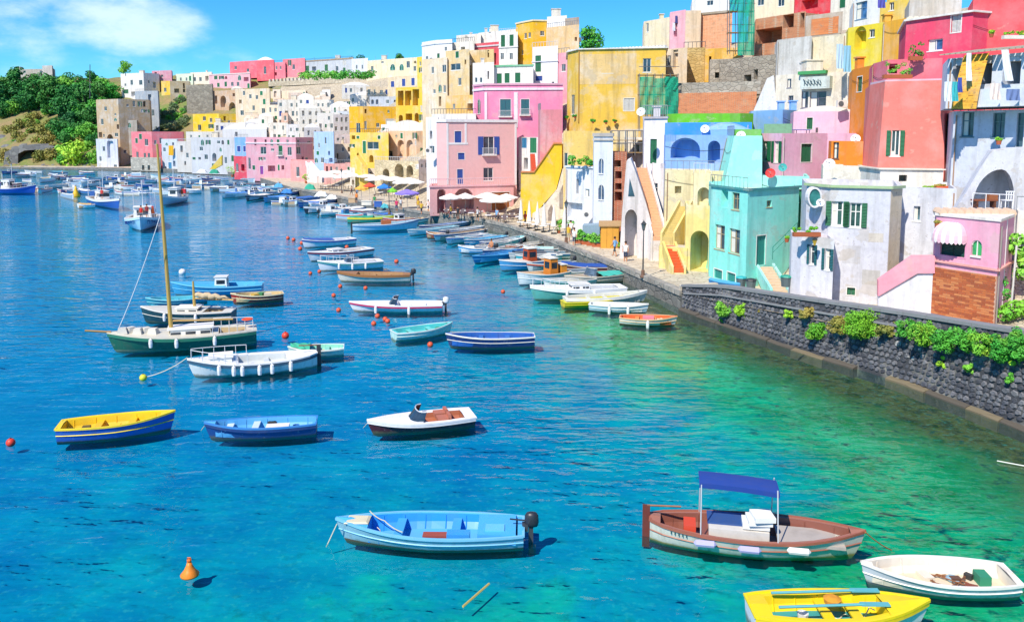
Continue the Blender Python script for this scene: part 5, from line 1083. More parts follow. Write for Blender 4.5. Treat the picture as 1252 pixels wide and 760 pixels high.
house('white stepped house right of the yellow cloth', [(216, 262), (236, 258)], 184, 173, 211, 'c8beb4', [(222, 182, 3, 8, 'v'), (229, 190, 3, 6, 'w')], D=7, age=.25, near=False, clutter=1)
house('taller white house in front of the yellow hillside house', [(228, 266), (262, 262)], 180, 161, 205, 'c8c5bf', [(239, 178, 5, 6, 'w'), (238, 188, 3, 5, 'w'), (250, 184, 3, 6, 'w'), (256, 188, 5, 12, 'a')], D=7, age=.2, near=False)
house('yellow hillside house with a sunlit left face', [(236, 280), (268, 274), (290, 278)], 150, 139, 166, 'f5cf2e', [(244, 156, 4, 7, 'w'), (258, 147, 3, 5, 'w'), (280, 150, 3, 5, 'w')], D=8, age=.15, near=False)
house('coral pink house with a red shaded side on the far quay', [(161, 278), (186, 274), (224, 279)], 177, 161, 200, 'ea7c84', [(167, 172, 3, 6, 'g'), (179, 174, 4, 8, 'w'), (168, 189, 3, 7, 'w'), (177, 190, 3, 6, 'w'), (182, 190, 3, 6, 'w'), (190, 174, 3, 5, 'w'), (197, 172, 4, 7, 'w')], D=8, age=.15, near=False)
house('grey stone quay house base under the coral pink house', [(160, 274), (196, 268)], 200, 193, 211, 'c6beb2', [(175, 205, 3, 6, 'v'), (182, 205, 3, 6, 'v')], D=4, age=.5, near=False, mat=stonemat('c9c0b0', 'aaa294', .8))
house('tall tuff cliff house with sunlit ochre face and grey side', [(119, 300), (146, 293), (184, 300)], 155, 121, 205, 'c4a884', [(129, 133, 3, 5, 'w'), (125, 149, 3, 7, 'w'), (127, 166, 2, 4, 'w'), (135, 176, 8, 24, 'a'), (126, 181, 3, 6, 'w'), (156, 129, 3, 3, 'w'), (141, 140, 2, 3, 'w')], D=10, age=.6, near=False, o={'deep': 1.5})
house('white lower corner with blue arch at the foot of the cliff house', [(118, 290), (144, 286)], 185, 170, 207, 'c6cad6', [(135, 181, 8, 24, 'a'), (127, 182, 3, 6, 'w')], D=4, age=.3, near=False, o={'deep': 1.0})
house('grey buttress with railed terrace on the cliff house', [(146, 296), (168, 294)], 165, 147, 205, 'a39a8e', [], D=5, age=.6, near=False)
house('grey blue balcony house in the shade above the pink quay house', [(166, 300), (194, 296)], 135, 111, 165, '9fa9b4', [(172, 137, 9, 9, 'v'), (183, 120, 4, 9, 'v'), (187, 138, 3, 8, 'w'), (180, 138, 3, 8, 'w')], D=8, age=.4, near=False, o={'deep': 1.0})
house('white hilltop block with balconies over the cliff house', [(148, 318), (176, 312), (195, 318)], 105, 89, 125, 'e4e0dc', [(161, 101, 3, 6, 'w'), (172, 101, 4, 6, 'w'), (165, 115, 9, 6, 'v'), (154, 112, 6, 5, 'g'), (182, 100, 2, 4, 'w')], D=9, age=.25, near=False, clutter=2)
house('mauve pink cube on the hilltop behind the white block', [(186, 330), (210, 326)], 95, 86, 112, 'c78a9c', [(198, 93, 3, 3, 'w')], D=8, age=.3, near=False)
house('small yellow garden house on the hilltop', [(197, 318), (208, 317)], 104, 99, 116, 'f0c845', [(202, 110, 3, 5, 'w')], D=6, age=.2, near=False)
house('tuff walled house with dark openings on the hilltop', [(208, 319), (232, 321)], 108, 99, 120, 'b9a684', [(216, 111, 6, 5, 'v'), (225, 111, 3, 4, 'v')], D=7, age=.3, near=False)
house('high grey stone bastion wall on the hillside', [(228, 306), (260, 300)], 120, 103, 145, '948d80', [], D=8, age=.6, near=False, mat=stonemat('9d978a', '7d776c', .7), cat='wall', name='bastion_wall')
house('pale green house on the far ridge', [(215, 336), (236, 333)], 96, 90, 108, 'd3dfc8', [(221, 97, 2, 4, 'w'), (228, 97, 2, 4, 'w')], D=7, age=.3, near=False)
house('cream house with loggia on the far ridge above the bastion', [(233, 330), (259, 326)], 95, 88, 106, 'ece2cf', [(238, 97, 3, 5, 'w'), (245, 97, 3, 5, 'w'), (253, 96, 4, 6, 'v')], D=7, age=.3, near=False, clutter=1)
house('long pale pink row house with six dark windows on the ridge', [(256, 318), (306, 308)], 100, 89, 114, 'edb4c0', [(259, 105, 3, 5, 'w'), (267, 104, 3, 5, 'g'), (276, 103, 3, 6, 'g'), (284, 103, 3, 5, 'w'), (291, 103, 3, 5, 'w'), (301, 97, 6, 5, 'v')], D=8, age=.2, near=False, cornice=[(90, .4, 'f0d8d8')])
house('red pink villa on the ridge with lower wings', [(281, 322), (316, 314)], 82, 74, 98, 'ee6f80', [(303, 86, 3, 4, 'w'), (288, 83, 3, 4, 'w')], D=8, age=.14, near=False)
house('red pink villa centre block with rounded white roof', [(314, 312), (335, 308)], 84, 73, 100, 'ea6674', [(324, 86, 3, 9, 'w')], D=8, age=.14, near=False, roof='dome', rise=1.5, o={'roofc': 'f4eef0'})
house('red pink villa right block with two dark windows', [(332, 308), (349, 305)], 85, 76, 98, 'f08090', [(338, 83, 2, 4, 'w'), (343, 83, 2, 4, 'w')], D=8, age=.14, near=False)
house('salmon pink villa end block beside the grey roofed house', [(346, 306), (373, 300)], 83, 71, 98, 'f28a96', [(359, 82, 3, 6, 'w')], D=8, age=.14, near=False, clutter=1)
house('grey blue house with dark green doors and brown roof on the ridge', [(372, 298), (432, 284)], 82, 71, 97, 'b6bcc4', [(376, 85, 4, 9, 'g'), (384, 85, 5, 7, 'v'), (399, 83, 4, 8, 'g'), (412, 84, 3, 6, 'w')], D=8, age=.3, near=False, cornice=[(72, .5, 'a08a72')], clutter=2)
house('pale blue white house on the ridge among garden trees', [(430, 282), (450, 278)], 80, 71, 95, 'dfe4ee', [(436, 82, 2, 5, 'w'), (443, 82, 2, 5, 'w')], D=8, age=.2, near=False)
house('cream row house with arched dark windows on the ridge', [(448, 276), (512, 262)], 80, 70, 97, 'e6d8b4', [(455, 84, 3, 6, 'w'), (467.5, 75, 3, 5, 'w'), (480, 82, 6, 8, 'A'), (491, 82, 5, 8, 'A'), (499, 79, 4, 8, 'w'), (507, 84, 3, 6, 'w')], D=8, age=.3, near=False, clutter=3)
house('small bright yellow house beside the white ridge tower', [(510, 190), (518, 188)], 77, 69, 90, 'f3d23a', [(514, 78, 2, 5, 'w')], D=6, age=.15, near=False)
house('beige house with three blue windows below the ridge', [(474, 216), (528, 206)], 100, 92, 112, 'd9c4a2', [(493.5, 101, 4, 9, 'b'), (505, 100, 4, 9, 'b'), (516, 99, 4, 9, 'b'), (480, 103, 4, 7, 'b')], D=6, age=.35, near=False)
house('long retaining wall with merlons below the ridge gardens', [(328, 292), (444, 262)], 105, 94, 122, 'c9bda8', [], D=6, age=.5, near=False, mat=stonemat('d0c4ae', 'b3a792', .7), cat='wall', name='retaining_wall')
hh, Fs, C, z0, z1 = HF['long retaining wall with merlons below the ridge gardens']
F0, W0 = Fs[0]
for k in range(24):
    m = MB(); m.obox(F0(W0 * (k + .15) / 24, z1 - .05, .05), F0(W0 * (k + .6) / 24, 0) - F0(W0 * (k + .15) / 24, 0), F0(0, 0, .7) - F0(0, 0, .05), (0, 0, 1.1)); obj('merlon', m, stucco('cdc1ac', .5), hh)
house('cream cliff wall with cave openings below the pink row', [(258, 296), (292, 288)], 125, 110, 145, 'c9a888', [(273, 124, 7, 14, 'a'), (284, 132, 8, 14, 'a'), (264, 122, 3, 10, 'v')], D=7, age=.9, near=False, o={'deep': 2})
house('warm white hillside house with small scattered windows', [(288, 290), (330, 282)], 128, 108, 160, 'dcc8aa', [(306, 118, 3, 5, 'w'), (314, 119, 3, 5, 'w'), (296, 138, 4, 6, 'w'), (310, 132, 3, 6, 'w'), (322, 136, 4, 7, 'w')], D=8, age=.45, near=False)
house('beige terrace house with long flat roof below the merlon wall', [(327, 272), (374, 260)], 118, 110, 128, 'e8d8bc', [(354, 118, 3, 3, 'w')], D=6, age=.4, near=False)
SMALL = [(326, 350, 128, 160, 'f0ddc4', 'w', 'sand white house with a peeling front behind the dusty pink house'), (340, 372, 122, 160, 'e6dfd4', 'w', 'tall white house left of the blue awning'), (344, 352, 138, 165, 'f0c2a8', 'w', 'narrow peach house between white ones'),
 (352, 366, 128, 150, 'c6d8ea', 'w', 'pale blue glazed house top'), (364, 384, 118, 160, 'e6dfd4', 'w', 'white hillside house with flat roof and red parasol'), (366, 392, 132, 166, 'ece6da', 'v', 'cream stacked house with black openings'), (384, 408, 122, 150, 'e6dfd4', 'w', 'white cube house under the merlon wall'),
 (388, 416, 138, 170, 'eee9e0', 'w', 'white house with orange planted terrace'), (404, 428, 128, 150, 'f2eeee', 'w', 'white flat roofed house left of the deep yellow one'), (408, 430, 140, 178, 'efe9ec', 'w', 'pale lilac white house wall beside the deep yellow house'), (372, 392, 156, 186, 'f1efee', 'v', 'white vaulted house beside the light blue one'),
 (330, 352, 150, 170, 'e6dfd4', 'w', 'white roof house behind the dusty pink cornice'), (350, 378, 152, 172, 'ebe9ea', 'w', 'grey white house over the dusty pink roof'), (402, 430, 164, 200, 'efd9d2', 'w', 'pale pink house right of the light blue one'), (408, 432, 176, 206, 'd9c4a8', 'v', 'brown stone stair house left of the yellow steps'),
 (428, 468, 116, 132, 'f0ede8', 'w', 'white terraced house above the deep yellow roof'), (418, 452, 104, 122, 'f1eee9', 'w', 'white house tucked under the ridge gardens'), (448, 486, 106, 124, 'dcc8ac', 'w', 'tan house with an ochre gable below the ridge'), (452, 486, 118, 134, 'b4bcc8', 'v', 'grey glazed terrace behind the deep yellow house'),
 (466, 500, 152, 172, 'f1efec', 'w', 'white flat roof between the yellow houses'), (300, 318, 150, 172, 'f3f2f1', 'w', 'white house with terrace above the dusty pink roof'), (316, 334, 142, 168, 'efe6d8', 'w', 'cream house with two windows in the white jumble'), (510, 530, 154, 176, 'f0e4d0', 'w', 'cream wall left of the white terrace strip'), (524, 548, 128, 146, 'f1d27a', 'w', 'pale yellow house with one arched door by the loggia house'), (512, 528, 196, 226, 'f0e8e2', 'v', 'white shop front with awnings left of the big pink house'), (396, 430, 200, 222, 'e9a6a2', 'w', 'rose wall behind the white parasols'), (428, 462, 206, 226, 'ece2d2', 'v', 'cream restaurant front behind the parasols'),
 (262, 290, 150, 166, 'f0ece6', 'w', 'white wall right of the yellow hillside house'),(286,304,158,172,'e6eaf0','w','pale flat roofed house above the small blue house')]
sr = random.Random(9)
for (x0, x1, yt, yb, c, k, lab) in SMALL:
    ws = []; y = yt + 5
    while y < min(yb - 4, yt + 26):
        x = x0 + sr.uniform(3, 6)
        while x < x1 - 3:
            if sr.random() < .75: ws.append((x, y + 1.5, sr.uniform(2.2, 3.6), sr.uniform(4, 6.5), sr.choice(['w', 'w', 'g', 'v', 'w', 'b'] if k == 'w' else ['v', 'a', 'w'])))
            x += sr.uniform(5, 9)
        y += sr.uniform(9, 11)
    Yb = autoY((x0 + x1) / 2, yb)
    H(lab, x0, x1, yt, yb, c, ws, D=7, age=.5, near=False, roof='dome' if sr.random() < .2 else 'flat', rise=1.2, clutter=1 if sr.random() < .5 else 0, o={'deep': .9}, skew=sr.uniform(-1.5, 2.0))
# the dense quarter of little plastered houses below the ridge wall
q3 = random.Random(101); WN = dict(f3f1ee='white', f0e6d8='cream', efd6c8='pale pink', e9e6ea='lilac white', e8d3b4='sand coloured', d9c6ac='tan', dfe6ee='pale blue', e6cdb8='peach', ecd9c4='beige')
for i in range(58):
    x = q3.uniform(262, 432); yb = q3.uniform(122, 172); w = q3.uniform(8, 16); h_ = q3.uniform(10, 19); c = q3.choice(list(WN)); 
    if (x > 400 and yb < 135) or (x < 296 and yb > 126): continue
    q_ = T(x, yb); Y = q_.y - 2.5
    nm_ = 'small %s house in the dense quarter below the ridge wall' % WN[c]
    house(nm_, [(x - w / 2, Y + q3.uniform(0, 1.5)), (x + w / 2, Y + q3.uniform(0, 1.5))], yb - h_ / 2, yb - h_, yb, c, [], D=4.5, age=.35, near=False, group='little houses of the dense quarter below the ridge wall', roof=q3.choice(['flat', 'flat', 'flat', 'dome']), rise=.9, clutter=q3.choice([0, 0, 1]), o={'deep': .6})
# houses and walls on the far left hill
house('long pale villa among the trees on the far left hilltop', [(12, 372), (66, 366)], 90, 84, 100, 'aca69c', [(30, 88, 3, 3, 'w'), (50, 88, 3, 3, 'w')], D=8, age=.4, near=False, clutter=1)
house('ivy covered dark block beside the far left villa', [(52, 362), (64, 360)], 88, 80, 100, 'b8b4b0', [], D=6, age=.5, near=False)
# ------------------------------------------------------------------ boats
br = random.Random(31)
def paint(c, r=.35): return plain(c, r, .22, objc=True, scale=2.2)
def hull_fn(Ln, B, h0, rise, transom, full=.5):
    def half(t):
        if t < full: f = transom + (1 - transom) * math.sin(math.pi / 2 * (t / full)) ** (.8 if transom > .3 else .62)
        else: f = max(0.0, 1 - ((t - full) / (1 - full)) ** 2.3)
        return max(.012, B / 2 * f)
    def sheer(t): return h0 + rise * max(0, (t - .35) / .65) ** 2 + (rise * .35 * max(0, (.3 - t) / .3) ** 2 if transom < .3 else .02)
    return half, sheer
def boat(label, bow, stern, cat='boat', group=None, hull='f0f0f0', inside='e8e6e0', rim=None, stripe=None, bottom=None, B=None, h=.55, rise=.28, transom=.72, ta=.03, tb=.90, sd=.05, thwarts=(.3, .6), deckc=None, floorc=None, thc=None,
         motor=False, rudder=False, fenders=0, fenc='f2f0ec', screen=None, canopy=None, cabin=None, mast=None, rails=False, zb=.7, zs=.5, full=.5, name=None, post=None, tarp=None, tiny=False, extra=None, seatback=None, letters=None):
    h = h * .76; rise = rise * .95
    b, s = G(bow[0], bow[1], h + rise), G(stern[0], stern[1], h); b.z = s.z = 0
    d = b - s; Ln = d.length; rz = math.atan2(d.y, d.x); B = (B or min(2.5, max(1.2, Ln * .34))) * .9
    mid = (b + s) / 2; t = thing(name or cat.replace(' ', '_'), label, cat, mid, rz, group)
    half, sheer = hull_fn(Ln, B, h, rise, transom, full); NS = 8 if tiny else 16
    X = lambda u: -Ln / 2 + Ln * u
    def sec(u):
        w = half(u); z = sheer(u); fl = .80 - .35 * max(0, (u - .5) / .5); xo = X(u) ; rk = .10 * Ln * max(0, (u - .75) / .25) ** 2
        return [(xo - rk * 1.0, w * .10, -.17), (xo - rk * .55, w * fl * .8, -.08), (xo - rk * .4, w * fl, .07), (xo - rk * .15, w * (.55 + .45 * fl) , z * .55), (xo, w, z)]
    S = [sec(i / NS) for i in range(NS + 1)]
    def mir(p): return (p[0], -p[1], p[2])
    m = MB(); rows = [list(map(mir, r[::-1])) + r for r in S]; lowrows = [r[2:8] for r in rows]
    m.grid(rows); m.poly([p for p in rows[0]][::-1])
    hm = [hullpaint(hull), hullpaint(bottom or hull)]
    nper = 9; m.m = [1 if (bottom and (i % nper) in (2, 3, 4, 5, 6)) else 0 for i in range(NS * nper)] + [0]
    H_ = obj('hull', m, hm, t, local=True, smooth=False)
    for p in H_.data.polygons: p.use_smooth = p.index < NS * nper
    H_.data.flip_normals()
    if stripe:
        m = MB(); 
        for sg in (1, -1): m.grid([[(x, sg * (y + .018), z) for x, y, z in ((S[i][4][0] - .0, S[i][4][1], S[i][4][2] - .03), (S[i][4][0], S[i][4][1] - .004, S[i][4][2] - .03 - h * .26))] for i in range(NS + 1)], flip=sg > 0)
        obj('stripe', m, paint(stripe), t, local=True)
    if not tiny and not stripe and Ln > 3:
        m = MB()
        for sg in (1, -1): m.tube([(S[i][3][0], sg * (S[i][3][1] + .012), S[i][3][2]) for i in range(NS + 1)], .022, 4)
        obj('rubbing_strake', m, paint(rim or hull), t, local=True)
    # gunwale
    m = MB(); rw = .045 if Ln < 8 else .07
    for sg in (1, -1):
        m.grid([[(X(i / NS) + (.02 if i == NS else 0), sg * (half(i / NS) + dy), sheer(i / NS) + dz) for dy, dz in ((rw * .6, -.035), (rw * .6, .035), (-rw, .035), (-rw, -.01))] for i in range(NS + 1)], flip=sg > 0)
    if transom > .2: m.box((X(0), 0, sheer(0) + .012), (.07, half(0) * 2 + .05, .05))
    obj('gunwale', m, paint(rim or hull), t, local=True)
    # deck round the cockpit
    iw = lambda u: max(.02, half(u) - sd); dz = .012
    us = sorted(set([0, ta, tb, 1] + [i / NS for i in range(NS + 1)])); m = MB(); md = MB()
    for a, c in zip(us[:-1], us[1:]):
        if a >= ta - 1e-6 and c <= tb + 1e-6:
            if sd > .03:
                for sg in (1, -1):
                    q = [(X(a), sg * half(a), sheer(a) + dz), (X(c), sg * half(c), sheer(c) + dz), (X(c), sg * iw(c), sheer(c) + dz), (X(a), sg * iw(a), sheer(a) + dz)]; md.poly(q if sg < 0 else q[::-1])
        else: md.poly([(X(a), -half(a), sheer(a) + dz), (X(c), -half(c), sheer(c) + dz), (X(c), 0, sheer(c) + dz + .05), (X(a), 0, sheer(a) + dz + .05)]); md.poly([(X(a), 0, sheer(a) + dz + .05), (X(c), 0, sheer(c) + dz + .05), (X(c), half(c), sheer(c) + dz), (X(a), half(a), sheer(a) + dz)])
    if md.f: obj('deck', md, paint(deckc or inside), t, local=True)
    fz = .09; nin = 5 if tiny else 10; ui = [ta + (tb - ta) * i / nin for i in range(nin + 1)]
    for sg in (1, -1): m.grid([[(X(u), sg * iw(u), sheer(u) + dz), (X(u), sg * iw(u) * .93, sheer(u) * .55), (X(u), sg * iw(u) * .74, fz)] for u in ui], flip=sg < 0)
    for u in (ta, tb): m.poly([(X(u), -iw(u), sheer(u) + dz), (X(u), iw(u), sheer(u) + dz), (X(u), iw(u) * .74, fz), (X(u), -iw(u) * .74, fz)])
    obj('interior', m, paint(inside), t, local=True)
    m = MB(); m.grid([[(X(u), -iw(u) * .75, fz), (X(u), iw(u) * .75, fz)] for u in ui], flip=True); obj('floor', m, paint(floorc or inside, .6), t, local=True)
    if not tiny:
        m = MB()
        for u in np.linspace(ta + .06, tb - .06, max(4, int(Ln * 1.3))):
            for sg in (1, -1): m.tube([(X(u), sg * iw(u) * .985, sheer(u) - .03), (X(u), sg * iw(u) * .92, sheer(u) * .55), (X(u), sg * iw(u) * .74, fz + .01)], .022, 4)
        if tb - ta > .55: obj('ribs', m, paint(inside), t, local=True)
    for u in thwarts:
        m = MB(); w_ = iw(u); zt_ = sheer(u) * .72; m.box((X(u), 0, zt_), (.26 if Ln < 8 else .3, w_ * 1.88, .05)); obj('thwart', m, paint(thc or inside), t, local=True)
    if motor:
        mo = MB(); x0 = X(0); z0 = sheer(0); mo.lathe([(.05, .06), (.15, .08), (.17, .18), (.16, .40), (.12, .48), (.02, .51)], (x0 - .24, 0, z0 - .05), 10, sx=1.25, sy=.8)
        mm_ = obj('outboard_motor', mo, plain('2c2f36' if motor is True else motor, .3, .1), t, local=True, smooth=True)
        mo = MB(); mo.box((x0 - .22, 0, z0 - .25), (.14, .12, .7)); mo.box((x0 - .26, 0, -.35), (.22, .05, .5)); mo.box((x0 - .05, 0, z0), (.18, .2, .22)); obj('leg', mo, plain('3c3f46', .4, .1), mm_, local=True)
        mo = MB(); mo.tube([(x0 - .1, .03, z0 + .2), (x0 + .4, .10, z0 + .28)], .025, 5); obj('tiller', mo, plain('33363c', .5, .1), mm_, local=True)
    if rudder:
        m = MB(); m.box((X(0) - .12, 0, sheer(0) * .5 + .02), (.22, .05, sheer(0) + .7)); r_ = obj('rudder', m, paint(rudder if isinstance(rudder, str) else '7a4630', .6), t, local=True)
        m = MB(); m.tube([(X(0) - .1, 0, sheer(0) + .35), (X(0) + .9, 0, sheer(0) + .4)], .03, 5); obj('tiller', m, WOOD(), r_, local=True)
    if post:
        m = MB(); m.box((X(1) - .02, 0, sheer(1) + .12), (.1, .12, .5), taper=.8); obj('stem_post', m, paint(post), t, local=True)
    sides = 1 if fenders > 0 else -1
    for k in range(abs(fenders)):      # + : port side (left of bow), - : starboard
        u = .18 + .66 * (k + .5) / abs(fenders) + br.uniform(-.03, .03); m = MB(); y = (half(u) + .13) * sides; z = sheer(u) - .28
        m.lathe([(.02, -.26), (.09, -.22), (.11, 0), (.09, .22), (.02, .27)], (X(u), y, z), 8); m.tube([(X(u), y, z + .25), (X(u), y - .1 * sides, sheer(u) + .03)], .014, 4)
        obj('fender', m, plain(fenc, .5, .15), t, local=True, smooth=False)
    if screen:
        u0, hh_, c_ = screen; w_ = half(u0) * .8; m = MB(); n_ = 8; R0 = []
        for i in range(n_ + 1):
            a = math.pi * i / n_; R0.append([(X(u0) + .55 * math.sin(a) ** .7 * .9, -w_ * math.cos(a), sheer(u0) + .05), (X(u0) - .12 + .45 * math.sin(a) ** .7 * .7, -w_ * .88 * math.cos(a), sheer(u0) + .05 + hh_)])
        m.grid(R0); m.grid([[ (p[0]-.03,p[1],p[2]) for p in r_] for r_ in R0], flip=True); ws = obj('windscreen', m, glass(c_), t, local=True)
        m = MB(); m.tube([r_[1] for r_ in R0], .025, 5); m.tube([r_[0] for r_ in R0], .02, 5); obj('screen_frame', m, plain('c8ccd0', .3, .1), ws, local=True)
    if seatback:
        for sg in (1, -1):
            m = MB(); m.box((X(seatback[0]), sg * half(.4) * .4, .42), (.5, half(.4) * .62, .18)); m.box((X(seatback[0]) - .24, sg * half(.4) * .4, .5), (.12, half(.4) * .62, .26)); obj('seat', m, plain(seatback[1], .6, .15), t, local=True)
    if canopy:
        u0, u1, hz, c_ = canopy; w_ = max(half(u0), half(u1)) * .48; n_ = 6; m = MB(); R0 = [[(X(u0 + (u1 - u0) * i / n_), y * w_, hz + .03 * math.sin(math.pi * i / n_) - .04 * y * y + .12 * (1 - i / n_)) for y in (-1, -.5, 0, .5, 1)] for i in range(n_ + 1)]
        m.grid(R0, flip=True); m.grid([[(p[0], p[1], p[2] - .03) for p in r_] for r_ in R0])
        e = R0[0], R0[-1]
        for sg in (0, -1): m.grid([[p for p in (r_[sg], (r_[sg][0], r_[sg][1], r_[sg][2] - .14))] for r_ in R0])
        cn_ = obj('canopy', m, plain(c_, .85, .12, objc=True), t, local=True)
        for u in (u0 + .01, u1 - .01):
            for sg in (1, -1): m = MB(); m.tube([(X(u), sg * half(u) * .93, sheer(u)), (X(u), sg * w_ * .97, hz + .04)], .02, 5); obj('canopy_pole', m, plain('c4c8cc', .3, .1), cn_, local=True)
    if cabin:
        for (u0, u1, w_, hz, c_, win) in cabin:
            zb_ = sheer((u0 + u1) / 2) * .6; m = MB(); m.box(((X(u0) + X(u1)) / 2, 0, zb_ + hz / 2), (X(u1) - X(u0), B * w_, hz), taper=.88); cb = obj('cabin', m, paint(c_), t, local=True)
            m = MB(); m.box(((X(u0) + X(u1)) / 2 , 0, zb_ + hz + .03), ((X(u1) - X(u0)) * 1.04, B * w_ * .98, .07)); obj('cabin_roof', m, paint('f2f0ea' if c_[0] != 'f' else 'e6e4de'), cb, local=True)
            if win:
                L_ = X(u1) - X(u0); k = max(1, int(L_ / .6))
                for q in range(k):
                    m = MB(); m.box((X(u0) + L_ * (q + .5) / k, 0, zb_ + hz * .62), (L_ / k * .66, B * w_ * .93 + .03, hz * .34)); obj('cabin_window', m, glass('27323c'), cb, local=True)
                m = MB(); m.box(((X(u0) + X(u1)) / 2, 0, zb_ + hz * .64), (L_ * .93 + .05, B * w_ * .6, hz * .36)); obj('cabin_window', m, glass('27323c'), cb, local=True)
    if rails:
        u0, u1 = rails; m = MB()
        us_ = np.linspace(u0, u1, 6)
        for sg in (1, -1):
            for u in us_: m.tube([(X(u), sg * half(u) * .9, sheer(u)), (X(u), sg * half(u) * .9, sheer(u) + .5)], .018, 4)
            m.tube([(X(u), sg * half(u) * .9, sheer(u) + .5) for u in us_], .02, 4)
        if u1 > .9: m.tube([(X(u1), half(u1) * .9, sheer(u1) + .5), (X(u1), -half(u1) * .9, sheer(u1) + .5)], .02, 4)
        obj('guard_rail', m, plain('d9dcdf', .25, .1), t, local=True)
    if mast:
        u0, hm_, lean = mast[:3]; m = MB(); m.tube([(X(u0), 0, .1), (X(u0) + lean * .5, 0, hm_ * .5), (X(u0) + lean, 0, hm_)], [.12, .10, .06], 8); obj('mast', m, plain('c0a050', .4, .2), t, local=True)
        m = MB(); m.tube([(X(u0), 0, 1.5), (X(u0) - Ln * .42, 0, 1.35)], .06, 6); bo = obj('boom', m, plain('c9a25c', .4, .2), t, local=True)
        if len(mast) > 3:
            m = MB(); pts = []; rr = []
            for i in range(15): f = i / 14; pts.append((X(u0) - .1 - Ln * .36 * f, .05 * math.sin(i * 2.1), 1.72 - .22 * f + .05 * math.sin(i * 1.7))); rr.append(.05 + .17 * math.sin(math.pi * min(1, f + .1)) ** .6 * (1 - .35 * f))
            m.tube(pts, rr, 8); obj('furled_sail', m, plain(mast[3], .9, .25, objc=True), bo, local=True, smooth=True)
    if tarp:
        u0, u1, c_ = tarp; m = MB(); m.grid([[(X(u), y * half(u) * 1.03, sheer(u) + .06 + .16 * (1 - y * y) + .03 * math.sin(u * 40 + y * 5)) for y in (-1, -.6, -.2, .2, .6, 1)] for u in np.linspace(u0, u1, 9)], flip=True); obj('cover', m, plain(c_, .85, .2, objc=True), t, local=True)
    if not tiny and tb - ta > .3:
        for k in range(br.choice([1, 2, 3])):
            u = br.uniform(ta + .1, tb - .12); y = br.uniform(-.4, .4) * iw(u); w_ = br.random(); m = MB()
            if w_ < .4: m.lathe([(.08, 0), (.17, .02), (.19, .07), (.12, .12), (.06, .10)], (X(u), y, fz), 9); obj('rope_coil', m, plain(br.choice(['d8c8a0', 'c8a878', '8fb0c0']), .9, .25), t, local=True)
            elif w_ < .7: m.lathe([(.10, 0), (.14, .26), (.12, .26), (.10, .1)], (X(u), y, fz), 9); obj('bucket', m, plain(br.choice(['e8e6e0', '2f6fb0', 'd8582c', '3a3f44']), .5, .15), t, local=True)
            else: m.box((X(u), y, fz + .13), (.42, .3, .26), br.uniform(0, 3)); obj('gear_box', m, plain(br.choice(['c8482c', '2f8f6c', 'd8c8a8', '3f5f8c']), .6, .25), t, local=True)
        m = MB(); pts = [(X(tb - .04 + .0 * i) - .09 * i, .12 * math.sin(i * 1.1) + .3 * (i / 12) * iw(.6), (sheer(tb) * .7 if i < 2 else fz + .03)) for i in range(12)]; m.tube(pts, .016, 4); obj('rope', m, ROPE(), t, local=True)
    if extra: extra(t, X, half, sheer, Ln)
    return t
def partbox(t, name, c, size, col, r=.6, rz=0, taper=1): m = MB(); m.box(c, size, rz, taper); return obj(name, m, plain(col, r, .2, objc=True), t, local=True)

# --- foreground
def ex_blue(t, X, half, sheer, Ln):
    m = MB(); m.box((X(.885), 0, sheer(.88) + .05), (Ln * .13, half(.84) * 1.15, .04), taper=.8); obj('bow_hatch', m, plain('d9d0b0', .7, .3, objc=True), t, local=True)
    m = MB(); m.box((X(.14), 0, .36), (Ln * .20, half(.2) * 1.55, .34)); obj('stern_locker', m, paint('4fb2ea'), t, local=True)
    m = MB(); m.box((X(.15), half(.2) * .3, .545), (Ln * .1, half(.2) * .5, .03)); obj('locker_lid', m, paint('6cc2f0'), t, local=True)
    m = MB(); m.box((X(.34), half(.3) * .55, .30), (Ln * .12, .32, .42)); obj('side_box', m, paint('3f9fdd'), t, local=True)
    m = MB(); m.box((X(.43), half(.4) * .35, .33), (Ln * .2, .28, .07)); obj('plank', m, plain('a04a3a', .6, .3, objc=True), t, local=True)
boat('sky blue open motor rowboat with a weathered grey blue hull in the foreground', (411, 634), (640, 644), hull='8fbfd4', inside='2b98ec', rim='7cc4e6', bottom='5a2a2c', B=1.95, h=.58, rise=.22, transom=.7, ta=.03, tb=.82, sd=.10, thwarts=(.36, .66), thc='49a9e2', motor=True, deckc='4fb4ec', floorc='5cb4e4', extra=ex_blue, full=.42, cat='rowboat')
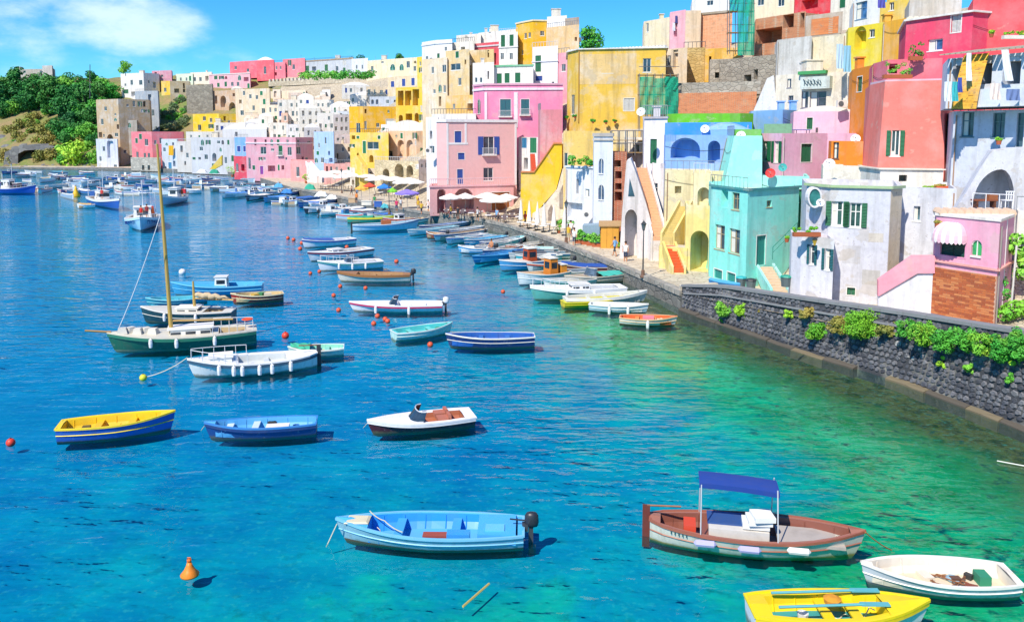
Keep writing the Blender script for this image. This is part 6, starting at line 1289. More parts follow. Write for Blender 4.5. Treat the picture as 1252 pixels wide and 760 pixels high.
def ex_brown(t, X, half, sheer, Ln):
    m = MB(); m.box((X(.42), .10, .42), (Ln * .28, half(.4) * 1.1, .42)); e = obj('engine_box', m, plain('d8d4cc', .6, .3, objc=True), t, local=True)
    m = MB(); m.box((X(.36), .25, .66), (Ln * .17, half(.4) * .8, .06)); obj('lid', m, plain('2a4f8c', .6, .2), e, local=True)
    for k in range(3): 
        m = MB(); m.box((X(.50 + .015 * k), -.05 - .06 * k, .74 + .14 * k), (.75 - .08 * k, .62, .14), rz=.1 * k); obj('cushion', m, plain('eef0ee', .8, .15), t, local=True)
    m = MB(); m.box((X(.19), -.2, .5), (.35, .6, .35)); obj('crate', m, plain('d8482c', .6, .2), t, local=True)
    m = MB(); m.box((X(.75), 0, .42), (Ln * .3, half(.7) * 1.25, .08)); obj('foredeck_boards', m, plain('b4aca4', .7, .4, objc=True), t, local=True)
    m = MB()
    for k in range(5): u = .10 + .018 * k; y = -(half(u) * .96 + .03); m.obox((X(u), y, sheer(u) * .78), (.03, -.004, 0), (0, -.02, 0), (0, 0, .13 if k % 2 else .09))
    obj('faded_name', m, plain('1f4a50', .6, .2), t, local=True)
    for u, c in ((.26, 'b9b4dc'), (.46, 'b9b4dc'), (.68, 'f0eee6')):
        m = MB(); y = -(half(u) + .12); z = sheer(u) - .13; m.tube([(X(u) - .32, y, z), (X(u) - .25, y, z), (X(u) + .25, y, z), (X(u) + .32, y, z)], [.02, .1, .1, .02], 8); obj('fender', m, plain(c, .6, .15), t, local=True)
boat('cream wooden fishing boat with brown gunwales and a dark blue sun canopy', (1058, 649), (795, 634), hull='d9d8c8', inside='8a5446', rim='a0604a', bottom='d8c46a', B=2.15, h=.72, rise=.22, transom=.25, ta=.05, tb=.93, sd=.16, thwarts=(.27,), deckc='a8705c', floorc='a89c94', rudder='6a2f24', canopy=(.23, .60, 1.9, '1a4296'), extra=ex_brown, full=.5, cat='fishing boat', fenders=0, zb=.95, zs=.8)
def ex_white(t, X, half, sheer, Ln):
    for (u, y, s, c) in ((.30, .3, .3, '8a4a34'), (.36, -.1, .25, '6a4a3a'), (.25, -.3, .2, '3a3a3a'), (.72, .2, .35, 'e0b44a'), (.55, -.2, .4, 'e8e0cc')): partbox(t, 'clutter', (X(u), y, .16), (s, s * .7, .14), c, rz=u * 9)
    m = MB(); pts = [(X(.40 + .14 * math.sin(i * .9)), .35 * math.cos(i * 1.3), .14 + .01 * i % .05) for i in range(24)]; m.tube(pts, .018, 4); obj('rope', m, plain('8a5a3a', .9, .2), t, local=True)
boat('weathered white dinghy full of rope beside the blue canopy boat', (1053, 688), (1238, 703), hull='ccd6e0', inside='ece4d4', rim='f4f2ea', B=1.75, h=.52, rise=.18, transom=.68, ta=.04, tb=.93, sd=.07, thwarts=(), floorc='e4d4b8', extra=ex_white, full=.4, cat='dinghy', bottom='3f6fa8')
def ex_yellow(t, X, half, sheer, Ln):
    for y in (.32, -.30):
        m = MB(); m.tube([(X(.14), y, .60), (X(.62), y + .1, .63)], .035, 6); m.box((X(.68), y + .11, .63), (.7, .16, .03)); obj('oar', m, plain('5fb0b8', .5, .2, objc=True), t, local=True)
    m = MB(); m.lathe([(.03, 0), (.2, .03), (.22, .14), (.1, .2), (.02, .2)], (X(.46), 0, .52), 10); obj('rope_coil', m, plain('d8922a', .9, .3), t, local=True)
boat('bright yellow rowboat with teal floorboards and oars cut by the bottom edge', (1136, 734), (917, 741), hull='e8eaf0', inside='f4d214', rim='f9dc18', stripe='f4d21c', bottom='2a6fd0', B=1.65, h=.56, rise=.2, transom=.66, ta=.10, tb=.74, sd=.20, thwarts=(.42, .58), floorc='2f9aa0', deckc='f6d51a', thc='f4d41c', extra=ex_yellow, full=.42, cat='rowboat')
def ex_yb(t, X, half, sheer, Ln):
    partbox(t, 'box', (X(.47), 0, .25), (.4, .5, .3), 'f2cf3a'); partbox(t, 'bucket', (X(.22), .15, .25), (.3, .3, .3), '6a5a2a')
boat('blue hulled rowboat painted bright yellow inside', (214, 502.5), (72, 520), hull='2e68c8', inside='f3c822', rim='fbdc2c', bottom='1f2f5a', B=1.75, h=.75, rise=.2, transom=.72, ta=.04, tb=.88, sd=.12, thwarts=(.33, .62), thc='eec01e', deckc='f6d224', extra=ex_yb, full=.42, cat='rowboat', zb=1.0, zs=.8)
def ex_navy(t, X, half, sheer, Ln):
    partbox(t, 'sack', (X(.35), .1, .28), (.9, .5, .25), 'e6e2dc'); m = MB(); m.lathe([(.22, -.06), (.3, 0), (.22, .06), (.14, 0)], (X(.42), -half(.42) - .09, .3), 12); o_ = obj('tyre_fender', m, plain('22252a', .8, .1), t, local=True)
boat('small navy rowboat with pale blue interior beside the yellow and blue one', (250, 517), (387, 514), hull='1f4a8c', inside='58aee6', rim='3f8ad0', B=1.55, h=.62, rise=.16, transom=.7, ta=.03, tb=.9, sd=.06, thwarts=(.55, .78), floorc='9ccbe8', thc='cfe0ea', extra=ex_navy, full=.42, cat='rowboat', stripe='1c3f7a')
boat('white speedboat with dark maroon hull and smoked windscreen', (449, 514), (577, 505), hull='4a1f2c', stripe='f2f0ee', inside='b06a4c', rim='f4f2f0', deckc='f5f3f0', B=1.75, h=.52, rise=.16, transom=.82, ta=.10, tb=.50, sd=.24, thwarts=(), screen=(.50, .36, '2a3a48'), seatback=(.30, 'b8705a'), full=.40, cat='speedboat', zb=.6, zs=.6)
boat('navy blue rowboat with white rim in the middle of the bay', (545, 408), (653, 410), hull='1d3a78', inside='2a66b8', rim='f0ece0', B=1.8, h=.75, rise=.18, transom=.6, ta=.03, tb=.93, sd=.06, thwarts=(.3, .6), thc='3f78c0', full=.48, cat='rowboat', zb=.9, zs=.8)
boat('pale teal dinghy lying between the striped speedboat and the navy rowboat', (553, 394), (481, 406), hull='bfe6dc', inside='4fc4c4', rim='e6f2ea', B=1.75, h=.6, rise=.16, transom=.7, ta=.04, tb=.9, sd=.08, thwarts=(.3, .62), thc='7ad4cc', full=.4, cat='dinghy', zb=.7, zs=.6)
boat('white speedboat with a crimson side stripe and small flag mast', (427, 369), (541, 371), hull='f2f2f4', stripe='c8245a', inside='e8e8ea', rim='fafafa', deckc='f6f6f8', B=2.1, h=.6, rise=.18, transom=.85, ta=.08, tb=.48, sd=.25, thwarts=(.2,), screen=(.50, .4, '33424e'), motor='e2e4e6', full=.4, cat='speedboat', fenders=2, zb=1.0, zs=.8)
boat('brown varnished wooden boat with pale hull and dark motor', (412, 332), (502, 335), hull='d8d4c4', stripe='9a6838', inside='b08a5c', rim='a8703c', deckc='a87844', B=2.1, h=.75, rise=.22, transom=.55, ta=.1, tb=.72, sd=.2, thwarts=(.3, .5), motor=True, full=.46, cat='wooden boat', zb=1.0, zs=.8)
boat('long white wooden boat with bow rails and a row of white fenders', (229, 439), (387, 432), hull='e6ece8', stripe='3a5a70', inside='cfd6d6', rim='f2f2ee', deckc='f0f0ec', B=2.5, h=.8, rise=.3, transom=.25, ta=.25, tb=.62, sd=.38, thwarts=(.4,), rudder='33373c', rails=(.55, .97), fenders=6, full=.5, cat='wooden boat', zb=1.3, zs=1.0, cabin=[(.66, .84, .5, .5, 'e6eaea', False)])
boat('small pale green dinghy behind the long white boat', (352, 424), (420, 424), hull='c4e8da', inside='8fd8c0', rim='eef4ea', B=1.6, h=.5, rise=.15, transom=.65, thwarts=(.3, .6), full=.42, cat='dinghy', zb=.6, zs=.5, tarp=(.60, .95, '3fb08c'))
def ex_sail(t, X, half, sheer, Ln):
    m = MB(); m.tube([(X(1) - .2, 0, sheer(1) + .02), (X(1) + 1.1, 0, sheer(1) + .2)], .06, 6); obj('bowsprit', m, plain('b98a4a', .5, .2), t, local=True)
    for k in range(5): partbox(t, 'sail_bag', (X(.90 - .05 * k), (-1) ** k * .12, sheer(.9 - .05 * k) + .18), (.55, .5, .32), 'd8d4c8', .9, k * .7, .7)
    m = MB(); m.lathe([(.25, -.05), (.34, 0), (.25, .05), (.16, 0)], (X(.06), 0, sheer(0) + .55), 12); obj('lifebuoy', m, plain('e0502a', .6, .1), t, local=True)
boat('dark green sailing yacht with tall wooden mast and bundled sails', (131, 407), (313, 401), hull='1d6a54', inside='c8b48c', rim='e4dcc4', bottom='a8c0a8', deckc='d8d2c0', stripe='2a7a60', B=2.9, h=.95, rise=.35, transom=.55, ta=.07, tb=.26, sd=.45, thwarts=(), cabin=[(.30, .60, .5, .62, 'efece2', True)], mast=(.58, 11.5, .32), rails=(.02, .3), fenders=3, full=.48, cat='sailing yacht', extra=ex_sail, zb=1.3, zs=1.1)
boat('dark hulled sailing boat with beige furled sail behind the green yacht', (172, 375), (286, 379), hull='1f4a54', inside='c0ac88', rim='e8e4d8', deckc='d8d4c6', B=2.5, h=.9, rise=.3, transom=.6, ta=.1, tb=.3, sd=.4, thwarts=(), cabin=[(.36, .6, .5, .5, 'e8e4d6', True)], mast=(.42, 2.6, .05, 'cdb894'), full=.48, cat='sailing boat', fenders=2, zb=1.2, zs=1.0)
boat('long light blue boat with a small white cabin', (209, 345), (321, 347), hull='3fa8d8', inside='5cbce4', rim='7ad0ee', B=2.6, h=.85, rise=.35, transom=.6, ta=.08, tb=.4, sd=.3, thwarts=(.2,), cabin=[(.38, .52, .45, .9, 'f2f2f0', True)], deckc='4fb4e0', full=.48, cat='cabin boat', zb=1.2, zs=.9)
boat('slender teal canoe shaped boat next to the light blue cabin boat', (178, 364), (253, 362), hull='2f9cb4', inside='58c0d0', rim='8fdce4', B=1.7, h=.55, rise=.25, transom=.2, ta=.06, tb=.92, sd=.1, thwarts=(.3, .5, .7), full=.5, cat='rowboat', zb=.8, zs=.7)
boat('small red rowboat with cream rim and gear inside', (282, 359), (346, 358), hull='a83a2c', inside='d8c08c', rim='e8dcb4', B=1.9, h=.65, rise=.2, transom=.55, thwarts=(.3, .6), full=.45, cat='rowboat', zb=.9, zs=.7, extra=lambda t, X, half, sheer, Ln: [partbox(t, 'gear', (X(.3 + .12 * k), .2 * (-1) ** k, .45), (.5, .4, .3), c, .8, k) for k, c in enumerate(('d8d0b8', '3f8a5a', 'c8a84a'))])
# --- trio of white motor boats
boat('white motorboat with blue cover at the back of the moored trio', (369, 293), (432, 291), hull='e8ecf2', stripe='2a4fa0', inside='d8dce2', rim='f6f6f6', B=2.2, h=.8, rise=.3, transom=.8, ta=.1, tb=.5, sd=.28, thwarts=(.3,), deckc='f4f4f4', full=.4, cat='motorboat', zb=1.1, zs=.9, tarp=(.45, .97, '3a5fa8'))
boat('white motorboat with lifebuoys in the middle of the moored trio', (376, 308), (452, 303), hull='f0f0f2', stripe='7a2440', inside='d8d4ce', rim='fafafa', B=2.3, h=.85, rise=.3, transom=.8, ta=.1, tb=.5, sd=.28, thwarts=(.3,), deckc='f4f4f6', full=.4, cat='motorboat', zb=1.2, zs=.9, cabin=[(.48, .66, .55, .5, 'f2f2f4', True)])
boat('white motorboat with guard rails at the front of the moored trio', (388, 319), (466, 318), hull='dfe6ea', stripe='3f8f90', inside='c8ccd0', rim='f6f6f6', B=2.4, h=.8, rise=.3, transom=.8, ta=.1, tb=.5, sd=.28, thwarts=(.2, .35), deckc='f4f4f6', full=.4, cat='motorboat', zb=1.2, zs=.9, rails=(.4, .95), screen=(.5, .5, '3a4a58'), fenders=3)
# --- along the quay
boat('white red and orange rowboat nearest the sea wall', (828, 387), (758, 387), hull='eceae4', bottom='9a2430', inside='d86a34', rim='e8c090', B=1.75, h=.55, rise=.16, transom=.55, thwarts=(.3, .6), thc='e6944a', full=.45, cat='rowboat', fenders=-1, zb=.75, zs=.6, extra=lambda t, X, half, sheer, Ln: partbox(t, 'cushion', (X(.5), 0, .45), (.7, .5, .14), 'f08a9a'))
boat('pale blue rowboat with red ended oars beside the yellow boats', (793, 372), (721, 371), hull='a8cce0', inside='dfe4e2', rim='f0eee6', bottom='3f6f9c', B=1.6, h=.6, rise=.16, transom=.55, thwarts=(.3, .6), full=.45, cat='rowboat', zb=.8, zs=.7, fenders=-2)
boat('long yellow and white boat moored by the quay', (791, 355), (690, 364), hull='f2f0e6', bottom='d8d42a', stripe='f4f4ee', inside='d8d8cc', rim='fafaf2', B=1.9, h=.75, rise=.3, transom=.5, thwarts=(.3, .5, .7), full=.45, cat='rowboat', zb=1.1, zs=.8)
boat('yellow rowboat end poking out under the long white boat', (770, 362), (688, 369), hull='e8c81e', inside='d8d84a', rim='f4dc2c', B=1.7, h=.5, rise=.12, transom=.6, thwarts=(.4,), full=.45, cat='rowboat', zb=.6, zs=.5)
boat('white motor cruiser with teal hull and rails at the promenade edge', (648, 349), (762, 350), hull='5fb0a8', stripe='eef2f2', inside='c8ccd0', rim='fafafa', deckc='f6f6f4', B=2.4, h=.95, rise=.35, transom=.8, ta=.08, tb=.4, sd=.3, thwarts=(.2,), cabin=[(.38, .58, .55, .6, 'f4f4f2', True)], rails=(.45, .97), full=.42, cat='motor cruiser', zb=1.3, zs=1.0, fenders=2)
boat('open motorboat with windscreen and teal cover behind the cruiser', (690, 337), (757, 334), hull='d8d4c4', inside='b8a488', rim='e8e2d0', B=2.1, h=.8, rise=.25, transom=.8, ta=.1, tb=.5, sd=.2, thwarts=(.3,), screen=(.52, .6, '4a5a68'), tarp=(.02, .42, '3fb4a4'), full=.42, cat='motorboat', zb=1.0, zs=.8)
boat('boat under a deep blue tarpaulin cover by the promenade', (684, 322), (748, 326), hull='6a3a44', inside='8a5a4c', rim='c8b8a8', B=2.0, h=.8, rise=.2, transom=.7, thwarts=(.4,), tarp=(.02, .96, '1f4fa0'), full=.45, cat='motorboat', zb=1.0, zs=.9)
boat('blue and white fishing boat with an orange wooden wheelhouse', (632, 333), (694, 331), hull='eef0f0', bottom='2a78c8', inside='c8a070', rim='f2f0ea', deckc='d8b484', B=2.3, h=.95, rise=.35, transom=.5, ta=.08, tb=.55, sd=.25, thwarts=(.2,), cabin=[(.26, .42, .5, 1.5, 'd8842c', True), (.08, .2, .5, .9, 'd8902e', False)], full=.46, cat='fishing boat', zb=1.4, zs=1.1)
boat('light blue boat with a red brown wheelhouse behind the orange one', (610, 318), (676, 316), hull='4fa0d8', inside='c0a080', rim='e8ecee', deckc='e0ddd2', B=2.3, h=.9, rise=.3, transom=.5, ta=.08, tb=.5, sd=.25, thwarts=(.2,), cabin=[(.35, .52, .5, 1.4, 'b04a24', True)], full=.46, cat='fishing boat', zb=1.3, zs=1.0)
boat('small grey boat with dark canopy in the quay row', (622, 309), (680, 307), hull='cfd4d6', inside='4a4c50', rim='e8e8e6', B=2.0, h=.75, rise=.25, transom=.7, thwarts=(.4,), tarp=(.3, .9, '4f5a66'), full=.45, cat='motorboat', zb=1.0, zs=.9)
boat('large blue rowboat with a bare chested man aboard', (577, 313), (655, 303), hull='2a86cc', inside='4fa6dc', rim='58b4e4', B=2.1, h=.7, rise=.25, transom=.55, thwarts=(.25, .5, .7), full=.45, cat='rowboat', zb=1.0, zs=.8, fenders=-1)
QB = [((580, 301), (626, 293), 'eceef0', 'd8d4c8', None, 'white open boat with beige interior in the quay row'), ((567, 293), (618, 288), '3f9ac8', '6cc0e0', None, 'blue and teal boat in the quay row'), ((545, 291), (592, 285), 'f0f2f4', 'c8ccd0', '3a78c0', 'white boat with a blue stripe in the quay row'), ((530, 287), (592, 280), 'dfe4e8', 'b8a48c', '2a5a9c', 'white and dark blue boat in the quay row'),
      ((498, 281), (558, 276), 'e8f0f0', '9ad0dc', None, 'pale white rowboat below the pink house'), ((512, 276), (570, 271), '3a5a98', '9ab4d8', None, 'low dark blue boat at the quay below the umbrellas'), ((521, 283), (545, 286), 'a8522e', 'c8a47c', None, 'little brown boat with orange interior in the quay row'), ((600, 297), (640, 288), '58b8d0', 'a8d8dc', None, 'turquoise rowboat close to the quay edge'),
      ((618, 300), (668, 295), 'f2f2f0', 'd0ccc0', 'c05a2a', 'white boat with orange stripe close to the quay edge'), ((640, 301), (690, 303), '7ac8c8', 'b8dcd8', None, 'teal edged boat tucked against the quay'), ((648, 306), (700, 309), 'e6e4dc', '5a7a8c', '2f5f8c', 'white and slate boat tucked against the quay'), ((590, 306), (636, 299), '2f78b8', 'd8dcd8', None, 'royal blue boat with pale inside in the quay row')]
QB += [((556, 289), (604, 287), 'e8ecec', '9ab8c8', '2f9ab0', 'white boat with a teal line squeezed in the quay row'), ((586, 296), (634, 291), '2f6fb8', 'c8d0d4', None, 'mid blue boat squeezed in the quay row'), ((606, 304), (652, 300), 'f2f0ea', 'b8a890', '2f5fa8', 'white boat with a dark blue line squeezed in the quay row'), ((630, 312), (684, 311), '4fb8c8', 'd8dcd8', None, 'turquoise boat between the wheelhouse boats'), ((644, 322), (700, 319), 'e6e8e8', '8a9aa4', 'c8482c', 'white boat with a red line behind the orange wheelhouse'), ((536, 282), (590, 276), '3f8fc8', 'd0d8dc', None, 'sky blue boat close under the restaurant'), ((664, 341), (726, 340), 'f0f0ee', 'c8ccc8', '3fa0b0', 'white boat wedged behind the teal cruiser'), ((676, 331), (728, 329), 'd8e0e4', '7f8f9c', None, 'pale grey boat wedged beside the blue tarpaulin boat'), ((560, 300), (604, 303), '58a8dc', 'dfe4e6', None, 'light blue boat lying off the quay row'), ((470, 271), (520, 266), 'f0eee6', 'c8b898', '2f6f9c', 'cream boat at the end of the quay below the arcade')]
for b_, s_, hc, ic, st, lab in QB: boat(lab, b_, s_, hull=hc, inside=ic, rim='f2f0ea', stripe=st, B=1.9, h=.7, rise=.22, transom=br.choice([.3, .6, .7]), thwarts=(.3, .6), full=.45, cat='rowboat', zb=.95, zs=.8, motor=br.random() < .3, tiny=False)
boat('long pale blue gozzo with red brown wheel box beside the far pier', (512, 268), (431, 275), hull='a8d0e4', stripe='3f7fb0', inside='8fb4c8', rim='f0f4f4', B=2.8, h=1.0, rise=.5, transom=.3, ta=.08, tb=.8, sd=.2, thwarts=(.3, .5), full=.48, cat='fishing boat', rudder='33373c', zb=1.6, zs=1.2, extra=lambda t, X, half, sheer, Ln: partbox(t, 'engine_box', (X(.5), 0, .9), (1.2, .9, .7), 'b8683c'))
boat('green boat with a yellow bow near the purple sunshade', (488, 263), (425, 266), hull='2f9a80', inside='8fc8a0', rim='e0d83a', stripe='e2d42c', B=2.2, h=.9, rise=.3, transom=.4, thwarts=(.3, .6), full=.48, cat='rowboat', zb=1.2, zs=1.0, tarp=(.05, .5, '2a9a7c'))
boat('black and white boat with four white fenders at the far pier', (371, 253), (417, 251), hull='2a3a4a', stripe='f0f0ee', inside='c8ccd0', rim='f2f2f0', B=2.2, h=1.0, rise=.25, transom=.6, thwarts=(.3, .6), full=.45, cat='motorboat', zb=1.3, zs=1.0, fenders=4)
boat('grey inflatable boat with dark motor at the far pier', (422, 257), (391, 260), hull='c8dcdc', inside='8a9a9c', rim='dfe8e8', B=1.8, h=.55, rise=.2, transom=.8, thwarts=(.4,), full=.45, cat='inflatable boat', zb=.8, zs=.6, motor=True)
for b_, s_, hc, lab in (((340, 243), (388, 240), '2f78c8', 'bright blue boat with covered deck at the far pier'), ((364, 247), (408, 243), '3f6fb8', 'blue boat at the bend of the far pier'), ((322, 241), (352, 239), '58a8d8', 'light blue boat at the far pier'), ((300, 239), (330, 237), '3a4a5c', 'dark boat with blue tarpaulin at the far pier'), ((270, 236), (306, 235), 'e8eaec', 'white boat at the end of the far pier')):
    boat(lab, b_, s_, hull=hc, inside='9ab0c0', rim='dfe4e8', B=2.4, h=.9, rise=.35, transom=.6, thwarts=(.4,), full=.45, cat='motorboat', zb=1.3, zs=1.0, tarp=(.2, .9, br.choice(['3a6fc0', '4a90d8', 'e8e4da'])))
# --- fishing boats at the left
def ex_letters(t, X, half, sheer, Ln):
    for sg in (1, -1):      # dark blue painted characters on both bows, too worn to read
        m = MB()
        for k in range(6):
            u = .60 + .055 * k; z = sheer(u) * .62; y = half(u) * .93 + .05; du = .016
            m.obox((X(u), sg * y, z - .22), (.10, 0, 0), (0, sg * .05, 0), (0, 0, .46)); m.obox((X(u + .028), sg * (half(u + .028) * .93 + .05), z - .22), (.10, 0, 0), (0, sg * .05, 0), (0, 0, .46 if k % 2 else .28)); m.obox((X(u), sg * y, z + (.16 if k % 3 else -.02)), (X(u + .03) - X(u), sg * (half(u + .03) - half(u)) * .93, 0), (0, sg * .05, 0), (0, 0, .1))
        obj('bow_lettering', m, plain('1f3f8c', .5, .1), t, local=True)
def fishing(label, bow, stern, hull, trim, cab, B=3.4, **kw): return boat(label, bow, stern, hull=hull, inside='c8c0b0', rim='f2f2f0', stripe=trim, deckc='d8d2c4', B=B, h=1.3, rise=.8, transom=.6, ta=.1, tb=.4, sd=.4, thwarts=(), cabin=cab, full=.45, cat='fishing boat', zb=2.2, zs=1.4, rails=(.6, .96), **kw)
def ex_gear(t, X, half, sheer, Ln):
    m = MB(); m.tube([(X(.12), -half(.1) * .8, 1.3), (X(.12), -half(.1) * .8, 4.0), (X(.12), half(.1) * .8, 4.0), (X(.12), half(.1) * .8, 1.3)], .06, 5); obj('gallows', m, plain('e2e4e6', .4, .15), t, local=True); m = MB(); m.tube([(X(.45), 0, 2.5), (X(.45), 0, 6.0)], .05, 5); obj('mast', m, plain('e2e4e6', .4, .15), t, local=True)
    for k, c in enumerate(('c8303c', '2f5fa8', 'd86a3a', 'efe6da')): partbox(t, 'gear', (X(.12 + .09 * k), (-1) ** k * half(.2) * .4, 1.75), (.9, .8, .8), c, .8, k, .8)
fb = fishing('white and blue fishing boat with lettered bow behind the mast', (171, 265.5), (178, 261.3), 'a4d4ec', 'c4e4f0', [(.40, .58, .5, 1.9, 'eef2f4', True)], extra=lambda *a: (ex_gear(*a), ex_letters(*a)), B=5.0)
fishing('blue hulled fishing trawler at the left edge of the harbour', (44, 226), (-8, 230), '2a5cc0', '2048a0', [(.25, .45, .5, 2.2, 'f0f0f2', True), (.50, .62, .4, 1.4, '5a3a4c', True)], extra=ex_gear, B=4.2)
fishing('blue and white fishing boat with red gear left of the mast boat', (146, 243), (112, 240), '2f5fb4', 'f0f0f2', [(.3, .5, .5, 1.8, 'f2f0ee', True)], extra=ex_gear, B=3.6)
fishing('pale blue cabin fishing boat right of the tall mast', (198, 239), (224, 238), '8fc0d8', 'f2f2f2', [(.3, .52, .5, 2.0, 'e8f0f4', True)], extra=ex_gear, B=3.6)
boat('small white tender with tan cover beside the blue fishing boat', (94, 249), (116, 250), hull='f2f2f0', inside='c8a070', rim='fafafa', B=1.9, h=.7, rise=.25, transom=.7, thwarts=(.4,), cat='dinghy', zb=1.0, zs=.8, tarp=(.2, .9, 'd8b070'))
# --- the crowd of small boats off the far quay
FAR = [(55, 226, 84, 224), (70, 231, 92, 233), (48, 219, 66, 218), (18, 213, 40, 212), (90, 238, 74, 236), (76, 222, 94, 221), (84, 216, 104, 215), (96, 231, 112, 233), (100, 224, 122, 223), (108, 216, 128, 216), (118, 228, 138, 229), (124, 221, 146, 220), (130, 215, 152, 216), (140, 231, 150, 234), (142, 225, 164, 226), (150, 219, 170, 219), (156, 214, 178, 215), (160, 231, 180, 233), (166, 224, 186, 225), (176, 219, 196, 219), (182, 228, 198, 229), (184, 214, 206, 215), (196, 222, 214, 222), (208, 216, 228, 217), (212, 226, 230, 225), (222, 221, 240, 220), (232, 216, 252, 217), (240, 225, 262, 224), (248, 220, 268, 219), (256, 229, 284, 228), (262, 216, 280, 217), (274, 223, 296, 222), (284, 219, 304, 219), (290, 229, 314, 230), (300, 224, 322, 224), (310, 234, 338, 233), (318, 228, 344, 229), (330, 235, 356, 234), (30, 208, 52, 209), (60, 210, 82, 210), (96, 209.5, 116, 210), (2, 209, 20, 208.5), (224, 231, 246, 232), (196, 232, 208, 234), (62, 215, 80, 214)]
FC = ['f2f2f2', 'e8eef4', 'f0ece4', 'f4f4f6', '4f8fc8', '2f5fa8', '8fc0dc', 'eceff2', 'd8dce0', 'f2f2f2', 'f2f0ea', 'f4f4f6', 'd0e0e8', 'e8eef4']
fr_ = random.Random(8)
for _ in range(72):
    x_ = fr_.uniform(-5, 345); y_ = fr_.uniform(209, 233) if x_ < 240 else fr_.uniform(216, 236)
    w_ = fr_.uniform(11, 23); FAR.append((x_, y_, x_ + w_ * fr_.choice([1, -1]), y_ + fr_.uniform(-1.5, 1.5)))
for _ in range(16):
    x_ = fr_.uniform(345, 470); y_ = 237 + (x_ - 345) * .19 + fr_.uniform(2.5, 7); w_ = fr_.uniform(22, 36); FAR.append((x_, y_, x_ + w_ * fr_.choice([1, -1]), y_ + fr_.uniform(-2, 2)))
FN = dict(f2f2f2='white', e8eef4='white', f0ece4='cream', f4f4f6='white', eceff2='white', d8dce0='pale grey', f2f0ea='white', d0e0e8='pale blue')
FN.update({'4f8fc8': 'mid blue', '2f5fa8': 'blue', '8fc0dc': 'light blue', '3f7a9c': 'teal blue', '2a3f68': 'dark blue'})
for i, (x0, y0, x1, y1) in enumerate(FAR):
    c = br.choice(FC); k = br.random(); w_ = x1 - x0
    kw = {}
    if k < .3: kw = dict(cabin=[(.34, .56, .5, .9, 'f4f4f4', True)]); ty = 'cabin boat'
    elif k < .65: kw = dict(tarp=(.1, .95, br.choice(['3f78c8', 'e8e4dc', 'f0eee8', '58a0b8', 'e6e8ea']))); ty = 'covered boat'
    else: ty = 'open boat'
    boat('small %s %s moored in the crowd off the far quay' % (FN[c], ty), (x0, y0), (x1, y1 + .3), hull=c, inside=br.choice(['d8d4c8', '9ab4c8', 'b8a080']), rim='f2f2f0', stripe=br.choice([None, '2f5fa8', 'c03a3a', None]), B=min(2.6, .32 * w_ * .22), h=.85, rise=.35, transom=.65, thwarts=(.4,), full=.45, cat='boat', group='small boats moored in the crowd off the far quay', zb=1.2, zs=.9, tiny=True, name='moored_boat', **kw)
# ------------------------------------------------------------------ buoys, moorings
def buoy(px, py, r, col, label, group=None):
    q = G(px, py, .1); t = thing('buoy', label, 'buoy', (q.x, q.y, 0), group=group); m = MB(); m.sphere((0, 0, r * .45), r, 12, 8); obj('float', m, plain(col, .4, .2), t, local=True, smooth=True)
    m = MB(); m.tube([(0, 0, r * 1.4), (0, 0, r * 1.62)], r * .18, 6); obj('eye', m, plain('5a3a2a', .5, .1), t, local=True)
for (px, py, lab) in [(13, 540, 'orange red ball buoy at the left edge of the bay'), (349, 410, 'red ball buoy behind the bow rails of the long white boat')]: buoy(px, py, .17 if py > 500 else .22, 'e2432a', lab)
for (px, py) in [(352, 291), (359, 293), (367, 304), (369, 297), (390.5, 331.5), (379.5, 333.7), (416, 349.5), (408, 360.6), (414, 378.5), (447, 351.7), (461.6, 385.8), (471, 389.6), (484.7, 319.5), (526, 420.6), (615, 356), (457, 395), (474, 392), (424, 302)]: buoy(px, py, .17 if py > 320 else .22, 'e05a34', 'small orange ball buoy floating between the moored boats', 'orange mooring buoys')
buoy(175, 461, .18, 'e0e03a', 'yellow buoy on the mooring line in front of the white fendered boat'); buoy(223, 333, .3, 'f0f0f0', 'white ball buoy in front of the light blue cabin boat'); buoy(302, 438, .2, 'dfe04a', 'yellow green float at the stern of the green yacht')
q = G(232, 702, 0); t = thing('marker_buoy', 'orange conical marker buoy in the foreground water', 'buoy', q); m = MB(); m.lathe([(.10, -.06), (.24, -.03), (.25, .02), (.15, .14), (.085, .27), (.06, .36)], (0, 0, 0), 18); obj('float', m, plain('f28a1e', .4, .2), t, local=True, smooth=True)
m = MB(); m.lathe([(.03, .35), (.06, .38), (.065, .42), (.03, .46)], (0, 0, 0), 8); m.tube([(-.05, 0, .43), (-.04, 0, .49), (.04, 0, .49), (.05, 0, .43)], .018, 5); obj('lifting_eye', m, plain('d86a1a', .5, .2), t, local=True)
q = G(93, 240, 0); t = thing('marker_buoy', 'yellow conical marker buoy in front of the far moored boats', 'buoy', q); m = MB(); m.lathe([(.7, -.2), (.8, .1), (.45, .8), (.2, 1.6), (.12, 2.0)], (0, 0, 0), 12); obj('float', m, plain('f0c01e', .4, .2), t, local=True, smooth=True)
def rope(label, pts, r=.018, sag=0.0, col='d8d2bc', cat='rope', group=None):
    P_ = [Vector(p) for p in pts]; out = []
    for a, b in zip(P_[:-1], P_[1:]):
        for k in range(8): f = k / 8; out.append(a.lerp(b, f) - Vector((0, 0, sag * 4 * f * (1 - f))))
    out.append(P_[-1]); m = MB(); m.tube(out, r, 5); return tag(obj('mooring_rope', m, plain(col, .9, .1), at=P_[0]), label, cat, group)
rope('white mooring rope falling from the bow of the sky blue rowboat', [G(412, 640, .65), G(399, 668, -.1)], .02)
rope('pale rope from the long white boat to the yellow buoy', [G(229, 437, 1.25), G(176, 461, .05)], .022, .15)
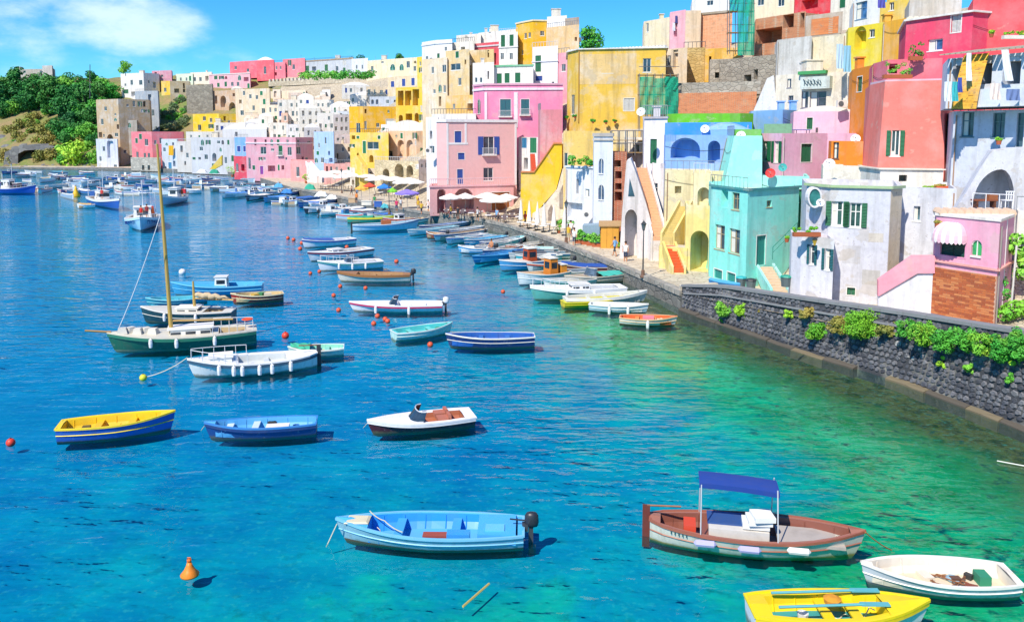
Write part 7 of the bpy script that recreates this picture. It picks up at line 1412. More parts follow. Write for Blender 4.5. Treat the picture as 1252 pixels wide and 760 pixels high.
rope('orange rope from the canopy boat to the white dinghy', [G(1058, 650, .9), G(1090, 672, 0)], .016, .05, 'c8743a')
rope('stay cable from the green yacht bow to its mast', [G(145, 402, 1.3), At(196.5, 262, G(145, 402, 1.3).y + .4)], .025, .25, 'dfe2e4', 'cable')
rope('mooring rope at the bow of the maroon speedboat', [G(452, 514, .5), G(444, 523, -.05)], .016)
rope('mooring rope hanging from the bow of the small navy rowboat', [G(252, 518, .6), G(246, 526, -.05)], .018)
rope('rope trailing in the water beside the white dinghy stern', [G(1238, 700, .5), G(1243, 716, -.05)], .018)
rope('tan rope lying across the bow of the sky blue rowboat', [G(452, 624, .75), G(470, 636, .6), G(492, 650, .62)], .016, .05, 'd0c8a8')
rope('pale stick floating in the foreground water', [G(566, 741, .02), G(598, 713, .02)], .03, 0, 'c8b060', 'stick')
rope('white fishing line stick at the right edge of the water', [G(1219, 563, .05), G(1262, 571, .05)], .025, 0, 'e6e6dc', 'stick')
# ------------------------------------------------------------------ lamp posts
def lamp(px, py, hpx, label, zq=1.1):
    q = G(px, py, zq); hgt = hpx / FPX * q.y; t = thing('street_lamp', label, 'street lamp', q)
    m = MB(); m.lathe([(.22, 0), (.22, .12), (.15, .2), (.13, .55), (.08, .6)], tuple(q), 8); obj('base', m, plain('7a5a48', .7, .3), t)
    m = MB(); m.tube([q + Vector((0, 0, .5)), q + Vector((0, 0, hgt * .84))], [.06, .035], 8); obj('post', m, plain('3c4248', .5, .2), t)
    c = (q.x, q.y, q.z + hgt * .84); m = MB(); m.lathe([(.07, 0), (.10, .05), (.19, .42), (.20, .46)], c, 6); l_ = obj('lantern', m, glass('6a7478'), t)
    m = MB(); m.lathe([(.24, .46), (.10, .62), (.03, .72), (.02, .8)], c, 6); m.lathe([(.09, -.03), (.09, .04)], c, 6); obj('cap', m, plain('2f3438', .5, .1), l_); return t
lamp(786, 339, 70, 'black lantern street lamp at the promenade edge by the yellow arch house'); lamp(692, 297, 52, 'grey lantern street lamp in front of the closed white parasols'); lamp(476, 262, 40, 'street lamp on the far quay beside the purple sunshade'); lamp(418, 236, 30, 'street lamp among the white parasols on the far quay')
q = At(993, 362, 49.0); t = thing('lamp_post', 'slim dark post on the ramp in front of the white house', 'post', (q.x, q.y, q.z - .5)); m = MB(); m.tube([(q.x, q.y, q.z - .5), (q.x, q.y, At(993, 322, 49).z)], .045, 6); obj('post', m, DARK(), t); m = MB(); z_ = At(993, 322, 49).z; m.box((q.x, q.y, z_ + .12), (.12, .12, .3)); obj('head', m, plain('c8ccd0', .5, .1), t)
q = At(1236, 372, 42.5); t = thing('lamp_post', 'tall pale pole beside the pink gatehouse at the far right', 'post', q); m = MB(); m.tube([q - Vector((0, 0, 1)), At(1243, 300, 42.5)], .05, 6); obj('pole', m, plain('d8d8d4', .4, .1), t)
m = MB(); a = At(1010, 306, 47.3); m.box((a.x - .9, a.y - .25, a.z + 1.0), (.05, .4, .05)); t = thing('wall_lantern', 'old yellow wall lantern above the lean-to shutters', 'lantern', At(996, 292, 47.8)); a = At(996, 300, 47.8); m = MB(); m.lathe([(.05, 0), (.14, .3), (.15, .34)], tuple(a), 6); obj('glass', m, plain('c8a83a', .4, .1), t); m = MB(); m.lathe([(.18, .34), (.03, .5)], tuple(a), 6); m.tube([a + Vector((0, 0, .45)), a + Vector((0, .5, .45))], .02, 4); obj('cap', m, DARK(), t)
# ------------------------------------------------------------------ dishes, air conditioners
def dish(px, py, Y, r, col, label, face=(-.35, -.85, .35)):
    q = At(px, py, Y); n = Vector(face).normalized(); a = n.orthogonal().normalized(); b = n.cross(a); t = thing('satellite_dish', label, 'satellite dish', q); m = MB(); rws = []
    for j in range(5):
        rr = r * j / 4; rws.append([q + (a * math.cos(k * math.pi / 6) + b * math.sin(k * math.pi / 6)) * max(rr, .005) + n * (.25 * r * (j / 4) ** 2) for k in range(13)])
    m.grid(rws); m.grid([[p - n * .02 for p in r_] for r_ in rws], flip=True); obj('reflector', m, plain(col, .5, .15), t, smooth=True)
    m = MB(); m.tube([q - b * r * .8 + n * .2 * r, q + n * r * .75], .015, 4); m.sphere(q + n * r * .78, .06, 6, 4); m.tube([q, q - n * .35], .03, 5); obj('arm', m, plain('8a8f94', .4, .1), t)
dish(942, 212, 65.6, .40, 'd8322e', 'red satellite dish on the roof of the aqua corner house'); dish(957, 205, 65.6, .34, '2fa8a4', 'teal satellite dish on the pink house wall'); dish(1014, 201, 60.8, .42, 'f0f0ee', 'white satellite dish beside the low orange house'); dish(1046, 170, 68.5, .40, 'f2f0ee', 'white satellite dish on the pink wall by the orange house')
dish(906, 166, 70.2, .4, 'f2f2f4', 'white satellite dish in front of the green dome'); dish(862, 158, 74.0, .4, 'eef0f4', 'white satellite dish on the blue dome'); dish(1003, 248, 48.9, .24, 'f4f4f6', 'white satellite dish below the oval window'); dish(784, 137, 76, .42, 'f0f0f0', 'white satellite dish on the tall terrace rail')
def oval(px, py, wpx, hpx, Y, label):
    t = thing('oval_window', label, 'window', At(px, py, Y)); m = MB(); n = 20; o1 = [At(px + wpx / 2 * 1.25 * math.cos(2 * math.pi * k / n), py + hpx / 2 * 1.22 * math.sin(2 * math.pi * k / n), Y) for k in range(n)]; i1 = [At(px + wpx / 2 * math.cos(2 * math.pi * k / n), py + hpx / 2 * math.sin(2 * math.pi * k / n), Y) for k in range(n)]
    for k in range(n): m.quad(o1[k], i1[k], i1[(k + 1) % n], o1[(k + 1) % n]); m.quad(o1[k], o1[(k + 1) % n], o1[(k + 1) % n] + Vector((0, .5, 0)), o1[k] + Vector((0, .5, 0))); m.quad(i1[k], i1[k] + Vector((0, .2, 0)), i1[(k + 1) % n] + Vector((0, .2, 0)), i1[(k + 1) % n])
    obj('frame', m, stucco('f0eef0', .2), t); obj('pane', MB().poly([p + Vector((0, .08, 0)) for p in i1][::-1]), glass('2f6f6c'), t)
oval(996.5, 241.5, 14, 21, 49.9, 'oval window with white frame on the big white house')
def acunit(px, py, Y, label):
    q = At(px, py, Y); t = thing('air_conditioner', label, 'air conditioner', q); m = MB(); m.box(q, (.85, .35, .6)); b_ = obj('case', m, plain('e4e2dc', .5, .2), t); m = MB(); m.lathe([(.24, 0), (.24, .02)], (0, 0, 0), 12); m.v = [(q.x - .12 + v[0], q.y - .19 - v[2], q.z + v[1]) for v in m.v]; obj('fan_grille', m, plain('5a5f64', .6, .1), t)
acunit(1029, 127, 74.5, 'white air conditioner on the vaulted pink house'); acunit(718, 262, 89.5, 'white air conditioner on the wall behind the shed'); acunit(524, 184, 118.5, 'white air conditioner left of the big pink house')
# ------------------------------------------------------------------ laundry and cloths
def cloth(px, py, wpx, hpx, Y, col, label, cat='laundry', tilt=0.0, group=None):
    m = MB(); n, k = 8, 6; rws = []
    for j in range(k + 1):
        rws.append([At(px - wpx / 2 + wpx * i / n + tilt * j / k, py - hpx / 2 + hpx * j / k, Y) + Vector((0, .06 * math.sin(i * 1.7 + j * .5) * (j / k + .2), 0)) for i in range(n + 1)])
    m.grid(rws); m.grid([[p + Vector((0, .025, 0)) for p in r_] for r_ in rws], flip=True); return tag(obj('cloth', m, plain(col, .9, .12), at=rws[0][n // 2]), label, cat, group)
cloth(1027, 69, 8, 30, 83.5, 'bcd8ee', 'pale blue sheet hanging left on the yellow house line'); cloth(1036, 72, 9, 32, 83.2, '8fc4de', 'blue sheet hanging right on the yellow house line')
cloth(887, 249, 6, 11, 61.2, 'f4f0f4', 'white towel with dark pattern on the aqua balcony')
cloth(1160, 112, 10, 24, 49.9, 'e6eef8', 'white sheet at the left end of the loggia balcony'); cloth(1168, 112, 7, 24, 49.5, '3fb8c0', 'turquoise towel on the loggia balcony'); cloth(1174, 104, 5, 18, 49.3, '3f58b0', 'blue cloth on the loggia balcony'); cloth(1185, 82, 6, 34, 49.6, 'eef2fa', 'white curtain on the left side of the straw blind'); cloth(1229, 80, 9, 38, 47.9, 'f0f2fa', 'white curtain on the right side of the straw blind', tilt=5); cloth(1217, 112, 12, 20, 47.6, 'efe0d8', 'cream cloth over the loggia balcony parapet'); cloth(1239, 116, 16, 14, 47.0, '6f86b8', 'blue patterned cloth at the right of the loggia balcony')
cloth(209, 184, 6, 12, 266, 'f0b41e', 'yellow cloth hanging on the white far house'); cloth(824, 33, 3, 10, 123, 'e4e8f4', 'white laundry on the skyline pink balcony'); cloth(827, 24, 3, 9, 122.6, '4a4f8c', 'dark blue laundry on the skyline pink balcony'); cloth(478, 153, 11, 9, 181, 'e6efe6', 'pale awning cloth on the deep yellow house', 'awning', 2)
cloth(1078, 4, 9, 12, 82, '5a58b0', 'violet laundry under the amber attic')
# ------------------------------------------------------------------ scaffolds with green nets
def scaffold(label, x0, x1, yt, yb, Y, nets, decks):
    t = thing('scaffold', label, 'scaffold', At((x0 + x1) / 2, yb, Y)); sm = plain('8a8f94', .4, .2, metal=.6)
    nx = max(3, int((x1 - x0) / 9)); 
    for i in range(nx + 1):
        for dy in (0, 1.1):
            m = MB(); x = x0 + (x1 - x0) * i / nx; m.tube([At(x, yb, Y) + Vector((0, dy, 0)), At(x, yt, Y) + Vector((0, dy, 0))], .05, 4); obj('pole', m, sm, t)
    for y in decks:
        m = MB(); a, b = At(x0 - 1, y, Y), At(x1 + 1, y, Y)
        m.obox(a + Vector((0, 0, 0)), b - a, (0, 1.2, 0), (0, 0, .07)); d_ = obj('deck_plank', m, plain('a88a5c', .8, .4), t)
        m = MB(); m.tube([a + Vector((0, -.05, 1.0)), b + Vector((0, -.05, 1.0))], .04, 4); obj('guard_rail', m, sm, d_)
    nm, nt, p = newmat('scaffold_net_%d' % x0); p.inputs['Base Color'].default_value = (*lin('0f9a78'), 1); p.inputs['Roughness'].default_value = .9
    tr = nt.nodes.new('ShaderNodeBsdfTransparent'); mx = nt.nodes.new('ShaderNodeMixShader'); nz = noise(nt, (1, 1, 1), .8, 4); nt.links.new(ramp(nt, nz, .3, .7, .62, .95), mx.inputs[0]); nt.links.new(tr.outputs[0], mx.inputs[1]); nt.links.new(p.outputs[0], mx.inputs[2]); nt.links.new(mx.outputs[0], [n for n in nt.nodes if n.type == 'OUTPUT_MATERIAL'][0].inputs[0])
    for (a, b, c, d) in nets:
        m = MB(); nn = 10; rws = [[At(a + (b - a) * i / nn, c + (d - c) * j / 8, Y) + Vector((0, -.12 + .12 * math.sin(i * 1.3 + j), 0)) for i in range(nn + 1)] for j in range(9)]; m.grid(rws); obj('safety_net', m, nm, t)
scaffold('tall scaffold with hanging green safety nets on the ruined hilltop house', 892, 922, -6, 66, 108, [(902, 922, -6, 68), (892, 902, -6, 14)], [14, 40, 62]); scaffold('green netted scaffold on the corner of the golden yellow house', 782, 829, 90, 160, 99, [(782, 800, 94, 140), (800, 829, 96, 140), (812, 829, 94, 110)], [92, 116, 140])
scaffold('small open scaffold above the unfinished brick house', 748, 786, 160, 190, 83.5, [], [172, 187])
m = MB(); a, b = At(786, 143, 73.5), At(816, 143, 72.4); n = 14
for k in range(n + 1): p = a.lerp(b, k / n); m.tube([p, p + Vector((0, 0, 1.0))], .025, 4)
m.tube([a + Vector((0, 0, 1)), b + Vector((0, 0, 1))], .035, 4); tag(obj('terrace_railing', m, plain('9fb0a8', .4, .2), at=a), 'green grey roof railing on the tall white house', 'railing')
# ------------------------------------------------------------------ plants on the wall and in pots
def bush(loc, clumps, n, size, leaf, label, cat='plant', group=None, stem=True, name='bush'):
    t = thing(name, label, cat, loc, group=group); m = MB(); leaves(m, clumps, n, size, random.Random(len(label) * 7 + int(loc[0] * 10))); obj('foliage', m, LEAF[leaf], t, local=True)
    if stem:
        m = MB()
        for c in clumps[:6]: m.tube([(0, 0, -.15), (c[0] * .5, c[1] * .5, c[2] * .4), (c[0], c[1], c[2])], [.02, .012, .005], 4)
        obj('stem', m, plain('6a5a3a', .9, .2), t, local=True)
    return t
WPL = [(890, 376, 26, 24, 'mid'), (908, 378, 18, 20, 'bright'), (884, 392, 10, 12, 'mid'), (967, 382, 14, 16, 'bright'), (990, 380, 24, 18, 'dry'), (1002, 402, 26, 28, 'bright'), (1030, 395, 34, 26, 'dry'), (1060, 394, 46, 42, 'bright'), (1086, 400, 28, 22, 'dry'), (1114, 398, 34, 26, 'mid'), (1136, 404, 46, 36, 'bright'), (1160, 410, 44, 34, 'mid'), (1185, 412, 40, 34, 'mid'), (1208, 416, 40, 34, 'bright'), (1232, 422, 36, 44, 'mid'), (1250, 416, 30, 50, 'mid'), (1152, 440, 14, 18, 'bright'), (1190, 452, 18, 22, 'mid'), (1237, 462, 16, 20, 'mid'), (1245, 440, 16, 20, 'bright'), (930, 382, 10, 10, 'dry')]
WLAB = ['green tuft at the left start of the sea wall', 'bright tuft right of the first green tuft on the sea wall', 'small low tuft below the first tufts of the sea wall', 'small bright tuft alone on the sea wall below the aqua steps', 'yellowish tuft on the sea wall under the slim dark post', 'bright hanging bush lower on the wall below the white house', 'dry yellow bush on the wall top under the white house', 'big bright bush hanging over the wall above the salt stains', 'dry tuft right of the big bright bush', 'green bush on the wall below the pink stair parapet', 'wide bright bush under the brick base of the gatehouse', 'green bush right below the brick base', 'dark green bush below the right corner of the gatehouse', 'bright bush right of the gatehouse corner on the wall', 'tall green bush near the right edge of the sea wall', 'green bush cut by the right edge on the sea wall', 'little yellow tuft low on the bare wall', 'round low tuft on the lower wall at the right', 'lowest tuft near the waterline at the right', 'bright tuft under the bush at the right edge', 'tiny dry tuft on the wall between the first tufts and the steps']
def wallY(px, py):
    """the sea wall face seen through a pixel"""
    best = None
    for l in np.arange(0, LW, .25):
        d = ray(px, py); w = wpt(l, 1.5); e = abs(d.x / d.y * w.y - w.x)
        if best is None or e < best[0]: best = (e, w.y, l)
    return best[1], best[2]
for (px, py, w, hh_, lf), lab in zip(WPL, WLAB):
    hh_ *= 1.0
    Y, l = wallY(px, py); q = At(px, py, Y); k = Y / FPX; W, Hh = w * k, hh_ * k; q = Vector((q.x, q.y, q.z)); rr = random.Random(px)
    cl = [(rr.uniform(-.5, .5) * W, rr.uniform(-.35, .1) * W * .5, rr.uniform(-.5, .32) * Hh * (.45 + .55 * rr.random()), min(W, Hh) * rr.uniform(.10, .23)) for _ in range(max(8, int(W * Hh * 30)))]
    bush(q, cl, int(420 + 2600 * W * Hh), .05, lf, lab)
def pot_plant(px, py, Y, hpx, label, leaf='mid', potc='b8623c', wide=1.0, group=None, box=None, zq=None):
    q = At(px, py, Y); 
    if zq is not None: q.z = zq
    hgt = hpx / FPX * Y; t = thing('potted_plant', label, 'potted plant', q, group=group); ph = max(.25, hgt * .22); m = MB()
    if box: m.box((0, 0, ph / 2), (box, .35, ph))
    else: m.lathe([(ph * .45, 0), (ph * .62, ph * .9), (ph * .68, ph), (ph * .5, ph * .92)], (0, 0, 0), 10)
    obj('pot', m, plain(potc, .8, .25), t, local=True); rr = random.Random(int(px * 3 + py)); m = MB()
    cl = [(rr.uniform(-.5, .5) * (box or hgt * .5 * wide), rr.uniform(-.25, .25) * hgt * wide * .5, ph + rr.uniform(.1, 1) * (hgt - ph) * .85, max(.1, hgt * .16)) for _ in range(9)]
    leaves(m, cl, 320, .07 if Y < 70 else .11, rr); obj('foliage', m, LEAF[leaf], t, local=True)
for i, (px, py, h_) in enumerate([(683, 291, 18), (697, 292, 17)]): pot_plant(px, py, 90.5, h_, ['left terracotta potted tree beside the grey lamp post', 'right terracotta potted tree beside the grey lamp post'][i], 'mid', zq=1.1, wide=.8)
for i, px in enumerate((708, 715, 722, 729)): pot_plant(px, 301 - (3 - i) * .8, 79.4 + (3 - i) * .9, 18, ['first leafy pot of the row by the grey screen', 'second leafy pot of the row by the grey screen', 'third leafy pot of the row by the grey screen', 'leafy pot nearest the ochre shed'][i], 'mid', zq=1.1, box=.8)
pot_plant(759, 303, 78.2, 10, 'terracotta pot right of the ochre shed', 'bright', zq=1.1)
pot_plant(986, 289, 48.6, 12, 'planter box with flowers on the lean-to roof', 'bright', 'b0603c', box=1.6); pot_plant(962, 296, 54.0, 7, 'terracotta pot on the aqua stair parapet', 'bright')
pot_plant(1221, 177, 47.9, 8, 'flower pot on the white house sill', 'bright'); pot_plant(1097, 96, 58.8, 20, 'lush terrace plants over the salmon house', 'mid', box=2.0); pot_plant(1119, 74, 59.0, 22, 'spiky cactus plants in the pink terrace bay', 'dark', box=.9); pot_plant(1240, 48, 58, 11, 'yellow flowering shrub on the coral house ledge', 'bright', 'e8e4da', box=1.6); pot_plant(1212, 46, 58.5, 8, 'small plant pot on the coral house ledge', 'bright')
pot_plant(1140, 234, 54.5, 6, 'planter with herbs on the white roof ledge', 'bright', 'c8603a', box=1.4); pot_plant(1152, 232, 54, 6, 'terracotta planter beside the herbs on the white roof', 'dry', 'd0623a', box=.9); pot_plant(1146, 278, 44.2, 8, 'wall lamp sized flower pot by the gatehouse eave', 'dry')
for i, (px, py) in enumerate([(692, 147), (703, 145), (725, 151), (741, 152), (752, 151)]): pot_plant(px, py, (107.6, 105.6)[i] if i < 2 else 103.6, 5, 'green tuft growing on the golden house wall ledge', 'mid', wide=2, group='tufts on the golden house')
for i, px in enumerate((700, 708, 716, 723)): pot_plant(px, 206, 90.4, 16 - i % 2 * 4, ['blue potted flowers on the left of the white terrace', 'leafy blue pot second on the white terrace', 'tall blue pot third on the white terrace', 'bushy blue pot beside the slim tower'][i], 'mid', '5f8fb4')
pot_plant(284, 206, 214, 14, 'big green palm bush on the far quay', 'bright', zq=1.0, wide=1.6); pot_plant(374, 218, 186, 12, 'green shrub in front of the low salmon pink house', 'bright', zq=1.0)
bush(At(1246, 322, 43.2), [(0, 0, .8, .55), (.2, -.1, .2, .45), (-.2, 0, 1.3, .4), (.3, 0, -.5, .5)], 500, .14, 'mid', 'spiky palm like plant at the right edge by the pole')
bush(At(1222, 350, 43.0), [(0, 0, .3, .4), (.15, -.1, -.4, .4), (-.1, 0, .9, .3)], 420, .09, 'mid', 'green climbing plant at the right corner of the gatehouse'); bush(At(1240, 378, 41.5), [(0, 0, 0, .6), (.5, 0, .1, .5), (-.4, 0, -.2, .5)], 600, .10, 'bright', 'bright shrubs at the foot of the pole on the right')
for i in range(8):
    px = 372 + i * 11; q = At(px, 93 - i % 2, 262 + (424 - px) * .3 if px < 424 else 262); bush((q.x, q.y, q.z), [(rt.uniform(-2.4, 2.4), 0, rt.uniform(-.4, .8), 1.3) for _ in range(6)], 260, .38, 'mid', 'ridge garden greenery above the merlon wall', group='garden greenery above the merlon wall', cat='shrub')
q = At(722, 56, 175); plant_tree(TP[1], (q.x, q.y, q.z - 2.5), .72, 'round dark tree on the skyline behind the golden house', cat='tree'); q = At(488, 70, 350); plant_tree(TP[2], (q.x, q.y, q.z - 7), .7, 'dark tree behind the cream ridge houses', cat='tree'); q = At(436, 70, 360); plant_tree(TP[0], (q.x, q.y, q.z - 7), .9, 'dark tree behind the pale blue ridge house', cat='tree')
# ------------------------------------------------------------------ promenade life
def parasol(px, py, zt, rpx, label, col='f6f2ec', group=None, zq=1.1, flat=False):
    q = G(px, py, zq); r = rpx / FPX * q.y; hgt = zt; t = thing('parasol', label, 'parasol', q, group=group); m = MB(); m.tube([(0, 0, 0), (0, 0, hgt)], .035, 6); obj('pole', m, plain('c8c4bc', .5, .1), t, local=True); n = 8
    for k in range(n):
        a0, a1 = 2 * math.pi * k / n, 2 * math.pi * (k + 1) / n; m = MB(); e0 = (r * math.cos(a0), r * math.sin(a0), hgt - .55); e1 = (r * math.cos(a1), r * math.sin(a1), hgt - .55); am = (a0 + a1) / 2; em = (r * .93 * math.cos(am), r * .93 * math.sin(am), hgt - .60)
        m.poly([(0, 0, hgt), e0, em, e1]); m.poly([e0, (e0[0], e0[1], e0[2] - .18), (em[0], em[1], em[2] - .18), em]); m.poly([em, (em[0], em[1], em[2] - .18), (e1[0], e1[1], e1[2] - .18), e1]); obj('canopy_panel', m, plain(col, .9, .08), t, local=True)
    m = MB(); m.lathe([(.3, 0), (.3, .08), (.06, .12)], (0, 0, 0), 8); obj('foot', m, plain('8a8a88', .8, .2), t, local=True)
for i, (px, py, r_) in enumerate([(551, 262, 14), (569, 261, 13), (596, 260, 17), (606, 266, 20), (619, 262, 15)]): parasol(px, py, 2.9, r_, ['leftmost white parasol in front of the pink arcade', 'second white parasol from the left at the pink arcade', 'tall white parasol before the brown shutters of the arcade', 'widest front parasol of the pink arcade restaurant', 'rightmost white parasol of the pink arcade restaurant'][i], group='restaurant parasols')
for i, (px, py, r_) in enumerate([(395, 228, 15), (410, 227, 16), (425, 227, 15), (440, 229, 14), (467, 236, 15), (484, 238, 15), (500, 240, 14), (404, 233, 13), (389, 231, 12), (432, 232, 13), (450, 233, 13), (458, 238, 12), (492, 243, 12), (508, 243, 12), (475, 233, 12), (419, 234, 12)]): parasol(px, py, 3.4, r_, 'broad white parasol over the far quay restaurant tables', group='far quay restaurant parasols')
parasol(498, 255, 2.9, 15, 'purple sunshade over a stall on the far quay', '8a78d8'); parasol(470, 247, 3.0, 9, 'bright blue parasol on the far quay stalls', '2f7fd8'); parasol(452, 245, 3.0, 8, 'red parasol on the far quay stalls', 'e0543a'); parasol(480, 249, 2.6, 6, 'green parasol on the far quay stalls', '7ac83a'); parasol(442, 247, 2.8, 8, 'orange parasol on the far quay stalls', 'f0b04a')
for i, px in enumerate((637, 647, 657, 665, 677, 690)):
    q = G(px, 277 + i * 2.2, 1.1); t = thing('closed_parasol', 'tall white folded parasol on the promenade below the yellow stair', 'parasol', q, group='folded white parasols'); m = MB(); m.tube([(0, 0, .1), (0, 0, 3.3)], .04, 5); obj('pole', m, plain('d8d4cc', .5, .1), t, local=True); m = MB(); m.lathe([(.10, .75), (.30, .85), (.20, 1.9), (.09, 2.8), (.03, 3.25)], (0, 0, 0), 8); obj('folded_canopy', m, plain('f2eee6', .9, .1), t, local=True); m = MB(); m.box((0, 0, .06), (.6, .6, .12)); obj('foot', m, DARK(), t, local=True)
def table_proto(name, clothc):
    t = thing(name, '', '', (0, 0, 0)); m = MB(); m.box((0, 0, .74), (.8, .8, .04)); obj('table_top', m, plain(clothc, .8, .1), t, local=True); m = MB(); m.tube([(0, 0, .03), (0, 0, .72)], .05, 6); m.box((0, 0, .02), (.45, .45, .04)); obj('leg', m, DARK(), t, local=True); return t
def chair_proto():
    t = thing('chair', '', '', (0, 0, 0)); m = MB(); m.box((0, 0, .45), (.44, .44, .05)); obj('seat', m, plain('6a5a5c', .7, .2), t, local=True); m = MB(); m.box((-.2, 0, .72), (.05, .44, .42)); obj('backrest', m, plain('7a6a6c', .7, .2), t, local=True)
    for sx in (-.19, .19):
        for sy in (-.19, .19): m = MB(); m.tube([(sx, sy, 0), (sx, sy, .44)], .025, 4); obj('leg', m, DARK(), t, local=True)
    return t
tp, cp = table_proto('table', 'f2f0ee'), chair_proto(); first = [True, True]
def place(proto, i, loc, rz, label, cat, group):
    o = proto if first[i] else copy_tree(proto); first[i] = False; o.location = loc; o.rotation_euler = (0, 0, rz); tag(o, label, cat, group)
tr_ = random.Random(4)
for (px, py) in [(546, 263), (556, 266), (566, 264), (576, 267), (587, 265), (597, 270), (608, 268), (617, 272), (626, 268), (634, 272)]:
    q = G(px, py, 1.1); place(tp, 0, q, 0, 'white topped restaurant table under the arcade parasols', 'table', 'restaurant tables by the pink arcade')
    for a in (0, 1.57, 3.14, 4.71):
        if tr_.random() < .8: place(cp, 1, q + Vector((math.cos(a) * .72, math.sin(a) * .72, 0)), a + 3.14, 'dark restaurant chair under the arcade parasols', 'chair', 'restaurant chairs by the pink arcade')
for (px, py) in [(398, 232), (412, 231), (426, 231), (442, 233), (466, 240), (482, 242), (498, 244)]:
    q = G(px, py, 1.05); place(tp, 0, q, 0, 'table under the broad white parasols on the far quay', 'table', 'far quay restaurant tables')
    for a in (0, 3.14): place(cp, 1, q + Vector((math.cos(a) * .75, 0, 0)), a + 3.14, 'chair under the broad white parasols on the far quay', 'chair', 'far quay restaurant chairs')
for i, (px, py) in enumerate([(636, 279), (645, 280), (654, 282), (664, 284), (672, 282), (655, 277)]):
    q = G(px, py, 1.1); place(tp, 0, q, 0, 'black footed table on the open promenade below the yellow stair', 'table', 'promenade tables')
# stalls, boats drawn up, crates on the far quay
for i, (px, py, w, h_, c, lab) in enumerate([(462, 253, 9, 6, '3a6ab8', 'blue crate stack at the far quay stall'), (470, 254, 10, 5, '4fb0b8', 'teal covered stall table on the far quay'), (448, 251, 12, 5, 'e8e0d0', 'beige stall counter on the far quay'), (405, 243, 14, 5, 'eceae4', 'white tarpaulin heap on the far quay'), (392, 240, 16, 6, 'e6ecec', 'white covered boat drawn up on the far quay'), (378, 232, 14, 7, '2fa890', 'green tarpaulin cover on the far quay'), (350, 236, 14, 5, '3f88d0', 'blue tarpaulin heap on the far quay'), (340, 229, 12, 5, '58a8d8', 'light blue tarpaulin heap on the far quay'), (519, 237, 6, 14, '2f5a88', 'dark blue kiosk left of the big pink house'), (430, 248, 8, 5, 'd8b48c', 'tan crates on the far quay'), (261, 212, 12, 5, '2f9a7c', 'green covered boat on the far quay'), (246, 211, 12, 4, 'e8eaec', 'white covered boat on the far quay'), (142, 200, 13, 5, '2f9ab0', 'teal tarpaulin roof on the quay at the cliff house')]):
    q = G(px, py, 1.0); k = q.y / FPX; W, Hh = w * k, h_ * k; m = MB(); n = 6; rws = [[(q.x - W / 2 + W * a / n, q.y + (b / 4) * W * .5, q.z + (Hh * (.55 + .45 * math.sin(math.pi * a / n)) * (math.sin(math.pi * min(max(b / 4, .12), .88))) if 0 < a < n and 0 < b < 4 else -.02) + .08 * math.sin(a * 2.3 + b)) for a in range(n + 1)] for b in range(5)]
    if 'kiosk' in lab or 'crate' in lab or 'counter' in lab: m.box((q.x, q.y + W * .25, q.z + Hh / 2), (W, W * .5, Hh)); m.box((q.x, q.y + W * .25, q.z + Hh + .05), (W * 1.1, W * .6, .1))
    else: m.grid(rws)
    tag(obj('stall' if 'stall' in lab else ('kiosk' if 'kiosk' in lab else 'tarpaulin_heap'), m, plain(c, .85, .3, bump=.2), at=q), lab, 'stall' if 'stall' in lab else ('kiosk' if 'kiosk' in lab else 'cover'))
# terrace furniture on the pink house
q = At(984, 163, 69.6); z_ = HF['rose pink house with open green shutters and a roof terrace'][4] - .45
t = thing('terrace_table', 'blue table on the pink roof terrace', 'table', (q.x, q.y + .8, z_)); m = MB(); m.box((0, 0, .74), (1.3, .8, .06)); obj('table_top', m, plain('2f4fa8', .6, .1), t, local=True)
for sx in (-.55, .55):
    for sy in (-.3, .3): m = MB(); m.tube([(sx, sy, 0), (sx, sy, .72)], .03, 4); obj('leg', m, DARK(), t, local=True)
for i, (px, rz) in enumerate(((969, 0), (999, 3.14))):
    q = At(px, 160, 69.6); place(cp, 1, (q.x, q.y + .6, z_), rz, ['chair left of the blue terrace table', 'chair right of the blue terrace table'][i], 'chair', None)
m = MB(); a, b = At(934, 164, 71.0), At(968, 163, 69.2); a.z = b.z = z_ + .45
m.obox(a, b - a, (0, .06, 0), (0, 0, .8)); tag(obj('mesh_fence', m, plain('7fae8a', .8, .5), at=a), 'green mesh fence along the pink roof terrace', 'fence')
# arch terrace of the gatehouse
q = At(1210, 264, 45.4); a, b = At(1188, 266, 45.6), At(1238, 266, 44.2); zf = HF['pink gatehouse with striped awning, arched window and scalloped tile eave'][4] + .3
m = MB(); 
for f in (0, .33, .66, 1): p = a.lerp(b, f); p.z = zf; m.tube([p, p + Vector((0, 0, .85))], .025, 4)
a.z = b.z = zf + .85; m.tube([a, b], .025, 4); tag(obj('terrace_railing', m, plain('e6e8ec', .4, .1), at=a), 'thin white railing before the great arch', 'railing')
t = thing('terrace_chair', 'white plastic chair under the great arch', 'chair', (At(1230, 266, 45.8).x, 45.8, zf)); m = MB(); m.box((0, 0, .45), (.5, .5, .05)); obj('seat', m, plain('f2f4f8', .4, .1), t, local=True); m = MB()
for k in range(4): m.box((-.2 + .13 * k, -.24, .7), (.05, .04, .5))
m.box((0, -.24, .95), (.5, .05, .06)); obj('backrest', m, plain('f2f4f8', .4, .1), t, local=True)
for sx in (-.2, .2):
    for sy in (-.2, .2): m = MB(); m.tube([(sx, sy, 0), (sx, sy, .44)], .03, 4); obj('leg', m, plain('f2f4f8', .4, .1), t, local=True)
t = thing('terrace_bench', 'low wooden bench with brown crates under the great arch', 'bench', (At(1205, 262, 46).x, 46.2, zf)); m = MB(); m.box((0, 0, .42), (1.3, .5, .08)); obj('seat', m, plain('8a4a2c', .6, .3), t, local=True)
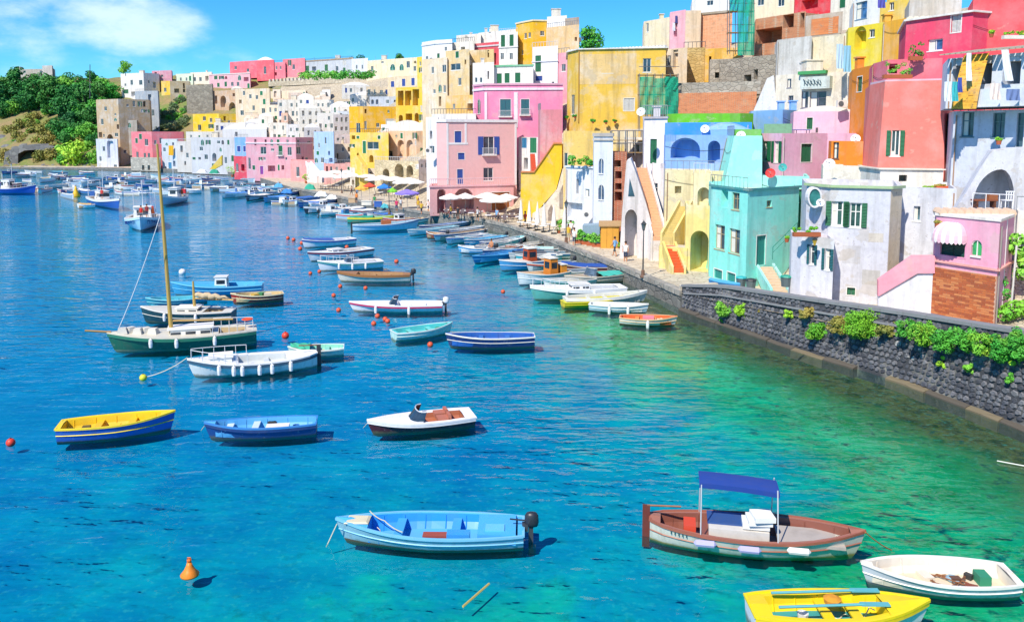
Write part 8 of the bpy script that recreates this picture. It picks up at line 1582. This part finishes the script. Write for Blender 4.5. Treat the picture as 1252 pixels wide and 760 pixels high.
for sx in (-.5, .5): m = MB(); m.box((sx, 0, .2), (.1, .45, .4)); obj('leg', m, plain('6a3a24', .6, .3), t, local=True)
m = MB(); m.box((.4, 0, .62), (.5, .4, .32)); obj('crate', m, plain('9a5a34', .7, .3), t, local=True)
# things by the aqua house
q = G(892, 352, 1.3); t = thing('covered_dinghy', 'blue dinghy pulled up against the aqua house', 'dinghy', At(886, 346, 57.2)); m = MB(); b0 = At(868, 344, 58.0); b1 = At(905, 350, 55.8); b0.z = b1.z = 1.25; d_ = b1 - b0; side = Vector((d_.y, -d_.x, 0)).normalized()
rws = [[b0 + d_ * f + side * (.5 * math.sin(math.pi * min(1, .1 + f * .9)) * s_) + Vector((0, 0, z2)) for s_, z2 in ((.4, 0), (1, .45), (-1, .45), (-.4, 0))] for f in np.linspace(0, 1, 9)]
m.grid(rws); m.poly(rws[0]); m.poly(rws[-1][::-1]); obj('hull', m, plain('2f8fd0', .5, .2), t); m = MB(); m.grid([[r_[1] + Vector((0, 0, .01)), (r_[1] + r_[2]) / 2 + Vector((0, 0, .12)), r_[2] + Vector((0, 0, .01))] for r_ in rws]); obj('cover', m, plain('4fa8d8', .8, .2), t)
def bin_(px, py, Y, c, label): q = At(px, py, Y); t = thing('plastic_bin', label, 'bin', q); m = MB(); m.lathe([(.3, 0), (.36, .6)], (0, 0, 0), 8); obj('body', m, plain('5a6a6c', .6, .2), t, local=True); m = MB(); m.lathe([(.4, .6), (.36, .68), (.1, .74)], (0, 0, 0), 8); obj('lid', m, plain(c, .5, .1), t, local=True)
bin_(961, 350, 50.6, '2f9a84', 'grey bin with teal lid beside the stone steps'); bin_(906, 350, 56.4, '2fb0b4', 'turquoise bin at the corner of the aqua house'); bin_(918, 353, 55.6, '33373c', 'dark bin beside the turquoise one')
m = MB(); a = At(945, 302, 57.6); b = At(975, 272, 60.5); m.tube([a, b], .03, 5); m.tube([a - Vector((0, 0, .4)), b - Vector((0, 0, .4))], .02, 5)
for f in (0, .5, 1): p = a.lerp(b, f); m.tube([p, p - Vector((0, 0, .9))], .025, 4)
tag(obj('stair_handrail', m, plain('2f8a78', .5, .2), at=a), 'green handrail rising to the aqua side door', 'handrail')
# ------------------------------------------------------------------ rocks at the left shore
m_rock = stonemat('8f8f8c', '6a6a6c', .5); m_rock2 = stonemat('b09a74', '8f7c5c', .6)
rk = random.Random(13)
def rock(px, py, spx, mat, label, group, zq=None):
    q = T(px, py) if zq is None else G(px, py, zq); k = q.y / FPX; s = spx * k / 2; bm = bmesh.new(); bmesh.ops.create_icosphere(bm, subdivisions=2, radius=1.0); f = [Vector((rk.uniform(-1, 1), rk.uniform(-1, 1), rk.uniform(-1, 1))).normalized() for _ in range(9)]
    for v in bm.verts:
        n = v.co.normalized(); c = min([1.0] + [(.72 + .1 * (i % 3)) / max(.05, n.dot(f[i])) if n.dot(f[i]) > .6 else 1.0 for i in range(9)]); v.co = Vector((n.x * s * c, n.y * s * c * .8, n.z * s * c * .62))
    me = bpy.data.meshes.new('rock'); bm.to_mesh(me); bm.free(); me.materials.append(mat); o = bpy.data.objects.new('rock', me); COL.objects.link(o); o.location = q; o.rotation_euler = (0, 0, rk.uniform(0, 6)); tag(o, label, 'rock', group)
for i in range(34): rock(rk.uniform(-10, 62), rk.uniform(168, 186), rk.uniform(6, 15), m_rock, 'grey boulder tumbled above the dark cave at the left shore', 'grey boulders at the left shore')
for i in range(40): rock(rk.uniform(-10, 135), rk.uniform(200, 206), rk.uniform(3, 8), m_rock2 if rk.random() < .5 else m_rock, 'small rock along the waterline at the left shore', 'rocks along the left waterline')
t = thing('sea_cave', 'dark cave mouth under the grey boulders at the left shore', 'cave', T(40, 192)); 
m = MB(); pts = [(22, 201), (22, 188), (30, 184), (44, 183), (56, 185), (59, 192), (58, 201)]; q0_ = T(40, 196).y - 1.0; fr = [At(a, b, q0_) for a, b in pts]; bk_ = [p + Vector((0, 7, 0)) for p in fr]
for i in range(len(fr) - 1): m.quad(fr[i], fr[i + 1], bk_[i + 1], bk_[i])
m.poly(bk_); obj('inner_rock', m, stonemat('5a4c40', '46403a', .5), t)
m = MB(); o2 = [At(a, b, q0_) for a, b in [(4, 203), (6, 186), (24, 178), (44, 176), (64, 180), (70, 192), (72, 203)]]
for i in range(len(fr) - 1): m.quad(o2[i], o2[i + 1], fr[i + 1], fr[i])
for i in range(len(o2) - 1): m.quad(o2[i], o2[i] + Vector((0, 9, 0)), o2[i + 1] + Vector((0, 9, 0)), o2[i + 1])
obj('rock_face', m, m_rock, t)
rope('thin tall lamp mast on the wooded hilltop', [At(110, 120, 330), At(110, 79, 330)], .14, 0, '5a6066', 'mast')
# ------------------------------------------------------------------ people
def person(loc, rz, label, shirt, trousers, pose='stand', skin='c68a64', hair='3a2a20', s=1.0):
    t = thing('person', label, 'person', loc, rz); sit = pose == 'sit'; hip = .50 if sit else .92
    J = {'pel': (0, 0, hip), 'waist': (.0, 0, hip + .18), 'chest': (.01, 0, hip + .40), 'neck': (.02, 0, hip + .56), 'head': (.03, 0, hip + .66), 'top': (.03, 0, hip + .80)}
    E = [('pel', 'waist'), ('waist', 'chest'), ('chest', 'neck'), ('neck', 'head'), ('head', 'top')]; Rr = {'pel': .15, 'waist': .135, 'chest': .155, 'neck': .055, 'head': .095, 'top': .07}
    for sg, nm in ((1, 'l'), (-1, 'r')):
        st = .14 * sg if pose == 'walk' else 0
        J['sh' + nm] = (.01, .19 * sg, hip + .47); J['el' + nm] = (-.02 + st * .8 + (.1 if sit else 0), .25 * sg, hip + .21); J['wr' + nm] = (.08 + st * 1.4 + (.22 if sit else 0), .23 * sg, hip + (.06 if sit else -.02)); J['ha' + nm] = (.12 + st * 1.6 + (.24 if sit else 0), .22 * sg, hip + (.02 if sit else -.13))
        J['hp' + nm] = (0, .09 * sg, hip - .05); J['kn' + nm] = ((.42, .11 * sg, hip - .02) if sit else (.03 - st, .10 * sg, .48)); J['an' + nm] = ((.46, .11 * sg, .08) if sit else (-.02 - st * 1.9, .10 * sg, .08)); J['to' + nm] = ((.62, .12 * sg, .03) if sit else (.14 - st * 1.9, .11 * sg, .03))
        E += [('chest', 'sh' + nm), ('sh' + nm, 'el' + nm), ('el' + nm, 'wr' + nm), ('wr' + nm, 'ha' + nm), ('pel', 'hp' + nm), ('hp' + nm, 'kn' + nm), ('kn' + nm, 'an' + nm), ('an' + nm, 'to' + nm)]
        for a, b in (('sh', .07), ('el', .05), ('wr', .035), ('ha', .045), ('hp', .10), ('kn', .07), ('an', .05), ('to', .04)): Rr[a + nm] = b
    ks = list(J); me = bpy.data.meshes.new('body'); me.from_pydata([Vector(J[k]) * s for k in ks], [(ks.index(a), ks.index(b)) for a, b in E], []); o = bpy.data.objects.new('body', me); COL.objects.link(o)
    md = o.modifiers.new('skin', 'SKIN'); me.skin_vertices or None
    for i, k in enumerate(ks): me.skin_vertices[0].data[i].radius = (Rr[k] * s, Rr[k] * s * (1.15 if k in ('waist', 'chest', 'pel') else 1)); me.skin_vertices[0].data[i].use_root = k == 'pel'
    sb = o.modifiers.new('sub', 'SUBSURF'); sb.levels = 1; sb.render_levels = 1
    dg = bpy.context.evaluated_depsgraph_get(); nm_ = bpy.data.meshes.new_from_object(o.evaluated_get(dg)); o.modifiers.clear(); o.data = nm_; nm_.name = 'body'; bpy.data.meshes.remove(me)
    for mm_ in (plain(skin, .6, .05), plain(shirt, .8, .1), plain(trousers, .8, .1)): nm_.materials.append(mm_)
    for p in nm_.polygons:
        c = p.center / s; p.use_smooth = True
        if c.z < hip - .02 + (.02 if sit else 0) and (c.z > .42 if not sit else c.z > hip - .14) and abs(c.y) < .21: p.material_index = 2
        elif c.z < hip + .52 and c.z > hip - .02 and (abs(c.y) < .24 and c.z > hip + .2 or abs(c.y) < .17): p.material_index = 1
    o.parent = t; m = MB(); m.sphere((.015 * s, 0, (hip + .77) * s), .115 * s, 10, 6); obj('hair', m, plain(hair, .8, .1), t, local=True, smooth=True)
    return t
b = G(601, 303, .55); person((b.x, b.y, .15), -2.2, 'bare chested man sitting in the large blue rowboat', 'c68a64', '2f4f7a', 'sit', skin='c07a50')
for (px, py, rz, lab, sh, tr2, ps) in [(485, 258, -1.8, 'person in a pink top under the purple sunshade', 'd83a6c', '2f3f68', 'stand'), (490, 256, -1.2, 'person in white beside the purple sunshade', 'eceae6', '5a5f68', 'stand'), (528, 262, 3.0, 'person in a blue shirt walking past the arcade corner', '4a70b0', 'c8b898', 'walk'), (642, 276, -.6, 'person in red walking by the folded parasols', 'c83a34', '3a3f48', 'walk'), (702, 300, -1.6, 'person in a white shirt walking near the potted plants', 'f0eeea', '33415c', 'walk'), (458, 252, -1.5, 'person in a green top at the far stalls', '3f9a5c', 'd8d0c0', 'stand'), (436, 248, -2.0, 'person in an orange top at the far quay', 'e8883a', '44484f', 'stand'), (560, 268, -1.6, 'person in a dark shirt standing between the arcade tables', '2f3038', '5a4a40', 'stand'), (584, 270, 2.6, 'waiter in white shirt and black trousers among the tables', 'f2f2f0', '222428', 'walk')]:
    q = G(px, py, 1.1); person(tuple(q), rz, lab, sh, tr2, ps)
pc = random.Random(55)
for i in range(14):
    px, py = pc.choice([(pc.uniform(392, 460), pc.uniform(236, 243)), (pc.uniform(500, 524), pc.uniform(250, 262)), (pc.uniform(640, 700), pc.uniform(282, 296)), (pc.uniform(735, 790), pc.uniform(306, 326)), (pc.uniform(540, 630), pc.uniform(264, 274))])
    q = G(px, py, 1.1); cn_, ch_ = pc.choice([('white', 'efece6'), ('red', 'c8383a'), ('navy', '2f3f6a'), ('yellow', 'e0b83a'), ('light blue', '7fb0dc')])
    person(tuple(q), pc.uniform(0, 6.2), 'passer-by in a %s top strolling along the quay' % cn_, ch_, pc.choice(['33415c', 'c8b898', '44484f']), pc.choice(['stand', 'walk']))['group'] = 'people strolling along the quay'
for (px, py, lab, sh) in [(173, 268, 'person in a red jacket standing on the lettered fishing boat', 'd02a2c'), (180, 266, 'person in a dark red shirt near the wheelhouse of the lettered boat', '8a2a34'), (125, 243, 'person in red on the blue and white fishing boat', 'd0383a')]:
    q = G(px, py, 1.2); person(tuple(q), -1.6, lab, sh, '2f3a50', 'stand')
